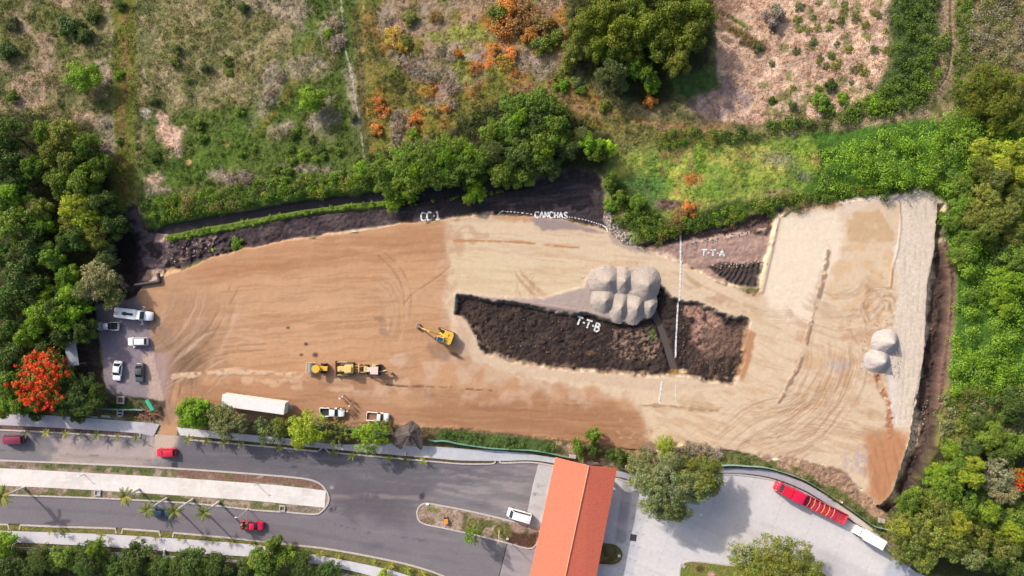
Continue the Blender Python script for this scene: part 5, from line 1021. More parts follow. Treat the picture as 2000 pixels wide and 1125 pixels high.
cover('verge_shrubbery', 'dark green low growth along the green mesh fence', 'shrubbery', [[(862, 838), (900, 840), (1010, 856), (1080, 866), (1110, 874), (1080, 886), (1000, 874), (900, 866), (864, 858)], [(1438, 890), (1520, 906), (1580, 930), (1650, 975), (1735, 1035), (1720, 1045), (1600, 955), (1500, 914), (1430, 908)], [(210, 785), (285, 785), (285, 800), (210, 802)], [(1720, 1000), (1760, 1010), (1750, 1040), (1700, 1020)]], 2.0, (.3, .7), .7, 28, .26, ('dark', 'mid', 'dull', 'mid'), mask=(20, .34, .2, 2))
# tufted grass of the fields: takes the colour of the soil and turf it grows from
FLD = [[(-60, -60), (2060, -60), (2060, 250), (1840, 190), (1740, 235), (1600, 265), (1610, 330), (1560, 370), (1420, 390), (1300, 425), (1190, 350), (1170, 330), (960, 340), (700, 350), (480, 372), (262, 398), (225, 430), (-60, 250)]]
cover('field_grass', 'rough tufted grass and dry stalks over the upper fields', 'grass', FLD, 2.3, (.22, .6), .25, 9, .24, None, mask=(18, .28, .3, 1), tone=1.12, flat=.7)
cover('low_weeds', 'patches of low green weeds among the grass of the left fields', 'weeds', [[(-60, -60), (230, -60), (225, 240), (-60, 250)], [(262, -60), (660, -60), (700, 330), (470, 380), (280, 390), (262, 240)], [(700, 60), (1100, 100), (1250, 260), (1190, 330), (960, 270), (720, 330)]], 1.0, (.3, .8), .5, 16, .28, ('dull', 'mid', 'olive', 'mid'), mask=(26, .45, .12, 4), mix=.4)
cover('terrace_brambles', 'ragged mixed brambles thickening the scrub along the far edge', 'brambles', [[(1196, 352), (1240, 400), (1300, 428), (1420, 404), (1530, 382), (1600, 372), (1720, 360), (1830, 362), (1836, 384), (1720, 388), (1600, 398), (1530, 412), (1440, 440), (1350, 458), (1290, 474), (1240, 470), (1190, 420)], [(270, 400), (420, 376), (620, 345), (735, 352), (735, 372), (560, 392), (420, 416), (300, 444)]], .35, (.6, 1.5), 1.3, 70, .30, ('bright', 'mid', 'dark', 'yellow', 'rust', 'mid'), mask=(22, .3, .3, 6), vary=.3)
cover('dry_stalks', 'tussocks of dry straw grass in the top right corner', 'grass', [[(1895, -60), (2060, -60), (2060, 150), (1960, 130), (1890, 150)]], 1.0, (.7, 1.3), .9, 44, .32, ('pale', 'dry', 'olive', 'pale', 'dry'), ms=14)
cover('green_strip', 'band of short green growth between dirt path and dry tussocks', 'ground cover', [[(1868, -60), (1900, -60), (1896, 150), (1870, 220), (1862, 120)]], 1.4, (.4, .8), .5, 26, .28, ('mid', 'bright'))
cover('creeping_plants', 'dark creeping plants along the bend of the vehicle tracks', 'ground cover', [[(715, -40), (735, -40), (745, 100), (800, 170), (870, 215), (960, 195), (1000, 175), (1000, 200), (930, 245), (870, 240), (780, 190), (725, 110)], [(860, 215), (960, 200), (1010, 180), (1040, 195), (960, 240), (900, 255)]], 1.6, (.25, .5), .3, 16, .22, ('dark', 'dull'), mask=(14, .36, .2, 2))
cover('median_grass', 'thin grass patches on the central road islands', 'grass', [[(70, 903), (330, 916), (300, 926), (70, 914)], [(0, 952), (180, 960), (180, 970), (0, 964)], [(215, 962), (470, 980), (470, 993), (215, 976)], [(905, 1002), (1000, 1022), (1040, 1036), (990, 1056), (920, 1038)]], 2.0, (.12, .25), .12, 8, .14, ('dull', 'olive'), mask=(14, .4, .2, 5), lift=.22)
# ------------------------------------------------------------------ vehicles
def paintm(name, col, rough=.3): return plain('paint_' + name, col, rough, spec=.5, var=.05, coat=.4)
P_WHITE = paintm('white', (.80, .80, .81)); P_SILVER = paintm('silver', (.50, .51, .55)); P_RED = paintm('red', (.60, .012, .035)); P_CRIM = paintm('crimson', (.62, .008, .05)); P_MAROON = paintm('maroon', (.20, .02, .05)); P_DARK = paintm('dark_grey', (.075, .082, .095)); P_BLUE = paintm('dark_blue', (.05, .085, .12))
P_YEL = paintm('machine_yellow', (.62, .36, .03), .5); P_YELP = paintm('faded_yellow', (.60, .42, .15), .6); P_PINK = paintm('pale_pink_roof', (.62, .47, .42), .6)
M_GLASS = plain('vehicle_glass', (.018, .022, .03), .08, spec=.8, var=0); M_TYRE = plain('rubber', (.02, .02, .02), .9); M_RIM = plain('rim_metal', (.4, .4, .42), .4, metal=.6); M_BLK = plain('black_plastic', (.025, .025, .028), .7)
M_LAMP = plain('lamp_glass', (.7, .7, .68), .15); M_TAIL = plain('tail_lamp', (.35, .01, .01), .3); M_STEEL = plain('worn_steel', (.25, .23, .21), .55, metal=.5); M_RUST = plain('rusty_steel', (.24, .12, .07), .8)
M_WOOD = plain('weathered_wood', (.27, .19, .13), .85, scale=6, var=.3); M_GREYP = plain('grey_metal', (.33, .33, .35), .6)
M_CONCR = plain('concrete', A(196, 186, 180), .85, var=.15)
def panel(mb, q, inset=.06, off=.012, th=.01):
    """thin pane floating just off the quad q (4 points, outward = right-hand normal)"""
    q = [Vector(p) for p in q]; c = sum(q, Vector()) / 4; n = (q[1] - q[0]).cross(q[3] - q[0]).normalized()
    a = [p + (c - p) * inset + n * off for p in q]; b = [p + n * th for p in a]; mb.hull([tuple(p) for p in a + b])
def wheel(parent, x, y, r=.33, w=.22):
    s = 1 if y > 0 else -1
    t = MB().cyl((x, y - w / 2, r), (x, y + w / 2, r), r, n=18).build('wheel', M_TYRE, parent, smooth=True)
    MB().cyl((x, y + s * (w / 2 + .005), r), (x, y + s * (w / 2 + .02), r), r * .6, n=14).build('rim', M_RIM, t)
STY = {'sedan': (-.37, .23, -.22, .07), 'hatch': (-.47, .24, -.40, .09), 'van': (-.49, .40, -.475, .27), 'suv': (-.49, .25, -.44, .12), 'double': (-.12, .25, -.085, .13), 'single': (-.03, .25, -.01, .14)}
def body_sections(L, Wd, z0, belt, x0=-.5, x1=.5, pick=False):
    hw = Wd / 2; st = [(-.5, .84, .78), (-.485, .93, .9), (-.44, 1, .98), (-.2, 1, 1), (.1, 1, 1), (.24, 1, 1), (.38, .98, .93), (.46, .93, .85), (.49, .84, .74), (.5, .74, .62)]
    S = []
    for fx, fw, fz in st:
        if fx < x0: continue
        x = fx * L; w = hw * fw; zt = z0 + (belt - z0) * fz
        S.append([(x, -w * .96, z0), (x, -w, z0 + .15), (x, -w, z0 + (zt - z0) * .75), (x, -w * .90, zt), (x, -w * .45, zt + .02), (x, w * .45, zt + .02), (x, w * .90, zt), (x, w, z0 + (zt - z0) * .75), (x, w, z0 + .15), (x, w * .96, z0)])
    return S
def car(name, label, x, y, dx, dy, L, Wd, H, mat, style, cat='car', roof=None, group=None, load=None, bedmat=None):
    p = W(x, y, .7); o = empty(name, (p.x, p.y, .0), math.atan2(-dy, dx), label=label, cat=cat, group=group)
    o.location.z = max(0, GZ(1000 + p.x / PXM, 562.5 - p.y / PXM)) if not in_road(x, y) else 0.004
    z0, belt = .25, H * .58 if style not in ('van', 'suv') else H * .54
    pick = style in ('double', 'single'); a, b, c, d = [v * L for v in STY[style]]; hw = Wd / 2
    if pick: z0, belt = .35, H * .62
    mb = MB(); mb.loft(body_sections(L, Wd, z0, belt, x0=(STY[style][0] - .02 if pick else -.6)))
    wb, wr = hw * .93, hw * (.76 if style != 'van' else .84); zb = belt - .02
    base = [(a, -wb, zb), (b, -wb * .94, zb), (b, wb * .94, zb), (a, wb, zb)]; roofp = [(c, -wr, H - .05), (d, -wr * .95, H - .05), (d, wr * .95, H - .05), (c, wr, H - .05)]
    mb.hull(base + roofp)
    mb.hull([(c + .06, -wr * .93, H - .055), (d - .06, -wr * .88, H - .055), (d - .06, wr * .88, H - .055), (c + .06, wr * .93, H - .055), (c + .2, -wr * .8, H), (d - .2, -wr * .76, H), (d - .2, wr * .76, H), (c + .2, wr * .8, H)])
    if pick:                                        # open load bed
        r0 = -L / 2; r1 = a - .03; bm_ = (r0 + r1) / 2; ln = r1 - r0
        mb.box(bm_, 0, .55, ln, Wd * .94, .1, .02)
        for s in (-1, 1): mb.box(bm_, s * (hw - .06), (z0 + belt) / 2 + .05, ln, .12, belt - z0, .03)
        mb.box(r0 + .05, 0, (z0 + belt) / 2 + .05, .09, Wd * .9, belt - z0 - .05, .02)
    mb.build('body', mat, o, smooth=True)
    if pick:
        MB().box((-L / 2 + a) / 2, 0, .62, (a + L / 2) * .93, Wd * .84, .03).build('bed_liner', bedmat or M_BLK, o)
    P = lambda k, s=1: Vector(base[k]); R = lambda k: Vector(roofp[k])
    m = MB(); panel(m, [base[1], base[2], roofp[2], roofp[1]], .07); m.build('windshield', M_GLASS, o)
    m = MB(); panel(m, [base[3], base[0], roofp[0], roofp[3]], .12); m.build('rear_window', M_GLASS, o)
    for q in ([base[0], base[1], roofp[1], roofp[0]], [base[2], base[3], roofp[3], roofp[2]]):
        m = MB(); panel(m, q, .10); m.build('side_window', M_GLASS, o)
    wx = L * .31
    for sx in (-wx, wx):
        for s in (-1, 1): wheel(o, sx, s * (hw - .1), .33 if not pick else .38)
    for s in (-1, 1):
        MB().box(L * .475, s * hw * .66, z0 + (belt - z0) * .62, .12, .32, .14, .03).build('headlight', M_LAMP, o)
        MB().box(-L * .492, s * hw * .72, z0 + (belt - z0) * .7, .08, .24, .16, .02).build('tail_light', M_TAIL, o)
        MB().box(b * .86, s * (hw + .08), belt + .06, .12, .2, .13, .03).build('door_mirror', mat, o)
    return o
_RZ = np.array(ROADZONE, np.float32)
def in_road(x, y): return float(sdist(np.array([x], np.float32), np.array([y], np.float32), _RZ)[0]) < 0
car('hatchback', 'white hatchback in the middle of the gravel lot with a person at its door', 269, 667, -1, .02, 4.4, 1.85, 1.5, P_WHITE, 'hatch')
car('sedan', 'white sedan parked nose down in the gravel lot, left of the dark car', 229, 724, -.1, 1, 4.5, 1.85, 1.42, P_WHITE, 'sedan')
car('sedan', 'dark grey sedan parked beside the white sedan in the gravel lot', 272.5, 728, -.02, 1, 4.3, 1.8, 1.45, P_DARK, 'sedan')
car('minivan', 'maroon minivan on the road at the left edge of the photo', 26, 858, -1, .03, 4.9, 1.95, 1.85, P_MAROON, 'van', cat='van')
car('hatchback', 'bright red hatchback on the road below the dusty site entrance', 325, 884, -1, .02, 4.3, 1.85, 1.5, P_RED, 'hatch')
car('hatchback', 'dark blue hatchback half hidden under two palms on the lower road', 314, 1001, 1, .05, 4.2, 1.8, 1.5, P_BLUE, 'hatch')
car('passenger_van', 'white passenger van approaching the orange roofed gatehouse', 1014, 1006, -46, -13, 5.4, 2.05, 2.2, P_WHITE, 'van', cat='van')
car('pickup_truck', 'silver pickup with black load bed at the left end of the gravel lot', 211, 637, -1, .0, 5.0, 1.85, 1.7, P_SILVER, 'double', cat='pickup')
car('pickup_truck', 'white double cab pickup with people standing at its hood', 649, 805, 1, .02, 5.5, 1.95, 1.75, P_WHITE, 'double', cat='pickup')
car('pickup_truck', 'white single cab pickup with open brown bed near the grey canopy', 738, 814, 1, .09, 5.0, 1.95, 1.7, P_WHITE, 'single', cat='pickup', bedmat=M_RUST)
rp = car('pickup_truck', 'red pickup carrying riders in its bed on the lower road', 493, 1026, 1, .04, 5.0, 1.9, 1.75, P_CRIM, 'double', cat='pickup')

def truck_base(name, label, x, y, dx, dy, z=.8, cat='truck'):
    p = W(x, y, z); o = empty(name, (p.x, p.y, max(0, GZ(x, y)) + .0), math.atan2(-dy, dx), label=label, cat=cat); return o
# tank truck with both doors open
o = truck_base('tank_truck', 'white tank truck with both cab doors swung open in the gravel lot', 262, 613.5, 73, 9)
MB().box(-.2, 0, .75, 7.6, .9, .25, .04).build('chassis', M_BLK, o)
mb = MB(); mb.box(-1.35, 0, 1.55, 5.0, 2.3, 1.3, .35); mb.build('tank', P_WHITE, o, smooth=True)
MB().box(-1.0, 0, 2.22, 3.0, .5, .06, .01).build('walkway', M_BLK, o); MB().cyl((-1.3, 0, 2.2), (-1.3, 0, 2.36), .42, n=20).build('manhole', M_BLK, o, smooth=True); MB().cyl((-2.15, 0, 2.2), (-2.15, 0, 2.42), .26, n=16).build('hatch_cap', P_WHITE, o, smooth=True)
mb = MB(); [mb.cyl((-3.75, s, 2.24), (-2.7, s, 2.24), .06, n=8) for s in (-.35, -.1, .15)]; mb.build('hoses', plain('red_hose', (.35, .08, .07), .6), o)
MB().hull([(1.2, s * 1.05, .6) for s in (-1, 1)] + [(2.6, s * 1.05, .6) for s in (-1, 1)] + [(2.6, s * 1.02, 1.5) for s in (-1, 1)] + [(1.2, s * 1.05, 1.6) for s in (-1, 1)] + [(1.25, s * .9, 2.25) for s in (-1, 1)] + [(2.0, s * .88, 2.25) for s in (-1, 1)]).build('cab', P_WHITE, o)
mb = MB(); mb.loft([[(x, -w, .55), (x, -w, z), (x, -w * .7, z + .14), (x, w * .7, z + .14), (x, w, z), (x, w, .55)] for x, w, z in ((2.55, 1.05, 1.35), (3.4, 1.02, 1.25), (4.0, .95, 1.1), (4.25, .78, .95))]); mb.build('hood', P_WHITE, o, smooth=True)
m = MB(); panel(m, [(2.62, -.98, 1.5), (2.62, .98, 1.5), (2.02, .86, 2.22), (2.02, -.86, 2.22)], .06, .02); m.build('windshield', M_GLASS, o)
for s in (-1, 1):
    d = MB().box(2.15, s * 1.55, 1.35, .09, 1.1, 1.1, .03, rz=s * -.5).build('door', P_WHITE, o); m = MB(); m.box(2.15, s * 1.55, 1.75, .12, .8, .35, .01, rz=s * -.5); m.build('door_window', M_GLASS, d)
    MB().box(4.1, s * .68, .85, .14, .3, .2, .03).build('headlight', M_LAMP, o)
    for wx in (3.3, -1.7, -2.8): wheel(o, wx, s * 1.0, .48, .3)
# box truck
o = truck_base('box_truck', 'white box truck following the red truck on the concrete road', 1695, 1047, -52, -29, 1.4)
MB().box(-.2, 0, .7, 6.6, .9, .25, .04).build('chassis', M_BLK, o); MB().box(-1.25, 0, 1.95, 4.3, 2.25, 2.1, .05).build('cargo_box', P_WHITE, o)
MB().hull([(1.1, s * .98, .5) for s in (-1, 1)] + [(3.1, s * .92, .5) for s in (-1, 1)] + [(3.15, s * .9, 1.15) for s in (-1, 1)] + [(2.6, s * .9, 1.5) for s in (-1, 1)] + [(1.1, s * .85, 2.2) for s in (-1, 1)] + [(2.0, s * .82, 2.2) for s in (-1, 1)]).build('cab', P_WHITE, o)
m = MB(); panel(m, [(2.62, -.85, 1.52), (2.62, .85, 1.52), (2.03, .78, 2.16), (2.03, -.78, 2.16)], .06, .02); m.build('windshield', M_GLASS, o)
for s in (-1, 1):
    MB().box(3.12, s * .7, .85, .1, .3, .18, .03).build('headlight', M_LAMP, o); MB().box(2.3, s * 1.12, 1.5, .1, .2, .3, .03).build('door_mirror', M_BLK, o)
    for wx in (2.3, -2.1): wheel(o, wx, s * .95, .42, .28)
# long white trailer
o = truck_base('semi_trailer', 'long white box trailer parked along the southern edge of the site', 495, 790, 124, 17, 3.6, cat='trailer')
mb = MB(); mb.box(0, 0, 2.45, 13.9, 2.6, 2.75, .06); mb.build('box', plain('trailer_white', A(246, 240, 234), .55, var=.06, scale=1.0), o)
MB().box(0, 0, .95, 13.4, 1.2, .25).build('frame', M_BLK, o); MB().box(7.35, 0, 1.1, 1.0, .9, .4, .05).build('hitch', M_GREYP, o); MB().box(-7.15, 0, 1.5, .3, 1.0, .8, .04).build('rear_unit', M_GREYP, o)
for s in (-1, 1):
    for wx in (-5.2, -4.0): wheel(o, wx, s * 1.05, .5, .34)
    MB().box(4.8, s * .8, .55, .16, .16, 1.0).build('landing_leg', M_STEEL, o)
# red articulated truck
o = truck_base('articulated_truck', 'long red truck with low red trailer parked on the curved concrete road', 1583, 981, -135, -66, 1.2)
MB().box(5.6, 0, .8, 5.4, .9, .3, .04).build('chassis', M_BLK, o)
MB().hull([(5.2, s * 1.2, .7) for s in (-1, 1)] + [(7.7, s * 1.15, .7) for s in (-1, 1)] + [(7.8, s * 1.1, 1.6) for s in (-1, 1)] + [(5.2, s * 1.15, 2.9) for s in (-1, 1)] + [(7.4, s * 1.05, 2.9) for s in (-1, 1)]).build('cab', P_RED, o)
mb = MB(); mb.loft([[(x, -w, .6), (x, -w, z), (x, -w * .7, z + .2), (x, w * .7, z + .2), (x, w, z), (x, w, .6)] for x, w, z in ((7.6, 1.15, 1.6), (8.3, 1.08, 1.4), (8.75, .9, 1.2))]); mb.build('hood', P_RED, o, smooth=True)
mb = MB(); [mb.box(8.45 - abs(s) * .22, s * .95, 1.5, .28, .28, .14, .05) for s in (-1, -.33, .33, 1)]; mb.build('chrome_grille', plain('chrome', (.75, .6, .62), .25, metal=.3), o)
m = MB(); panel(m, [(7.8, -1.05, 1.65), (7.8, 1.05, 1.65), (7.43, 1.0, 2.85), (7.43, -1.0, 2.85)], .06, .02); m.build('windshield', M_GLASS, o)
mb = MB(); mb.box(3.6, 0, 1.9, 2.7, 2.5, 2.1, .12); mb.build('sleeper_box', P_CRIM, o, smooth=True)
mb = MB(); [mb.box(5.06, -.9 + k * .3, 2.0, .22, .1, 1.3, .02) for k in range(7)]; mb.build('exhaust_rack', plain('pale_metal', (.55, .52, .52), .5, metal=.3), o)
M_REDD = plain('faded_red_deck', (.42, .04, .06), .6, var=.25, scale=1.2)
mb = MB(); mb.box(-3.4, 0, 1.15, 10.2, 2.35, .2, .03); mb.build('trailer_bed', M_REDD, o)
for s in (-1, 1): MB().box(-3.4, s * 1.2, 1.55, 10.2, .1, .9, .02).build('side_rail', P_CRIM, o)
MB().box(-8.45, 0, 1.55, .12, 2.35, .9, .02).build('tail_gate', M_REDD, o); MB().box(1.65, 0, 1.65, .12, 2.35, 1.0, .02).build('front_wall', M_REDD, o)
M_BOW = plain('yellow_bow', (.85, .45, .06), .5); M_BOWP = plain('pink_bow', (.75, .33, .35), .6)
for k, bx in enumerate((.8, -.3, -1.5, -2.7, -3.9, -5.1)):
    MB().tube([(bx, -1.18, 1.9), (bx - .06, -.6, 2.1), (bx - .09, 0, 2.16), (bx - .06, .6, 2.1), (bx, 1.18, 1.9)], [.05] * 5, 6).build('cover_bow', M_BOW if k in (1, 3, 4) else M_BOWP, o)
mb = MB(); [mb.box(-5.9 - .5 * (k % 5), -.8 + .4 * (k % 4), 1.3, .3, .25, .15, .04, rz=k) for k in range(18)]; mb.build('folded_tarps', M_REDD, o)
for s in (-1, 1):
    MB().box(8.3, s * .95, .95, .14, .3, .2, .03).build('headlight', M_LAMP, o)
    for wx in (7.6, 3.9, 2.9, -5.2, -6.4, -7.5): wheel(o, wx, s * 1.08, .5, .34)

# ------------------------------------------------------------------ machines
def tracks(o, L, gauge, w=.5, h=.75):
    for s in (-1, 1):
        mb = MB(); sec = []
        mb.cyl((-L / 2 + h / 2, s * gauge / 2 - w / 2, h / 2), (-L / 2 + h / 2, s * gauge / 2 + w / 2, h / 2), h / 2, n=16); mb.cyl((L / 2 - h / 2, s * gauge / 2 - w / 2, h / 2), (L / 2 - h / 2, s * gauge / 2 + w / 2, h / 2), h / 2, n=16); mb.box(0, s * gauge / 2, h / 2, L - h, w, h)
        t = mb.build('track', M_BLK, o); mb = MB(); [mb.box(-L / 2 + .3 + k * .22, s * gauge / 2, h + .02, .1, w + .02, .05) for k in range(int((L - .5) / .22))]; mb.build('track_shoes', M_STEEL, t)
# excavator
p = W(868, 657, 1.5); o = empty('excavator', (p.x, p.y, .02), rad(160), label='yellow tracked excavator with its boom stretched to the left of the black pit', cat='excavator'); o.scale = (1.0, 1.02, 1.0)
tracks(o, 3.9, 2.3, .5, .8); MB().cyl((0, 0, .7), (0, 0, 1.0), .7, n=18).build('slew_ring', M_BLK, o)
mb = MB(); mb.hull([(-1.9, -1.0, 1.0), (-1.9, 1.0, 1.0), (-1.6, -1.35, 1.0), (-1.6, 1.35, 1.0), (1.3, -1.35, 1.0), (1.3, 1.35, 1.0), (-1.9, -1.0, 2.1), (-1.9, 1.0, 2.1), (-1.6, -1.35, 2.1), (-1.6, 1.35, 2.1), (.1, -1.35, 2.1), (.1, 1.35, 2.1)]); mb.build('house', P_YEL, o)
mb = MB(); mb.box(-.6, .2, 2.13, .9, .12, .06); mb.box(-.9, -.6, 2.13, .12, .5, .08); mb.build('engine_vents', M_BLK, o)
MB().box(.55, .75, 2.0, 1.6, 1.0, 1.5, .12).build('cab', P_YELP, o); MB().box(.6, .75, 2.78, 1.3, .8, .03).build('cab_roof_window', plain('blue_glass', (.02, .06, .14), .1), o); MB().box(.75, 1.26, 2.2, 1.1, .03, .8).build('cab_side_window', M_GLASS, o); MB().box(1.36, .75, 2.2, .03, .85, .9).build('cab_front_window', M_GLASS, o)
MB().box(.9, -.95, 1.75, 1.0, .6, .8, .06).build('tool_box', M_BLK, o)
mb = MB(); mb.box(2.2, -.1, 2.6, 2.9, .34, .5, .08, ry=-.45); mb.box(4.2, -.1, 2.95, 1.9, .26, .42, .08, ry=.3); mb.build('boom', P_YEL, o)
mb = MB(); mb.box(5.6, -.1, 1.75, 2.4, .28, .32, .06, ry=1.0); mb.build('stick', M_RUST, o); MB().cyl((2.6, -.1, 2.3), (4.2, -.1, 3.3), .09, n=8).build('hydraulic_ram', M_STEEL, o)
mb = MB(); mb.hull([(6.0, -.6, .1), (6.0, .45, .1), (6.9, -.6, .15), (6.9, .45, .15), (6.15, -.55, .9), (6.15, .4, .9), (6.6, -.55, .95), (6.6, .4, .95)]); mb.build('bucket', M_STEEL, o)
# roller
p = W(621, 719, 1); o = empty('road_roller', (p.x, p.y, .02), rad(178), label='yellow road roller, leftmost of the three machines parked in a row', cat='roller')
MB().cyl((1.6, -1.05, .78), (1.6, 1.05, .78), .78, n=28).build('drum', plain('drum_steel', (.30, .31, .33), .4, metal=.5), o, smooth=True)
mb = MB(); mb.box(2.6, 0, .9, .22, 2.5, .3, .04); [mb.box(1.6, s * 1.18, .85, 2.1, .12, .35, .03) for s in (-1, 1)]; mb.build('drum_frame', P_YELP, o)
MB().cyl((.15, 0, 2.2), (.15, 0, 2.32), .95, n=8).build('canopy', P_YEL, o); mb = MB(); [mb.cyl((.15 + a * .6, b * .6, 1.0), (.15 + a * .6, b * .6, 2.2), .04, n=6) for a in (-1, 1) for b in (-1, 1)]; mb.build('canopy_posts', M_BLK, o)
MB().box(-1.3, 0, 1.25, 2.0, 1.0, .8, .12).build('engine_hood', P_YEL, o); MB().box(-.1, 0, .9, 1.0, 1.2, .4, .05).build('platform', M_BLK, o); MB().box(-2.2, 0, 1.2, .2, .8, .6, .05).build('rear_grille', M_BLK, o)
for s in (-1, 1): wheel(o, -1.3, s * .85, .72, .5)
# bulldozer
p = W(677, 720, 1); o = empty('bulldozer', (p.x, p.y, .02), rad(180), label='pale yellow bulldozer with wide blade, middle machine of the parked row', cat='bulldozer')
tracks(o, 3.3, 2.1, .55, .9)
mb = MB(); mb.loft([[(2.45 + .25 * (1 - (2 * t - 1) ** 2) * -1, -1.75, .1 + t), (2.45 - .25 * (1 - (2 * t - 1) ** 2), 1.75, .1 + t), (2.60 - .25 * (1 - (2 * t - 1) ** 2), 1.75, .1 + t), (2.60 - .25 * (1 - (2 * t - 1) ** 2), -1.75, .1 + t)] for t in (0, .25, .5, .75, 1.0)]); mb.build('blade', M_RUST, o)
mb = MB(); [mb.box(1.2, s * 1.45, .7, 2.6, .16, .25, .03) for s in (-1, 1)]; mb.build('push_arms', P_YELP, o)
MB().box(.9, 0, 1.35, 1.9, 1.15, .9, .1).build('engine_hood', P_YELP, o); MB().box(-.7, 0, 1.5, 1.9, 1.9, .9, .1).build('body', P_YELP, o)
MB().box(-.6, -.1, 2.5, 1.5, 1.5, .1, .04).build('canopy', plain('canopy_yellow', (.66, .46, .14), .6), o); mb = MB(); [mb.cyl((-.6 + a * .6, b * .65, 1.8), (-.6 + a * .6, b * .65, 2.5), .05, n=6) for a in (-1, 1) for b in (-1, 1)]; mb.build('canopy_posts', M_BLK, o)
MB().cyl((1.2, .3, 1.8), (1.2, .3, 2.4), .08, n=8).build('exhaust_pipe', M_RUST, o); mb = MB(); mb.box(-2.7, 0, .9, .25, 2.2, .3, .04); [mb.box(-2.2, s * .6, .9, .9, .14, .2, .02) for s in (-1, 0, 1)]; [mb.box(-2.75, s * .8, .5, .14, .12, .9, .02) for s in (-1, 0, 1)]; mb.build('ripper', P_YELP, o)
# backhoe loader
p = W(730, 722, 1); o = empty('backhoe_loader', (p.x, p.y, .02), rad(178), label='backhoe loader with pale pink roof, rightmost machine of the parked row', cat='backhoe')
MB().box(1.2, 0, 1.15, 1.9, .95, .7, .1).build('hood', plain('faded_cream', (.58, .50, .42), .6), o); MB().box(1.75, -.2, 1.52, .6, .5, .05, .01).build('hood_stripe', P_YEL, o)
MB().box(-.4, 0, 2.45, 1.75, 1.7, .12, .05).build('cab_roof', P_PINK, o); MB().box(-.4, 0, 1.75, 1.4, 1.35, 1.3, .08).build('cab', M_GLASS, o); MB().box(0, 0, .75, 4.0, .8, .4, .04).build('chassis', M_BLK, o)
mb = MB(); mb.hull([(2.9, -1.1, .1), (2.9, 1.1, .1), (3.5, -1.1, .1), (3.5, 1.1, .1), (2.85, -1.1, .8), (2.85, 1.1, .8)]); mb.build('loader_bucket', M_RUST, o); mb = MB(); [mb.box(2.2, s * .65, .95, 1.7, .12, .18, .02) for s in (-1, 1)]; mb.build('loader_arms', P_YELP, o)
mb = MB(); mb.box(-2.3, .1, 1.6, 1.9, .22, .28, .04, rz=.3, ry=.3); mb.box(-3.4, .5, 1.3, 1.4, .2, .24, .04, rz=.4, ry=-.5); mb.build('backhoe_arm', P_YELP, o); MB().box(-3.95, .75, .45, .45, .6, .6, .06, rz=.4).build('backhoe_bucket', M_STEEL, o)
MB().box(-.3, -1.05, 1.2, 1.3, .5, .12, .03).build('fender', P_YELP, o)
for s in (-1, 1): wheel(o, -.9, s * .95, .72, .45); wheel(o, 1.7, s * .85, .48, .32); MB().box(-1.6, s * .9, .4, .2, .5, .7, .03).build('stabiliser_leg', M_STEEL, o)

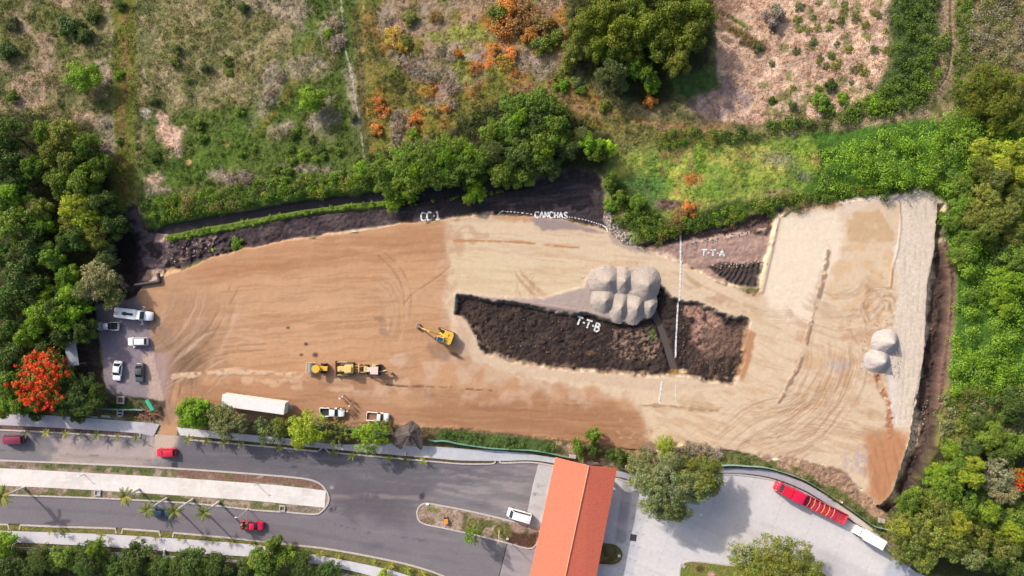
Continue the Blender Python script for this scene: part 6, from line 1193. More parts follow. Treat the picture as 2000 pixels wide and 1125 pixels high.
# ------------------------------------------------------------------ people
M_SKIN = plain('skin', (.32, .17, .10), .6, var=.05); M_HAIR = plain('hair', (.02, .015, .012), .7)
def cloth(n, c): return plain('cloth_' + n, c, .85, var=.1)
CL = {'white': cloth('white', (.7, .7, .7)), 'red': cloth('red', (.45, .04, .03)), 'orange': cloth('orange', (.75, .18, .04)), 'dark': cloth('dark', (.03, .03, .04)), 'blue': cloth('blue', (.05, .07, .14)), 'maroon': cloth('maroon', (.22, .03, .03)), 'khaki': cloth('khaki', (.30, .24, .16)), 'grey': cloth('grey', (.25, .25, .27)), 'pale': cloth('pale', (.62, .52, .45))}
_BODY = {}
def body_mesh(pose):
    if pose in _BODY: return _BODY[pose]
    st = pose != 'sit'; bm = bmesh.new(); V = []; E = []; Rr = []
    def v(p, r, par=None):
        V.append(p); Rr.append(r)
        if par is not None: E.append((par, len(V) - 1))
        return len(V) - 1
    hz = .95 if st else .50
    pel = v((0, 0, hz), .15); ws = v((.01, 0, hz + .17), .125, pel); ch = v((.015, 0, hz + .38), .15, ws); nk = v((.01, 0, hz + .53), .065, ch); hb = v((.02, 0, hz + .60), .075, nk); hd = v((.03, 0, hz + .70), .10, hb); v((.015, 0, hz + .79), .07, hd); v((.115, 0, hz + .675), .022, hd)
    for s in (-1, 1):
        sh = v((0, s * .18, hz + .47), .065, ch)
        if pose == 'walk': el = v((-.06 * s, s * .24, hz + .20), .045, sh); wr = v((.08 - .1 * s, s * .25, hz - .03), .03, el)
        elif pose == 'reach': el = v((.16, s * .23, hz + .26), .045, sh); wr = v((.38, s * .16, hz + .22), .03, el)
        elif st: el = v((-.02, s * .24, hz + .19), .045, sh); wr = v((.06, s * .26, hz - .04), .03, el)
        else: el = v((.08, s * .25, hz + .20), .045, sh); wr = v((.30, s * .18, hz + .10), .03, el)
        d = Vector(V[wr]) - Vector(V[el]); d.normalize(); pm = v(tuple(Vector(V[wr]) + d * .07), .034, wr)
        for k in range(4): f = v(tuple(Vector(V[pm]) + d * .045 + Vector((0, 0, 0)) + Vector((.0, (k - 1.5) * .018, 0)) + Vector((.01, 0, 0))), .010, pm); v(tuple(Vector(V[f]) + d * (.035 + .006 * (1.5 - abs(k - 1.5))) + Vector((.012, 0, 0))), .008, f)
        v(tuple(Vector(V[wr]) + d * .05 + Vector((.045, -s * .02, 0))), .011, wr)
        hp = v((0, s * .09, hz - .06), .10, pel)
        if st: dx = .16 * s if pose == 'walk' else .01; kn = v((dx * .7 + .03, s * .11, .50), .062, hp); an = v((dx * 1.2 - .02, s * .12, .09), .042, kn)
        else: kn = v((.42, s * .13, .50), .065, hp); an = v((.46, s * .14, .09), .042, kn)
        v((V[an][0] + .15, s * .13, .04), .038, an)
    me = bpy.data.meshes.new('t'); me.from_pydata(V, E, []); ob = bpy.data.objects.new('t', me); COL.objects.link(ob)
    sk = ob.modifiers.new('s', 'SKIN'); sk.use_smooth_shade = True
    for k, sv in enumerate(me.skin_vertices[0].data): sv.radius = (Rr[k], Rr[k]); sv.use_root = (k == 0)
    ob.modifiers.new('u', 'SUBSURF').levels = 1
    dg = bpy.context.evaluated_depsgraph_get(); dg.update(); m2 = bpy.data.meshes.new_from_object(ob.evaluated_get(dg)); bpy.data.objects.remove(ob)
    n = len(m2.polygons); mi = np.zeros(n, np.int32); 
    for p in m2.polygons:
        c = p.center; a = abs(c.y)
        if c.z > hz + .545: k = 0
        elif st and c.z < .10: k = 3
        elif (c.z < hz + .03 and a < .215) or (not st and c.z < .6 and c.x > .2 and c.z < .58): k = 2
        elif (a > .205 and c.z < hz + .17) or (c.x > .22 and c.z > .6): k = 0
        else: k = 1
        mi[p.index] = k
    m2.polygons.foreach_set('material_index', mi); _BODY[pose] = m2; return m2
def person(x, y, top, legs, pose, face, label, hat=None, z=None, hair=True, group=None, loc=None):
    m = body_mesh(pose).copy(); m.materials.clear()
    for q in (M_SKIN, CL[top], CL[legs], M_BLK): m.materials.append(q)
    if loc is None: p = W(x, y, .9); zz = z if z is not None else (max(0, GZ(x, y)) if not in_road(x, y) else 0); loc = (p.x, p.y, zz)
    o = bpy.data.objects.new('person', m); o.location = loc; o.rotation_euler = (0, 0, rad(face)); put(o, label=label, cat='person', group=group)
    hz = .95 if pose != 'sit' else .5
    if hat: MB().cyl((.03, 0, hz + .77), (.03, 0, hz + .79), .20, n=14).cyl((.03, 0, hz + .78), (.02, 0, hz + .88), .11, .08, n=14).build('hat', CL[hat], o)
    elif hair: mb = MB(); bmesh.ops.create_uvsphere(mb.bm, u_segments=12, v_segments=8, radius=.115, matrix=Matrix.Translation((.0, 0, hz + .745)) @ Matrix.Diagonal((1, .95, .85, 1))); mb.build('hair', M_HAIR, o, smooth=True)
    return o
person(665, 777, 'red', 'khaki', 'stand', -40, 'person in red shirt and white hat, leftmost of the group north of the pickup', 'white')
person(671, 773.5, 'white', 'khaki', 'stand', 200, 'person in white shirt standing highest in the group near the pickup', 'pale')
person(685.5, 782, 'dark', 'dark', 'stand', 180, 'person in dark clothes standing right of the pair in hats')
person(684, 792, 'orange', 'khaki', 'stand', 150, 'person in orange vest and white hat near the pickup', 'white')
person(683.5, 800, 'dark', 'blue', 'stand', 170, 'person in dark clothes standing just below the orange vested one')
person(680, 802, 'pale', 'grey', 'stand', 180, 'person in pale top standing right of the pickup hood', 'pale')
person(674, 802.5, 'white', 'dark', 'reach', 180, 'person in white shirt leaning on the front of the pickup', 'pale')
person(661, 796, 'maroon', 'dark', 'reach', -100, 'person in maroon shirt at the far side of the pickup hood')
person(670, 797, 'dark', 'grey', 'reach', -130, 'person in dark shirt at the front corner of the pickup')
person(266, 677.5, 'white', 'blue', 'stand', 90, 'person in white hat standing at the open side of the white hatchback', 'white')
person(794.5, 886, 'maroon', 'dark', 'walk', 10, 'person in dark clothes walking on the pavement below the grey canopy', z=.12)
person(1641, 979, 'white', 'grey', 'walk', 150, 'person in white walking on the pavement beside the red trailer', 'white', z=.12)
person(1684, 1054, 'grey', 'dark', 'stand', 60, 'person in grey beside the cab door of the white box truck')
for (ax, ay, top, hat, lb) in ((-1.9, .45, 'dark', 'pale', 'rider in dark shirt and pale hat in the bed of the red pickup'), (-1.85, -.45, 'dark', None, 'bareheaded rider in dark shirt at the back of the red pickup'), (-1.1, .5, 'red', None, 'rider in red shirt behind the cab of the red pickup'), (-1.1, -.5, 'white', None, 'rider in white shirt in the bed of the red pickup')):
    q = rp.matrix_basis @ Vector((ax, ay, .62)); person(0, 0, top, 'dark', 'sit', math.degrees(rp.rotation_euler.z) + (180 if ax < -1.5 else 90), lb, hat, loc=tuple(q), group='riders in the red pickup')

# ------------------------------------------------------------------ gatehouse roof
def tile_mat(name, col):
    m, nt, b = nodes_of(name); L = nt.links.new; tc = N(nt, 'ShaderNodeTexCoord')
    w = N(nt, 'ShaderNodeTexWave', Scale=1.3, Distortion=.15); w.bands_direction = 'Y'; L(tc.outputs['Object'], w.inputs['Vector'])
    w2 = N(nt, 'ShaderNodeTexWave', Scale=.9, Distortion=.2); w2.bands_direction = 'X'; L(tc.outputs['Object'], w2.inputs['Vector'])
    ad = N(nt, 'ShaderNodeMath', operation='ADD'); L(w.outputs['Fac'], ad.inputs[0]); L(w2.outputs['Fac'], ad.inputs[1])
    bp = N(nt, 'ShaderNodeBump', Strength=.15, Distance=.04); L(ad.outputs[0], bp.inputs['Height']); L(bp.outputs[0], b.inputs['Normal'])
    no = N(nt, 'ShaderNodeTexNoise', Scale=2.4, Detail=6.0, Roughness=.7); L(tc.outputs['Object'], no.inputs['Vector'])
    mr = N(nt, 'ShaderNodeMapRange'); mr.inputs['From Min'].default_value = .3; mr.inputs['From Max'].default_value = .7; mr.inputs['To Min'].default_value = .82; mr.inputs['To Max'].default_value = 1.12; L(no.outputs['Fac'], mr.inputs['Value'])
    w3 = N(nt, 'ShaderNodeMath', operation='MULTIPLY_ADD'); w3.inputs[1].default_value = .10; w3.inputs[2].default_value = .92; L(w.outputs['Fac'], w3.inputs[0]); w4 = N(nt, 'ShaderNodeMath', operation='MULTIPLY'); L(w3.outputs[0], w4.inputs[0]); L(mr.outputs[0], w4.inputs[1])
    mx = N(nt, 'ShaderNodeVectorMath', operation='SCALE'); mx.inputs[0].default_value = tuple(col); L(w4.outputs[0], mx.inputs['Scale']); L(mx.outputs[0], b.inputs['Base Color']); b.inputs['Roughness'].default_value = .8; b.inputs['Specular IOR Level'].default_value = .2; return m
M_TILE = tile_mat('orange_roof_tiles', (.70, .165, .10))
ZE, ZR = 5.4, 7.8
eL0, eL1 = W(1085, 893, ZE), W(1035, 1125, ZE); eR0, eR1 = W(1205, 915, ZE), W(1165, 1125, ZE); r0, r1 = W(1150, 910, ZR), W(1104, 1125, ZR)
ext = lambda a, b: a + (b - a) * 1.75
eL1, eR1, r1 = ext(eL0, eL1), ext(eR0, eR1), ext(r0, r1)
org = Vector(((eL0.x + eR1.x) / 2, (eL0.y + eL1.y) / 2, 0)); gh = empty('gatehouse', org, 0, label='gatehouse canopy with long orange tiled gable roof spanning the road', cat='gatehouse')
def slab(name, q, th, mat, parent):
    q = [Vector(p) - org for p in q]; n = (q[1] - q[0]).cross(q[3] - q[0]).normalized(); n = n if n.z > 0 else -n
    return MB().hull([tuple(p) for p in q] + [tuple(p - n * th) for p in q]).build(name, mat, parent)
slab('roof_slope', [eL0, eL1, r1, r0], .18, M_TILE, gh); slab('roof_slope', [r0, r1, eR1, eR0], .18, M_TILE, gh)
mb = MB(); mb.tube([tuple(r0 - org + Vector((0, 0, .03))), tuple(r1 - org + Vector((0, 0, .03)))], [.14, .14], 8); mb.build('ridge_cap', plain('ridge_tile', (.66, .25, .15), .8), gh)
M_STUC = plain('cream_stucco', (.62, .50, .38), .8, var=.1)
for t in (.08, .36, .64, .92):
    for a, b in ((eL0, eL1), (eR0, eR1)):
        p = a.lerp(b, t); c = (eL0.lerp(eL1, t) + eR0.lerp(eR1, t)) / 2; p = p.lerp(c, .16) - org
        MB().box(p.x, p.y, 2.62, .8, .8, 5.2, .05, rz=-.2).build('column', M_STUC, gh)
for a, b in ((eL0, eL1), (eR0, eR1)):
    p = a.lerp(b, .04) - org; q = a.lerp(b, .96) - org; c = Vector((0, 0, 0)); cc = ((eL0 + eL1 + eR0 + eR1) / 4 - org); off = (cc - (p + q) / 2) * .16; off.z = 0
    MB().tube([tuple(p + off - Vector((0, 0, .35))), tuple(q + off - Vector((0, 0, .35)))], [.25, .25], 4).build('beam', M_STUC, gh)
def gable(a, b, c): MB().hull([tuple(v - org) for v in (a, b, c)] + [tuple(v - org + Vector((.05, -.25, 0))) for v in (a, b, c)]).build('gable_wall', M_STUC, gh)
ins = lambda a, b, t: a.lerp(b, t)
gable(ins(eL0, eL1, .03) - Vector((-.6, 0, .25)), ins(eR0, eR1, .03) - Vector((.6, 0, .25)), ins(r0, r1, .03) - Vector((0, 0, .3)))

# ------------------------------------------------------------------ grey draped canopy (scalloped lower edge)
cvp = [(770, 846, 2.6), (762, 858, 2.3), (768, 868, 2.2), (782, 877, 2.0), (790, 873, 2.5), (803, 871, 2.6), (815, 874, 2.5), (823, 879, 2.0), (826, 868, 2.4), (824, 852, 2.6), (820, 836, 2.8), (812, 826, 3.0), (803, 822, 3.1), (793, 828, 3.0), (778, 836, 2.8)]
pk = [(801, 846, 3.9), (792, 852, 3.7)]; cen = W(800, 852, 0); co = empty('shade_canopy', (cen.x, cen.y, 0), 0, label='grey brown draped canopy with scalloped lower edge beside the pavement', cat='canopy')
sp = smooth_line([(a, b) for a, b, _ in cvp], 3, True); sz = [z for _, _, z in cvp]; n = len(sp); rings = []
bm = bmesh.new(); rr = random.Random(3)
for t in (1.0, .85, .7, .55, .4, .25, .1):
    R_ = []
    for k, (a, b) in enumerate(sp):
        i = k / 3; z = sz[int(i) % len(sz)] * (1 - i % 1) + sz[(int(i) + 1) % len(sz)] * (i % 1)
        cx, cy = 799, 848; zz = z + (4.3 - z) * (1 - t) ** 1.3 + (rr.uniform(-.10, .10) if t < 1 else 0) + .16 * math.sin(k * 1.05) * t
        pnt = W(cx + (a - cx) * t, cy + (b - cy) * t, zz); R_.append(bm.verts.new((pnt.x - cen.x, pnt.y - cen.y, zz)))
    rings.append(R_)
for A_, B_ in zip(rings, rings[1:]):
    for k in range(n): bm.faces.new((A_[k], A_[(k + 1) % n], B_[(k + 1) % n], B_[k]))
bm.faces.new(rings[-1]); bmesh.ops.solidify(bm, geom=bm.faces[:], thickness=.06)
mb = MB(); mb.bm.free(); mb.bm = bm; mb.build('cloth', plain('thatch_grey', A(150, 134, 128), .95, scale=2.2, var=.4), co, smooth=True)
for a, b in ((782, 872), (820, 872), (818, 838), (780, 842)): q = W(a, b, 0) - cen; MB().cyl((q.x, q.y, -.1), (q.x, q.y, 2.3), .06, n=8).build('pole', M_WOOD, co)

# ------------------------------------------------------------------ fences
M_NET = plain('green_netting', (.13, .30, .24), .7, var=.15); M_NETP = plain('fence_post', (.30, .30, .28), .6); M_WP = plain('white_post', (.75, .74, .74), .6)
def fence(name, label, pts, h, mat, pm, step=3.0, th=.05, cat='fence', rail=False, zb=.1, lean=0.0):
    P = [W(*p) for p in pts]; o = empty(name, (P[0].x, P[0].y, 0), 0, label=label, cat=cat); O = Vector((P[0].x, P[0].y, 0))
    L, R = [], []
    for i, p in enumerate(P):
        a = P[max(i - 1, 0)]; b = P[min(i + 1, len(P) - 1)]; t = (b - a).normalized(); q = Vector((-t.y, t.x, 0)); L.append((p - O, q))
    mb = MB()
    def zt(i): return h * (1 + .06 * math.sin(i * 1.7))
    if rail:
        for z in (h * .45, h): mb.tube([(p.x, p.y, z) for p, q in L], [.03] * len(L), 5)
    else: mb.loft([[((p - q * th).x, (p - q * th).y, zb), ((p - q * (th + lean)).x, (p - q * (th + lean)).y, zt(i)), ((p + q * (th - lean)).x, (p + q * (th - lean)).y, zt(i)), ((p + q * th).x, (p + q * th).y, zb)] for i, (p, q) in enumerate(L)])
    mb.build('rails' if rail else 'netting', mat, o)
    acc = 0; last = L[0][0]; MB().cyl((last.x, last.y, 0), (last.x, last.y, h), .05, n=6).build('post', pm, o)
    for p, q in L[1:]:
        acc += (p - last).length; last = p
        if acc > step: MB().cyl((p.x, p.y, 0), (p.x, p.y, h * 1.03), .05, n=6).build('post', pm, o); acc = 0
    return o
fence('mesh_fence', 'green mesh fence between gravel lot and pavement, left of the gate', smooth_line([(203, 797), (235, 799), (262, 799), (284, 800)], 3), 1.6, M_NET, M_NETP, lean=-.1)
fence('mesh_fence', 'green mesh fence behind the roadside trees next to the white trailer', smooth_line([(500, 818), (560, 823), (620, 829), (660, 834), (700, 839), (762, 847)], 4), 1.15, M_NET, M_NETP, lean=.02, th=.025)
fence('mesh_fence', 'green mesh fence running from the grey canopy to the orange roof', smooth_line([(838, 857), (850, 860), (870, 860), (900, 866), (960, 874), (1020, 877), (1060, 881), (1110, 892)], 4), 1.15, M_NET, M_NETP, lean=.02, th=.025)
fence('mesh_fence', 'green mesh fence curving round the big tree and the concrete road', smooth_line([(1212, 913), (1250, 921), (1300, 921), (1340, 916), (1380, 911), (1420, 907), (1460, 909), (1500, 913), (1560, 932), (1600, 954), (1660, 994), (1700, 1023), (1722, 1030), (1740, 1034)], 4), 1.1, plain('pale_green_netting', (.22, .34, .30), .7), M_NETP, lean=.02, th=.03)
fence('metal_fence', 'thin white metal fence along the southern pavement', smooth_line([(-40, 1062), (30, 1066), (120, 1070), (232, 1077), (322, 1083), (400, 1088), (500, 1095), (600, 1106), (700, 1124), (760, 1140)], 4), 1.5, M_WP, M_WP, rail=True, step=2.6)
for a, b, ln, lb in ((28, 1070, 1.9, 'short white concrete rib at the left end of the southern fence'), (232, 1087, 1.7, 'short white concrete rib between the trees below the southern pavement'), (322, 1083, 2.5, 'longest white concrete rib below the southern pavement')):
    q = W(a, b); MB().box(q.x, q.y, .25, .34, ln, .5, .03).build('concrete_rib', M_WP, label=lb, cat='concrete rib')
def lamp(a, b, h, lb, arm=(0, 0)):
    q = W(a, b); o = empty('street_lamp', (q.x, q.y, .1), 0, label=lb, cat='street lamp'); MB().cyl((0, 0, 0), (0, 0, h), .09, .05, n=8).build('pole', plain('pale_pole', (.55, .52, .45), .5), o)
    MB().box(arm[0] * .5, arm[1] * .5, h, abs(arm[0]) + .1, .06, .06).build('arm', M_GREYP, o); MB().box(arm[0], arm[1], h - .02, .5, .2, .1, .03).build('lamp_head', M_WP, o)
lamp(485, 994, 5.5, 'thin lamp post leaning out over the lower road by the red pickup', (-.5, 0)); lamp(502, 944, 2.6, 'short grey post on the island strip above the footpath', (0, .2))
lamp(165, 926, 2.0, 'small thin lamp post on the pale footpath of the island', (0, .1))

# ------------------------------------------------------------------ small concrete things and site clutter
def cover_box(a, b, w, lb, inner=(.10, .07, .06), nm='manhole_box', n=1, rz=-4):
    q = W(a, b); o = empty(nm, (q.x, q.y, .02), rad(rz), label=lb, cat='manhole')
    mb = MB(); hh = w * (1 if n == 1 else 1.15)
    for s in (-1, 1): mb.box(s * w * .41, 0, .2, w * .18, hh * .64 if n == 1 else hh * .99, .4, .02); mb.box(0, s * hh * .41, .2, w, hh * .18, .4, .02)
    if n == 2: mb.box(0, 0, .2, w * .64, hh * .2, .39, .02)
    mb.build('rim', M_CONCR, o); MB().box(0, 0, .12, w * .64, hh * .64, .06).build('pit', plain('hole_' + str(int(inner[0] * 1000)), inner, .9), o)
cover_box(192, 962, 1.45, 'white square concrete cover on the island below the footpath', (.35, .34, .34)); cover_box(552, 992.5, 1.35, 'white square frame with dark centre near the island nose', (.16, .11, .09))
cover_box(237, 781, 1.7, 'square concrete inspection box with reddish centre below the gravel lot', (.22, .07, .06)); cover_box(236, 806, 1.45, 'concrete chamber with two dark slots beside the pavement', (.02, .02, .025), n=2)
for a, b, w, d, lb in ((208, 813, 1.9, .5, 'white concrete slab lying at the pavement edge under the trees'), (185, 814, 1.6, .35, 'dark beam lying left of the white slab'), (1003, 983, .5, .35, None)):
    if lb: q = W(a, b); MB().box(q.x, q.y, .22, w, d, .3, .04, rz=-.06).build('concrete_slab', M_CONCR if 'white' in lb else M_GREYP, label=lb, cat='slab')
q = W(1209, 1085); MB().box(q.x, q.y, .22, .55, .55, .25, .03).build('utility_box', M_WP, label='small white box on the dark island nose right of the orange roof', cat='utility box')
q = W(991, 1052); MB().box(q.x, q.y, .22, .5, .4, .25, .03, rz=-.2).build('utility_box', M_WP, label='small pale box at the lower kerb of the eastern island', cat='utility box')
q = W(1333, 1104); MB().box(q.x, q.y, .2, 1.3, .7, .22, .05, rz=-.6).build('concrete_slab', M_CONCR, label='pale slab on the kerb corner of the green island', cat='slab')
q = W(835, 984.5); MB().box(q.x, q.y, .2, .6, .4, .2, .04, rz=.1).build('concrete_slab', M_WP, label='small white block at the tip of the eastern island', cat='slab')
q = W(1720, 1016); MB().box(q.x, q.y, .35, 1.5, 1.0, .5, .08, rz=-.2).build('concrete_slab', M_CONCR, label='pale block in the bushes below the orange ramp', cat='slab')
q = W(1118, 891); MB().box(q.x, q.y, .35, 1.6, .8, .5, .1, rz=-.15).build('boulder', M_CONCR, label='cream rock above the left end of the orange roof', cat='rock')
q = W(1158, 904); MB().hull([(q.x - 1.4, q.y + .5, .8), (q.x - 1.2, q.y - .5, .2), (q.x + 1.5, q.y - .5, .2), (q.x + 1.2, q.y + .2, .8), (q.x - 1.4, q.y + .5, .6), (q.x + 1.2, q.y + .2, .6)]).build('panel_board', M_CONCR, label='pale flat panel lying just above the orange roof ridge', cat='panel')
# orange trolley on the island
q = W(872, 1017); o = empty('site_trolley', (q.x, q.y, .1), rad(95), label='small orange wheeled machine standing on the bare eastern island', cat='machine')
MB().box(0, 0, .5, 1.0, .85, .55, .1).build('hopper', plain('trolley_orange', (.80, .24, .02), .6), o); mb = MB(); [mb.cyl((.75, s * .3 - .08, .22), (.75, s * .3 + .08, .22), .22, n=12) for s in (-1, 1)]; mb.build('wheels', M_TYRE, o); MB().tube([(-.5, 0, .5), (-.85, 0, .8)], [.04, .04], 6).build('handle', M_BLK, o)
# green sheet, branches, dark tubes put in for a shadow edge, tin roof
a_, b_ = W(293, 779), W(305, 799); c_ = (a_ + b_) / 2; o = empty('green_panel', (c_.x, c_.y, 0), math.atan2(b_.y - a_.y, b_.x - a_.x), label='bright green sheet panel propped up at the site entrance', cat='panel')
MB().box(0, 0, 1.5, 2.7, .9, .05, .01, rx=.15).build('sheet', plain('emerald_sheet', (.02, .36, .20), .6), o); mb = MB(); [mb.cyl((s * 1.2, .2, 0), (s * 1.2, .2, 1.45), .05, n=6) for s in (-1, 1)]; mb.build('posts', M_WOOD, o)
q = W(290, 809); mb = MB(); rr = random.Random(5)
for k in range(46):
    a = rr.uniform(-.5, .5) + (0 if k % 3 else 1.2); l = rr.uniform(.5, 1.6); cx, cy, cz = q.x + rr.gauss(0, 1.0), q.y + rr.gauss(0, .45), rr.uniform(.1, .6)
    mb.tube([(cx - l * math.cos(a) / 1.2, cy + l * math.sin(a) / 1.2, cz), (cx, cy, cz + .1), (cx + l * math.cos(a) / 1.2, cy - l * math.sin(a) / 1.2, cz + rr.uniform(-.1, .2))], [.05, .06, .03], 5)
mb.build('branch_pile', plain('red_brown_wood', (.34, .16, .11), .85, var=.5), label='pile of reddish cut branches at the site entrance beside the pavement', cat='branch pile')
for (xa, ya, xb, yb, lb) in ((263, 557, 312, 550, 'long dark tube standing in for a shadow edge at the end of the ditch'), (312, 550, 309, 534, 'short dark tube standing off the end of the long one')):
    A0, B0 = W(xa, ya, .4), W(xb, yb, .4); mb = MB(); mb.cyl((A0.x, A0.y, .42), (B0.x, B0.y, .42), .38, n=14, cap=False); mb.build('shadow_edge_tube', plain('dark_tube', (.055, .045, .045), .7), smooth=True, label=lb, cat='pipe')
q = W(140, 690, 2.6); o = empty('tin_roof_shed', (q.x, q.y, 0), rad(8), label='curved grey sheet roof of a shed hidden in the left wood', cat='shed')
mb = MB(); mb.loft([[(x, y, 2.5 + .5 * math.cos(x * .9)) for x in np.linspace(-1.3, 1.3, 9)] + [(x, y, 2.44 + .5 * math.cos(x * .9)) for x in np.linspace(1.3, -1.3, 9)] for y in np.linspace(-2.8, 2.8, 9)]); mb.build('roof', plain('grey_sheet', (.26, .27, .32), .5), o)
mb = MB(); [mb.cyl((sx * 1.1, sy * 2.5, 0), (sx * 1.1, sy * 2.5, 2.6), .07, n=6) for sx in (-1, 1) for sy in (-1, 1)]; mb.build('posts', M_WOOD, o)
tree(921, 1050, 17, 'open', 'bright', h=8, name='sapling', cat='sapling', label='thin leafy sapling leaning over the kerb of the eastern island', group='saplings')
q = W(975, 1036); o = empty('bare_sapling', (q.x, q.y, .1), 0, label='bare pale sapling pole in a round bed of the eastern island', cat='sapling'); mb = MB(); mb.tube([(0, 0, 0), (0, -.1, 4), (.1, -.1, 7.5)], [.12, .09, .05], 7); mb.build('trunk', plain('pale_bark', (.5, .45, .33), .8), o)
mb = MB(); [mb.tube([(0, -.1, 4 + k * .5), (.6 * math.cos(k * 2.1), -.1 + .6 * math.sin(k * 2.1), 4.6 + k * .5), (.9 * math.cos(k * 2.1), .9 * math.sin(k * 2.1), 5.4 + k * .5)], [.04, .03, .01], 4) for k in range(4)]; mb.build('branches', plain('pale_bark', (.5, .45, .33), .8), o)
# ------------------------------------------------------------------ gravel heaps
M_HEAP = soil_mat('gravel_heap', 4.5, .26, .9, dist=.16)
def heap(a, b, rx, ry, h, col, label, rz=0, pw=2.6, seed=0, z=0, group='gravel heaps by the pit'):
    rx *= 1.08; ry *= 1.08; pw = min(pw, 2.15)
    n = 46; u = np.linspace(-1.12, 1.12, n); U, Vv = np.meshgrid(u, u); X = (U * rx * PXM).ravel(); Y = (Vv * ry * PXM).ravel()
    d = (np.abs(U) ** pw + np.abs(Vv) ** pw).ravel() ** (1 / pw); ph = seed * 31.7
    nz = fbm(X.astype(np.float32) * 3 + ph + 500, Y.astype(np.float32) * 3 + ph + 500, 4, 2, 3) - .5
    rx_, ry_ = rx, ry; nz2 = fbm(X.astype(np.float32) * 9 + ph + 900, Y.astype(np.float32) * 9 + ph + 900, 4, 5, 2) - .5; d = d + nz * .16 + nz2 * .05; h = h * .60; t = np.clip(1 - d, 0, 1); Uf = np.where(U.ravel() > .18, (U.ravel() - .18) / .82, (U.ravel() - .18) / 1.18) + nz * .05; Vf = Vv.ravel() + nz * .05
    d = (np.abs(Uf) ** pw + np.abs(Vf) ** pw) ** (1 / pw); t = np.clip(1 - np.sqrt(d * d + .003) + .003, 0, 1)
    Z = h * 2.0 * t ** 1.08 + nz2 * .16 * (t > 0) + nz * .10 * (t > 0) - .12 * (t <= 0)
    ii = np.arange(n * n).reshape(n, n); F = np.stack([ii[:-1, :-1], ii[:-1, 1:], ii[1:, 1:], ii[1:, :-1]], -1).reshape(-1, 4); keep = t[F].max(1) > 0; F = F[keep]; us, inv = np.unique(F, return_inverse=True)
    cc = np.tile(A(*col), (len(us), 1)) * (1 + nz[us] * .3)[:, None]
    o = bpy.data.objects.new('gravel_heap', np_mesh('gravel_heap', np.stack([X, Y, Z], 1)[us], inv.reshape(F.shape), M_HEAP, cc, smooth=True)); q = W(a, b); o.location = (q.x, q.y, z); o.rotation_euler = (0, 0, rad(rz)); put(o, label=label, cat='gravel heap', group=group)
HC = (190, 175, 164); HW = (204, 192, 186)
heap(1181, 549, 31, 27, 1.9, HC, 'large rounded gravel heap at the upper left of the cluster', seed=1, pw=2.3, z=.2); heap(1214, 550, 19, 25, 1.8, HC, 'narrow gravel heap in the middle of the upper row', seed=2, pw=3, z=.2); heap(1256, 556, 30, 34, 2.4, HC, 'tallest gravel heap at the upper right of the cluster', seed=3, pw=2.3, rz=-15, z=.2)
heap(1177, 586, 23, 25, 1.7, HC, 'gravel heap at the lower left of the cluster', seed=4, pw=3.4, rz=-8, z=.2); heap(1208, 600, 18, 29, 1.7, HC, 'long gravel heap second in the lower row', seed=5, pw=3.4, rz=-8, z=.2); heap(1238, 600, 20, 32, 1.8, HC, 'long gravel heap third in the lower row', seed=6, pw=3, rz=-12, z=.2)
heap(1266, 598, 15, 22, 1.2, HC, 'low crumbling gravel heap on the brink of the pit', seed=7, pw=2.4, rz=-20, z=.1)
heap(1728, 668, 26, 24, 2.6, HW, 'pale gravel heap, upper of the two beside the gravel track', seed=8, pw=2.2, group='pale heaps by the gravel track'); heap(1712, 705, 25, 23, 2.4, HW, 'pale gravel heap, lower of the two beside the gravel track', seed=9, pw=2.3, group='pale heaps by the gravel track')
# rubble
def rubble(name, label, polys, n, r, cols, seed):
    g = np.random.default_rng(seed); VV, FF, CC = [], [], []; k = 0; ico = bmesh.new(); bmesh.ops.create_icosphere(ico, subdivisions=1, radius=1); bv = np.array([v.co[:] for v in ico.verts]); bf = np.array([[v.index for v in f.verts] for f in ico.faces]); ico.free()
    for P in polys:
        q = inpoly(P, n, g)
        for a, b in q:
            s = g.uniform(*r) * np.array([1, g.uniform(.6, 1), g.uniform(.5, .8)]); an = g.uniform(0, 6.28); R_ = np.array([[math.cos(an), -math.sin(an), 0], [math.sin(an), math.cos(an), 0], [0, 0, 1]])
            v = (bv * g.uniform(.75, 1.2, (len(bv), 1)) * s) @ R_.T; w = W(a, b); v += np.array([w.x, w.y, GZ(a, b) + s[2] * .2]); VV.append(v); FF.append(bf + k); k += len(bv); CC.append(np.tile(A(*cols[g.integers(len(cols))]), (len(bv), 1)))
    put(bpy.data.objects.new(name, np_mesh(name, np.vstack(VV), np.vstack(FF), M_HEAP, np.vstack(CC), nper=3)), label=label, cat='rubble', kind='stuff')
rubble('rubble', 'pale broken stones between black bank, bushes and earth lot', [[(1188, 395), (1200, 440), (1245, 475), (1225, 480), (1195, 460), (1180, 420)]], 260, (.12, .38), [(214, 200, 186), (176, 160, 146), (150, 132, 120)], 1)
rubble('gravel_scatter', 'loose gravel spilled round the feet of the grey heaps', [[(1130, 520), (1240, 510), (1296, 560), (1286, 625), (1180, 630), (1120, 600)], [(1680, 640), (1760, 640), (1760, 740), (1680, 730)]], 520, (.05, .16), [(196, 182, 172), (160, 146, 138), (214, 202, 194)], 4)
rubble('pit_stones', 'brown stones and lumps scattered over the pit floor', [[(1200, 645), (1270, 640), (1300, 670), (1290, 700), (1220, 705), (1195, 680)], [(900, 590), (1220, 640), (1300, 715), (960, 685)], [(1330, 600), (1450, 640), (1430, 735), (1330, 715)]], 260, (.06, .22), [(150, 126, 108), (120, 98, 84), (84, 68, 60)], 2)
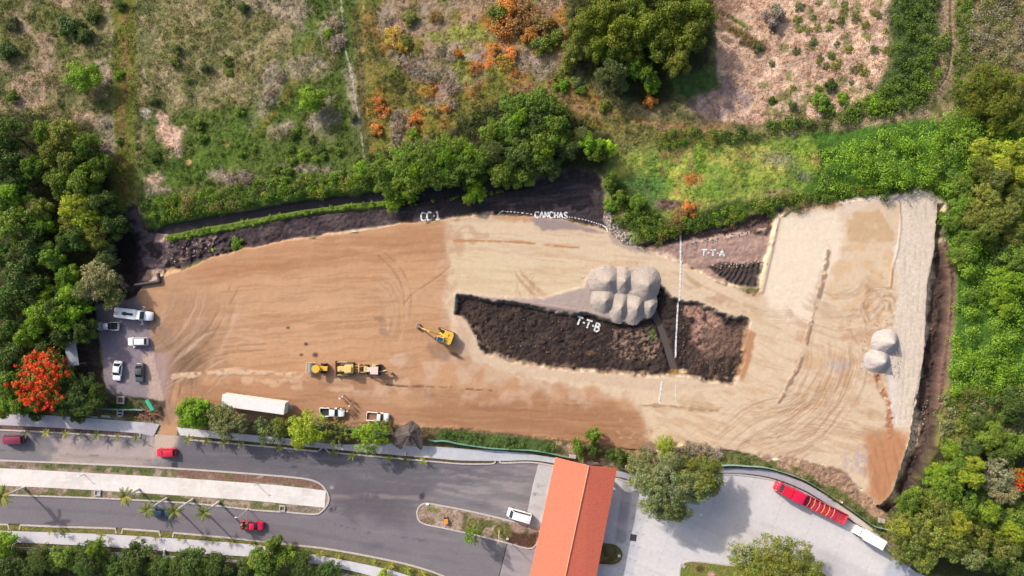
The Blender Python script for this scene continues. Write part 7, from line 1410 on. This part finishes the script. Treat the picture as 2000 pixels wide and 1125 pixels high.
rubble('bank_stones', 'lumps and bright stones along the terrace and black furrows', [[(1385, 516), (1500, 508), (1500, 516), (1400, 526)], [(1340, 470), (1500, 440), (1505, 452), (1350, 480)], [(300, 480), (420, 465), (420, 485), (330, 520)], [(1830, 780), (1800, 900), (1770, 920), (1815, 790)]], 90, (.08, .25), [(206, 184, 170), (170, 140, 126), (110, 90, 80)], 3)
# ------------------------------------------------------------------ chalk lettering and lines laid on the ground
M_CHALK = plain('lime_chalk', (.60, .60, .61), .95, var=.45, scale=2.2)
GL = {'C': [[(.95, .85), (.7, 1), (.25, .98), (.05, .75), (.02, .3), (.2, .03), (.65, 0), (.95, .14)]], '1': [[(.1, .86), (.5, 1), (.5, 0)], [(.0, 0), (1, 0)]], '-': [[(.15, .5), (.85, .5)]], 'A': [[(.0, 0), (.45, 1), (.95, 0)], [(.2, .36), (.78, .36)]],
      'N': [[(.05, 0), (.08, 1), (.85, .05), (.88, 1)]], 'H': [[(.08, 1), (.1, 0)], [(.9, 1), (.86, 0)], [(.1, .5), (.88, .5)]], 'S': [[(.9, .88), (.5, 1), (.1, .78), (.35, .52), (.8, .36), (.85, .1), (.4, 0), (.05, .1)]], 'T': [[(0, .96), (1, 1)], [(.52, .97), (.48, 0)]], 'B': [[(.15, 0), (.12, 1), (.6, .98), (.78, .76), (.2, .52), (.7, .5), (.9, .25), (.6, 0), (.15, 0)]]}
def stroke(mb, pts, w, jit=.03):
    q = []
    for (a, b), (c, d) in zip(pts, pts[1:]):
        n = max(1, int(math.hypot(c - a, d - b) / 2)); q += [(a + (c - a) * t / n, b + (d - b) * t / n) for t in range(n)]
    q.append(pts[-1]); top = []; rr = random.Random(int(pts[0][0] * 7 + pts[0][1])); P = [W(*p) for p in q]; secs = []
    for i, p in enumerate(P):
        a = P[max(i - 1, 0)]; b = P[min(i + 1, len(P) - 1)]; t = (b - a).normalized(); n = Vector((-t.y, t.x, 0)); ww = w * rr.uniform(.8, 1.15) / 2
        x0, y0 = q[i]; z = max(GZ(x0 + dx, y0 + dy) for dx in (-2, 0, 2) for dy in (-2, 0, 2)) + .05
        secs.append([tuple(p - n * ww + Vector((0, 0, z))), tuple(p + n * ww + Vector((0, 0, z))), tuple(p + n * ww + Vector((0, 0, z - .04))), tuple(p - n * ww + Vector((0, 0, z - .04)))])
    if len(secs) > 1: mb.loft(secs)
def text(s, x0, y0, x1, y1, hpx, cw, w, label, name='chalk_lettering'):
    """baseline from (x0,y0) to (x1,y1) in photo pixels"""
    mb = MB(); dx, dy = x1 - x0, y1 - y0; l = math.hypot(dx, dy); ux, uy = dx / l, dy / l; vx, vy = uy, -ux; adv = [.5 if ch == '-' else (.8 if ch == '1' else 1.0) for ch in s]; unit = l / sum(adv); pos = 0
    for ch, av in zip(s, adv):
        i = pos / unit if False else 0; step = unit; sc = cw * av; o0 = pos; pos += unit * av
        for st in GL[ch]: stroke(mb, [(x0 + ux * (o0 + a * step * sc) + vx * b * hpx, y0 + uy * (o0 + a * step * sc) + vy * b * hpx) for a, b in st], w)
    mb.build(name, M_CHALK, label=label, cat='lettering')
text('CC-1', 822, 431, 860, 428, 16, .84, .40, 'white hand drawn letters CC-1 on the black bank')
text('CANCHAS', 1045, 425, 1111, 426, 12, .84, .34, 'white hand drawn word CANCHAS on the black bank')
text('T-T-A', 1370, 499, 1418, 501, 12, .9, .36, 'white hand drawn letters T-T-A on the pinkish terrace')
text('T-T-B', 1124, 633, 1172, 650, 16, .9, .40, 'white hand drawn letters T-T-B on the black pit floor')
mb = MB(); stroke(mb, smooth_line([(1331, 451), (1330, 500), (1328, 560), (1326, 600), (1323, 650), (1321, 700)], 4), .36); mb.build('chalk_line', M_CHALK, label='long white line running from the green scrub down into the pit', cat='chalk line')
mb = MB(); stroke(mb, [(1293, 744), (1287, 786)], .38); stroke(mb, [(1287, 786), (1292, 790)], .2); mb.build('chalk_line', M_CHALK, label='short thick white line below the pit, left of a thinner one', cat='chalk line')
mb = MB(); stroke(mb, [(1320, 752), (1320, 784)], .2); mb.build('chalk_line', M_CHALK, label='short thin white line below the pit, right of the thick one', cat='chalk line')
mb = MB(); stroke(mb, [(972, 420), (977, 414), (983, 411)], .28)
arc = smooth_line([(986, 412), (1010, 414), (1042, 418)], 8)
for k in range(0, len(arc) - 1, 2): stroke(mb, [arc[k], arc[k + 1]], .2)
arc = smooth_line([(1112, 423), (1140, 428), (1165, 435), (1180, 440)], 9)
for k in range(0, len(arc) - 1, 2): stroke(mb, [arc[k], arc[k + 1]], .24)
stroke(mb, [(1178, 440), (1184, 443), (1187, 453)], .28); mb.build('chalk_line', M_CHALK, label='dashed white arc either side of the word CANCHAS', cat='chalk line')
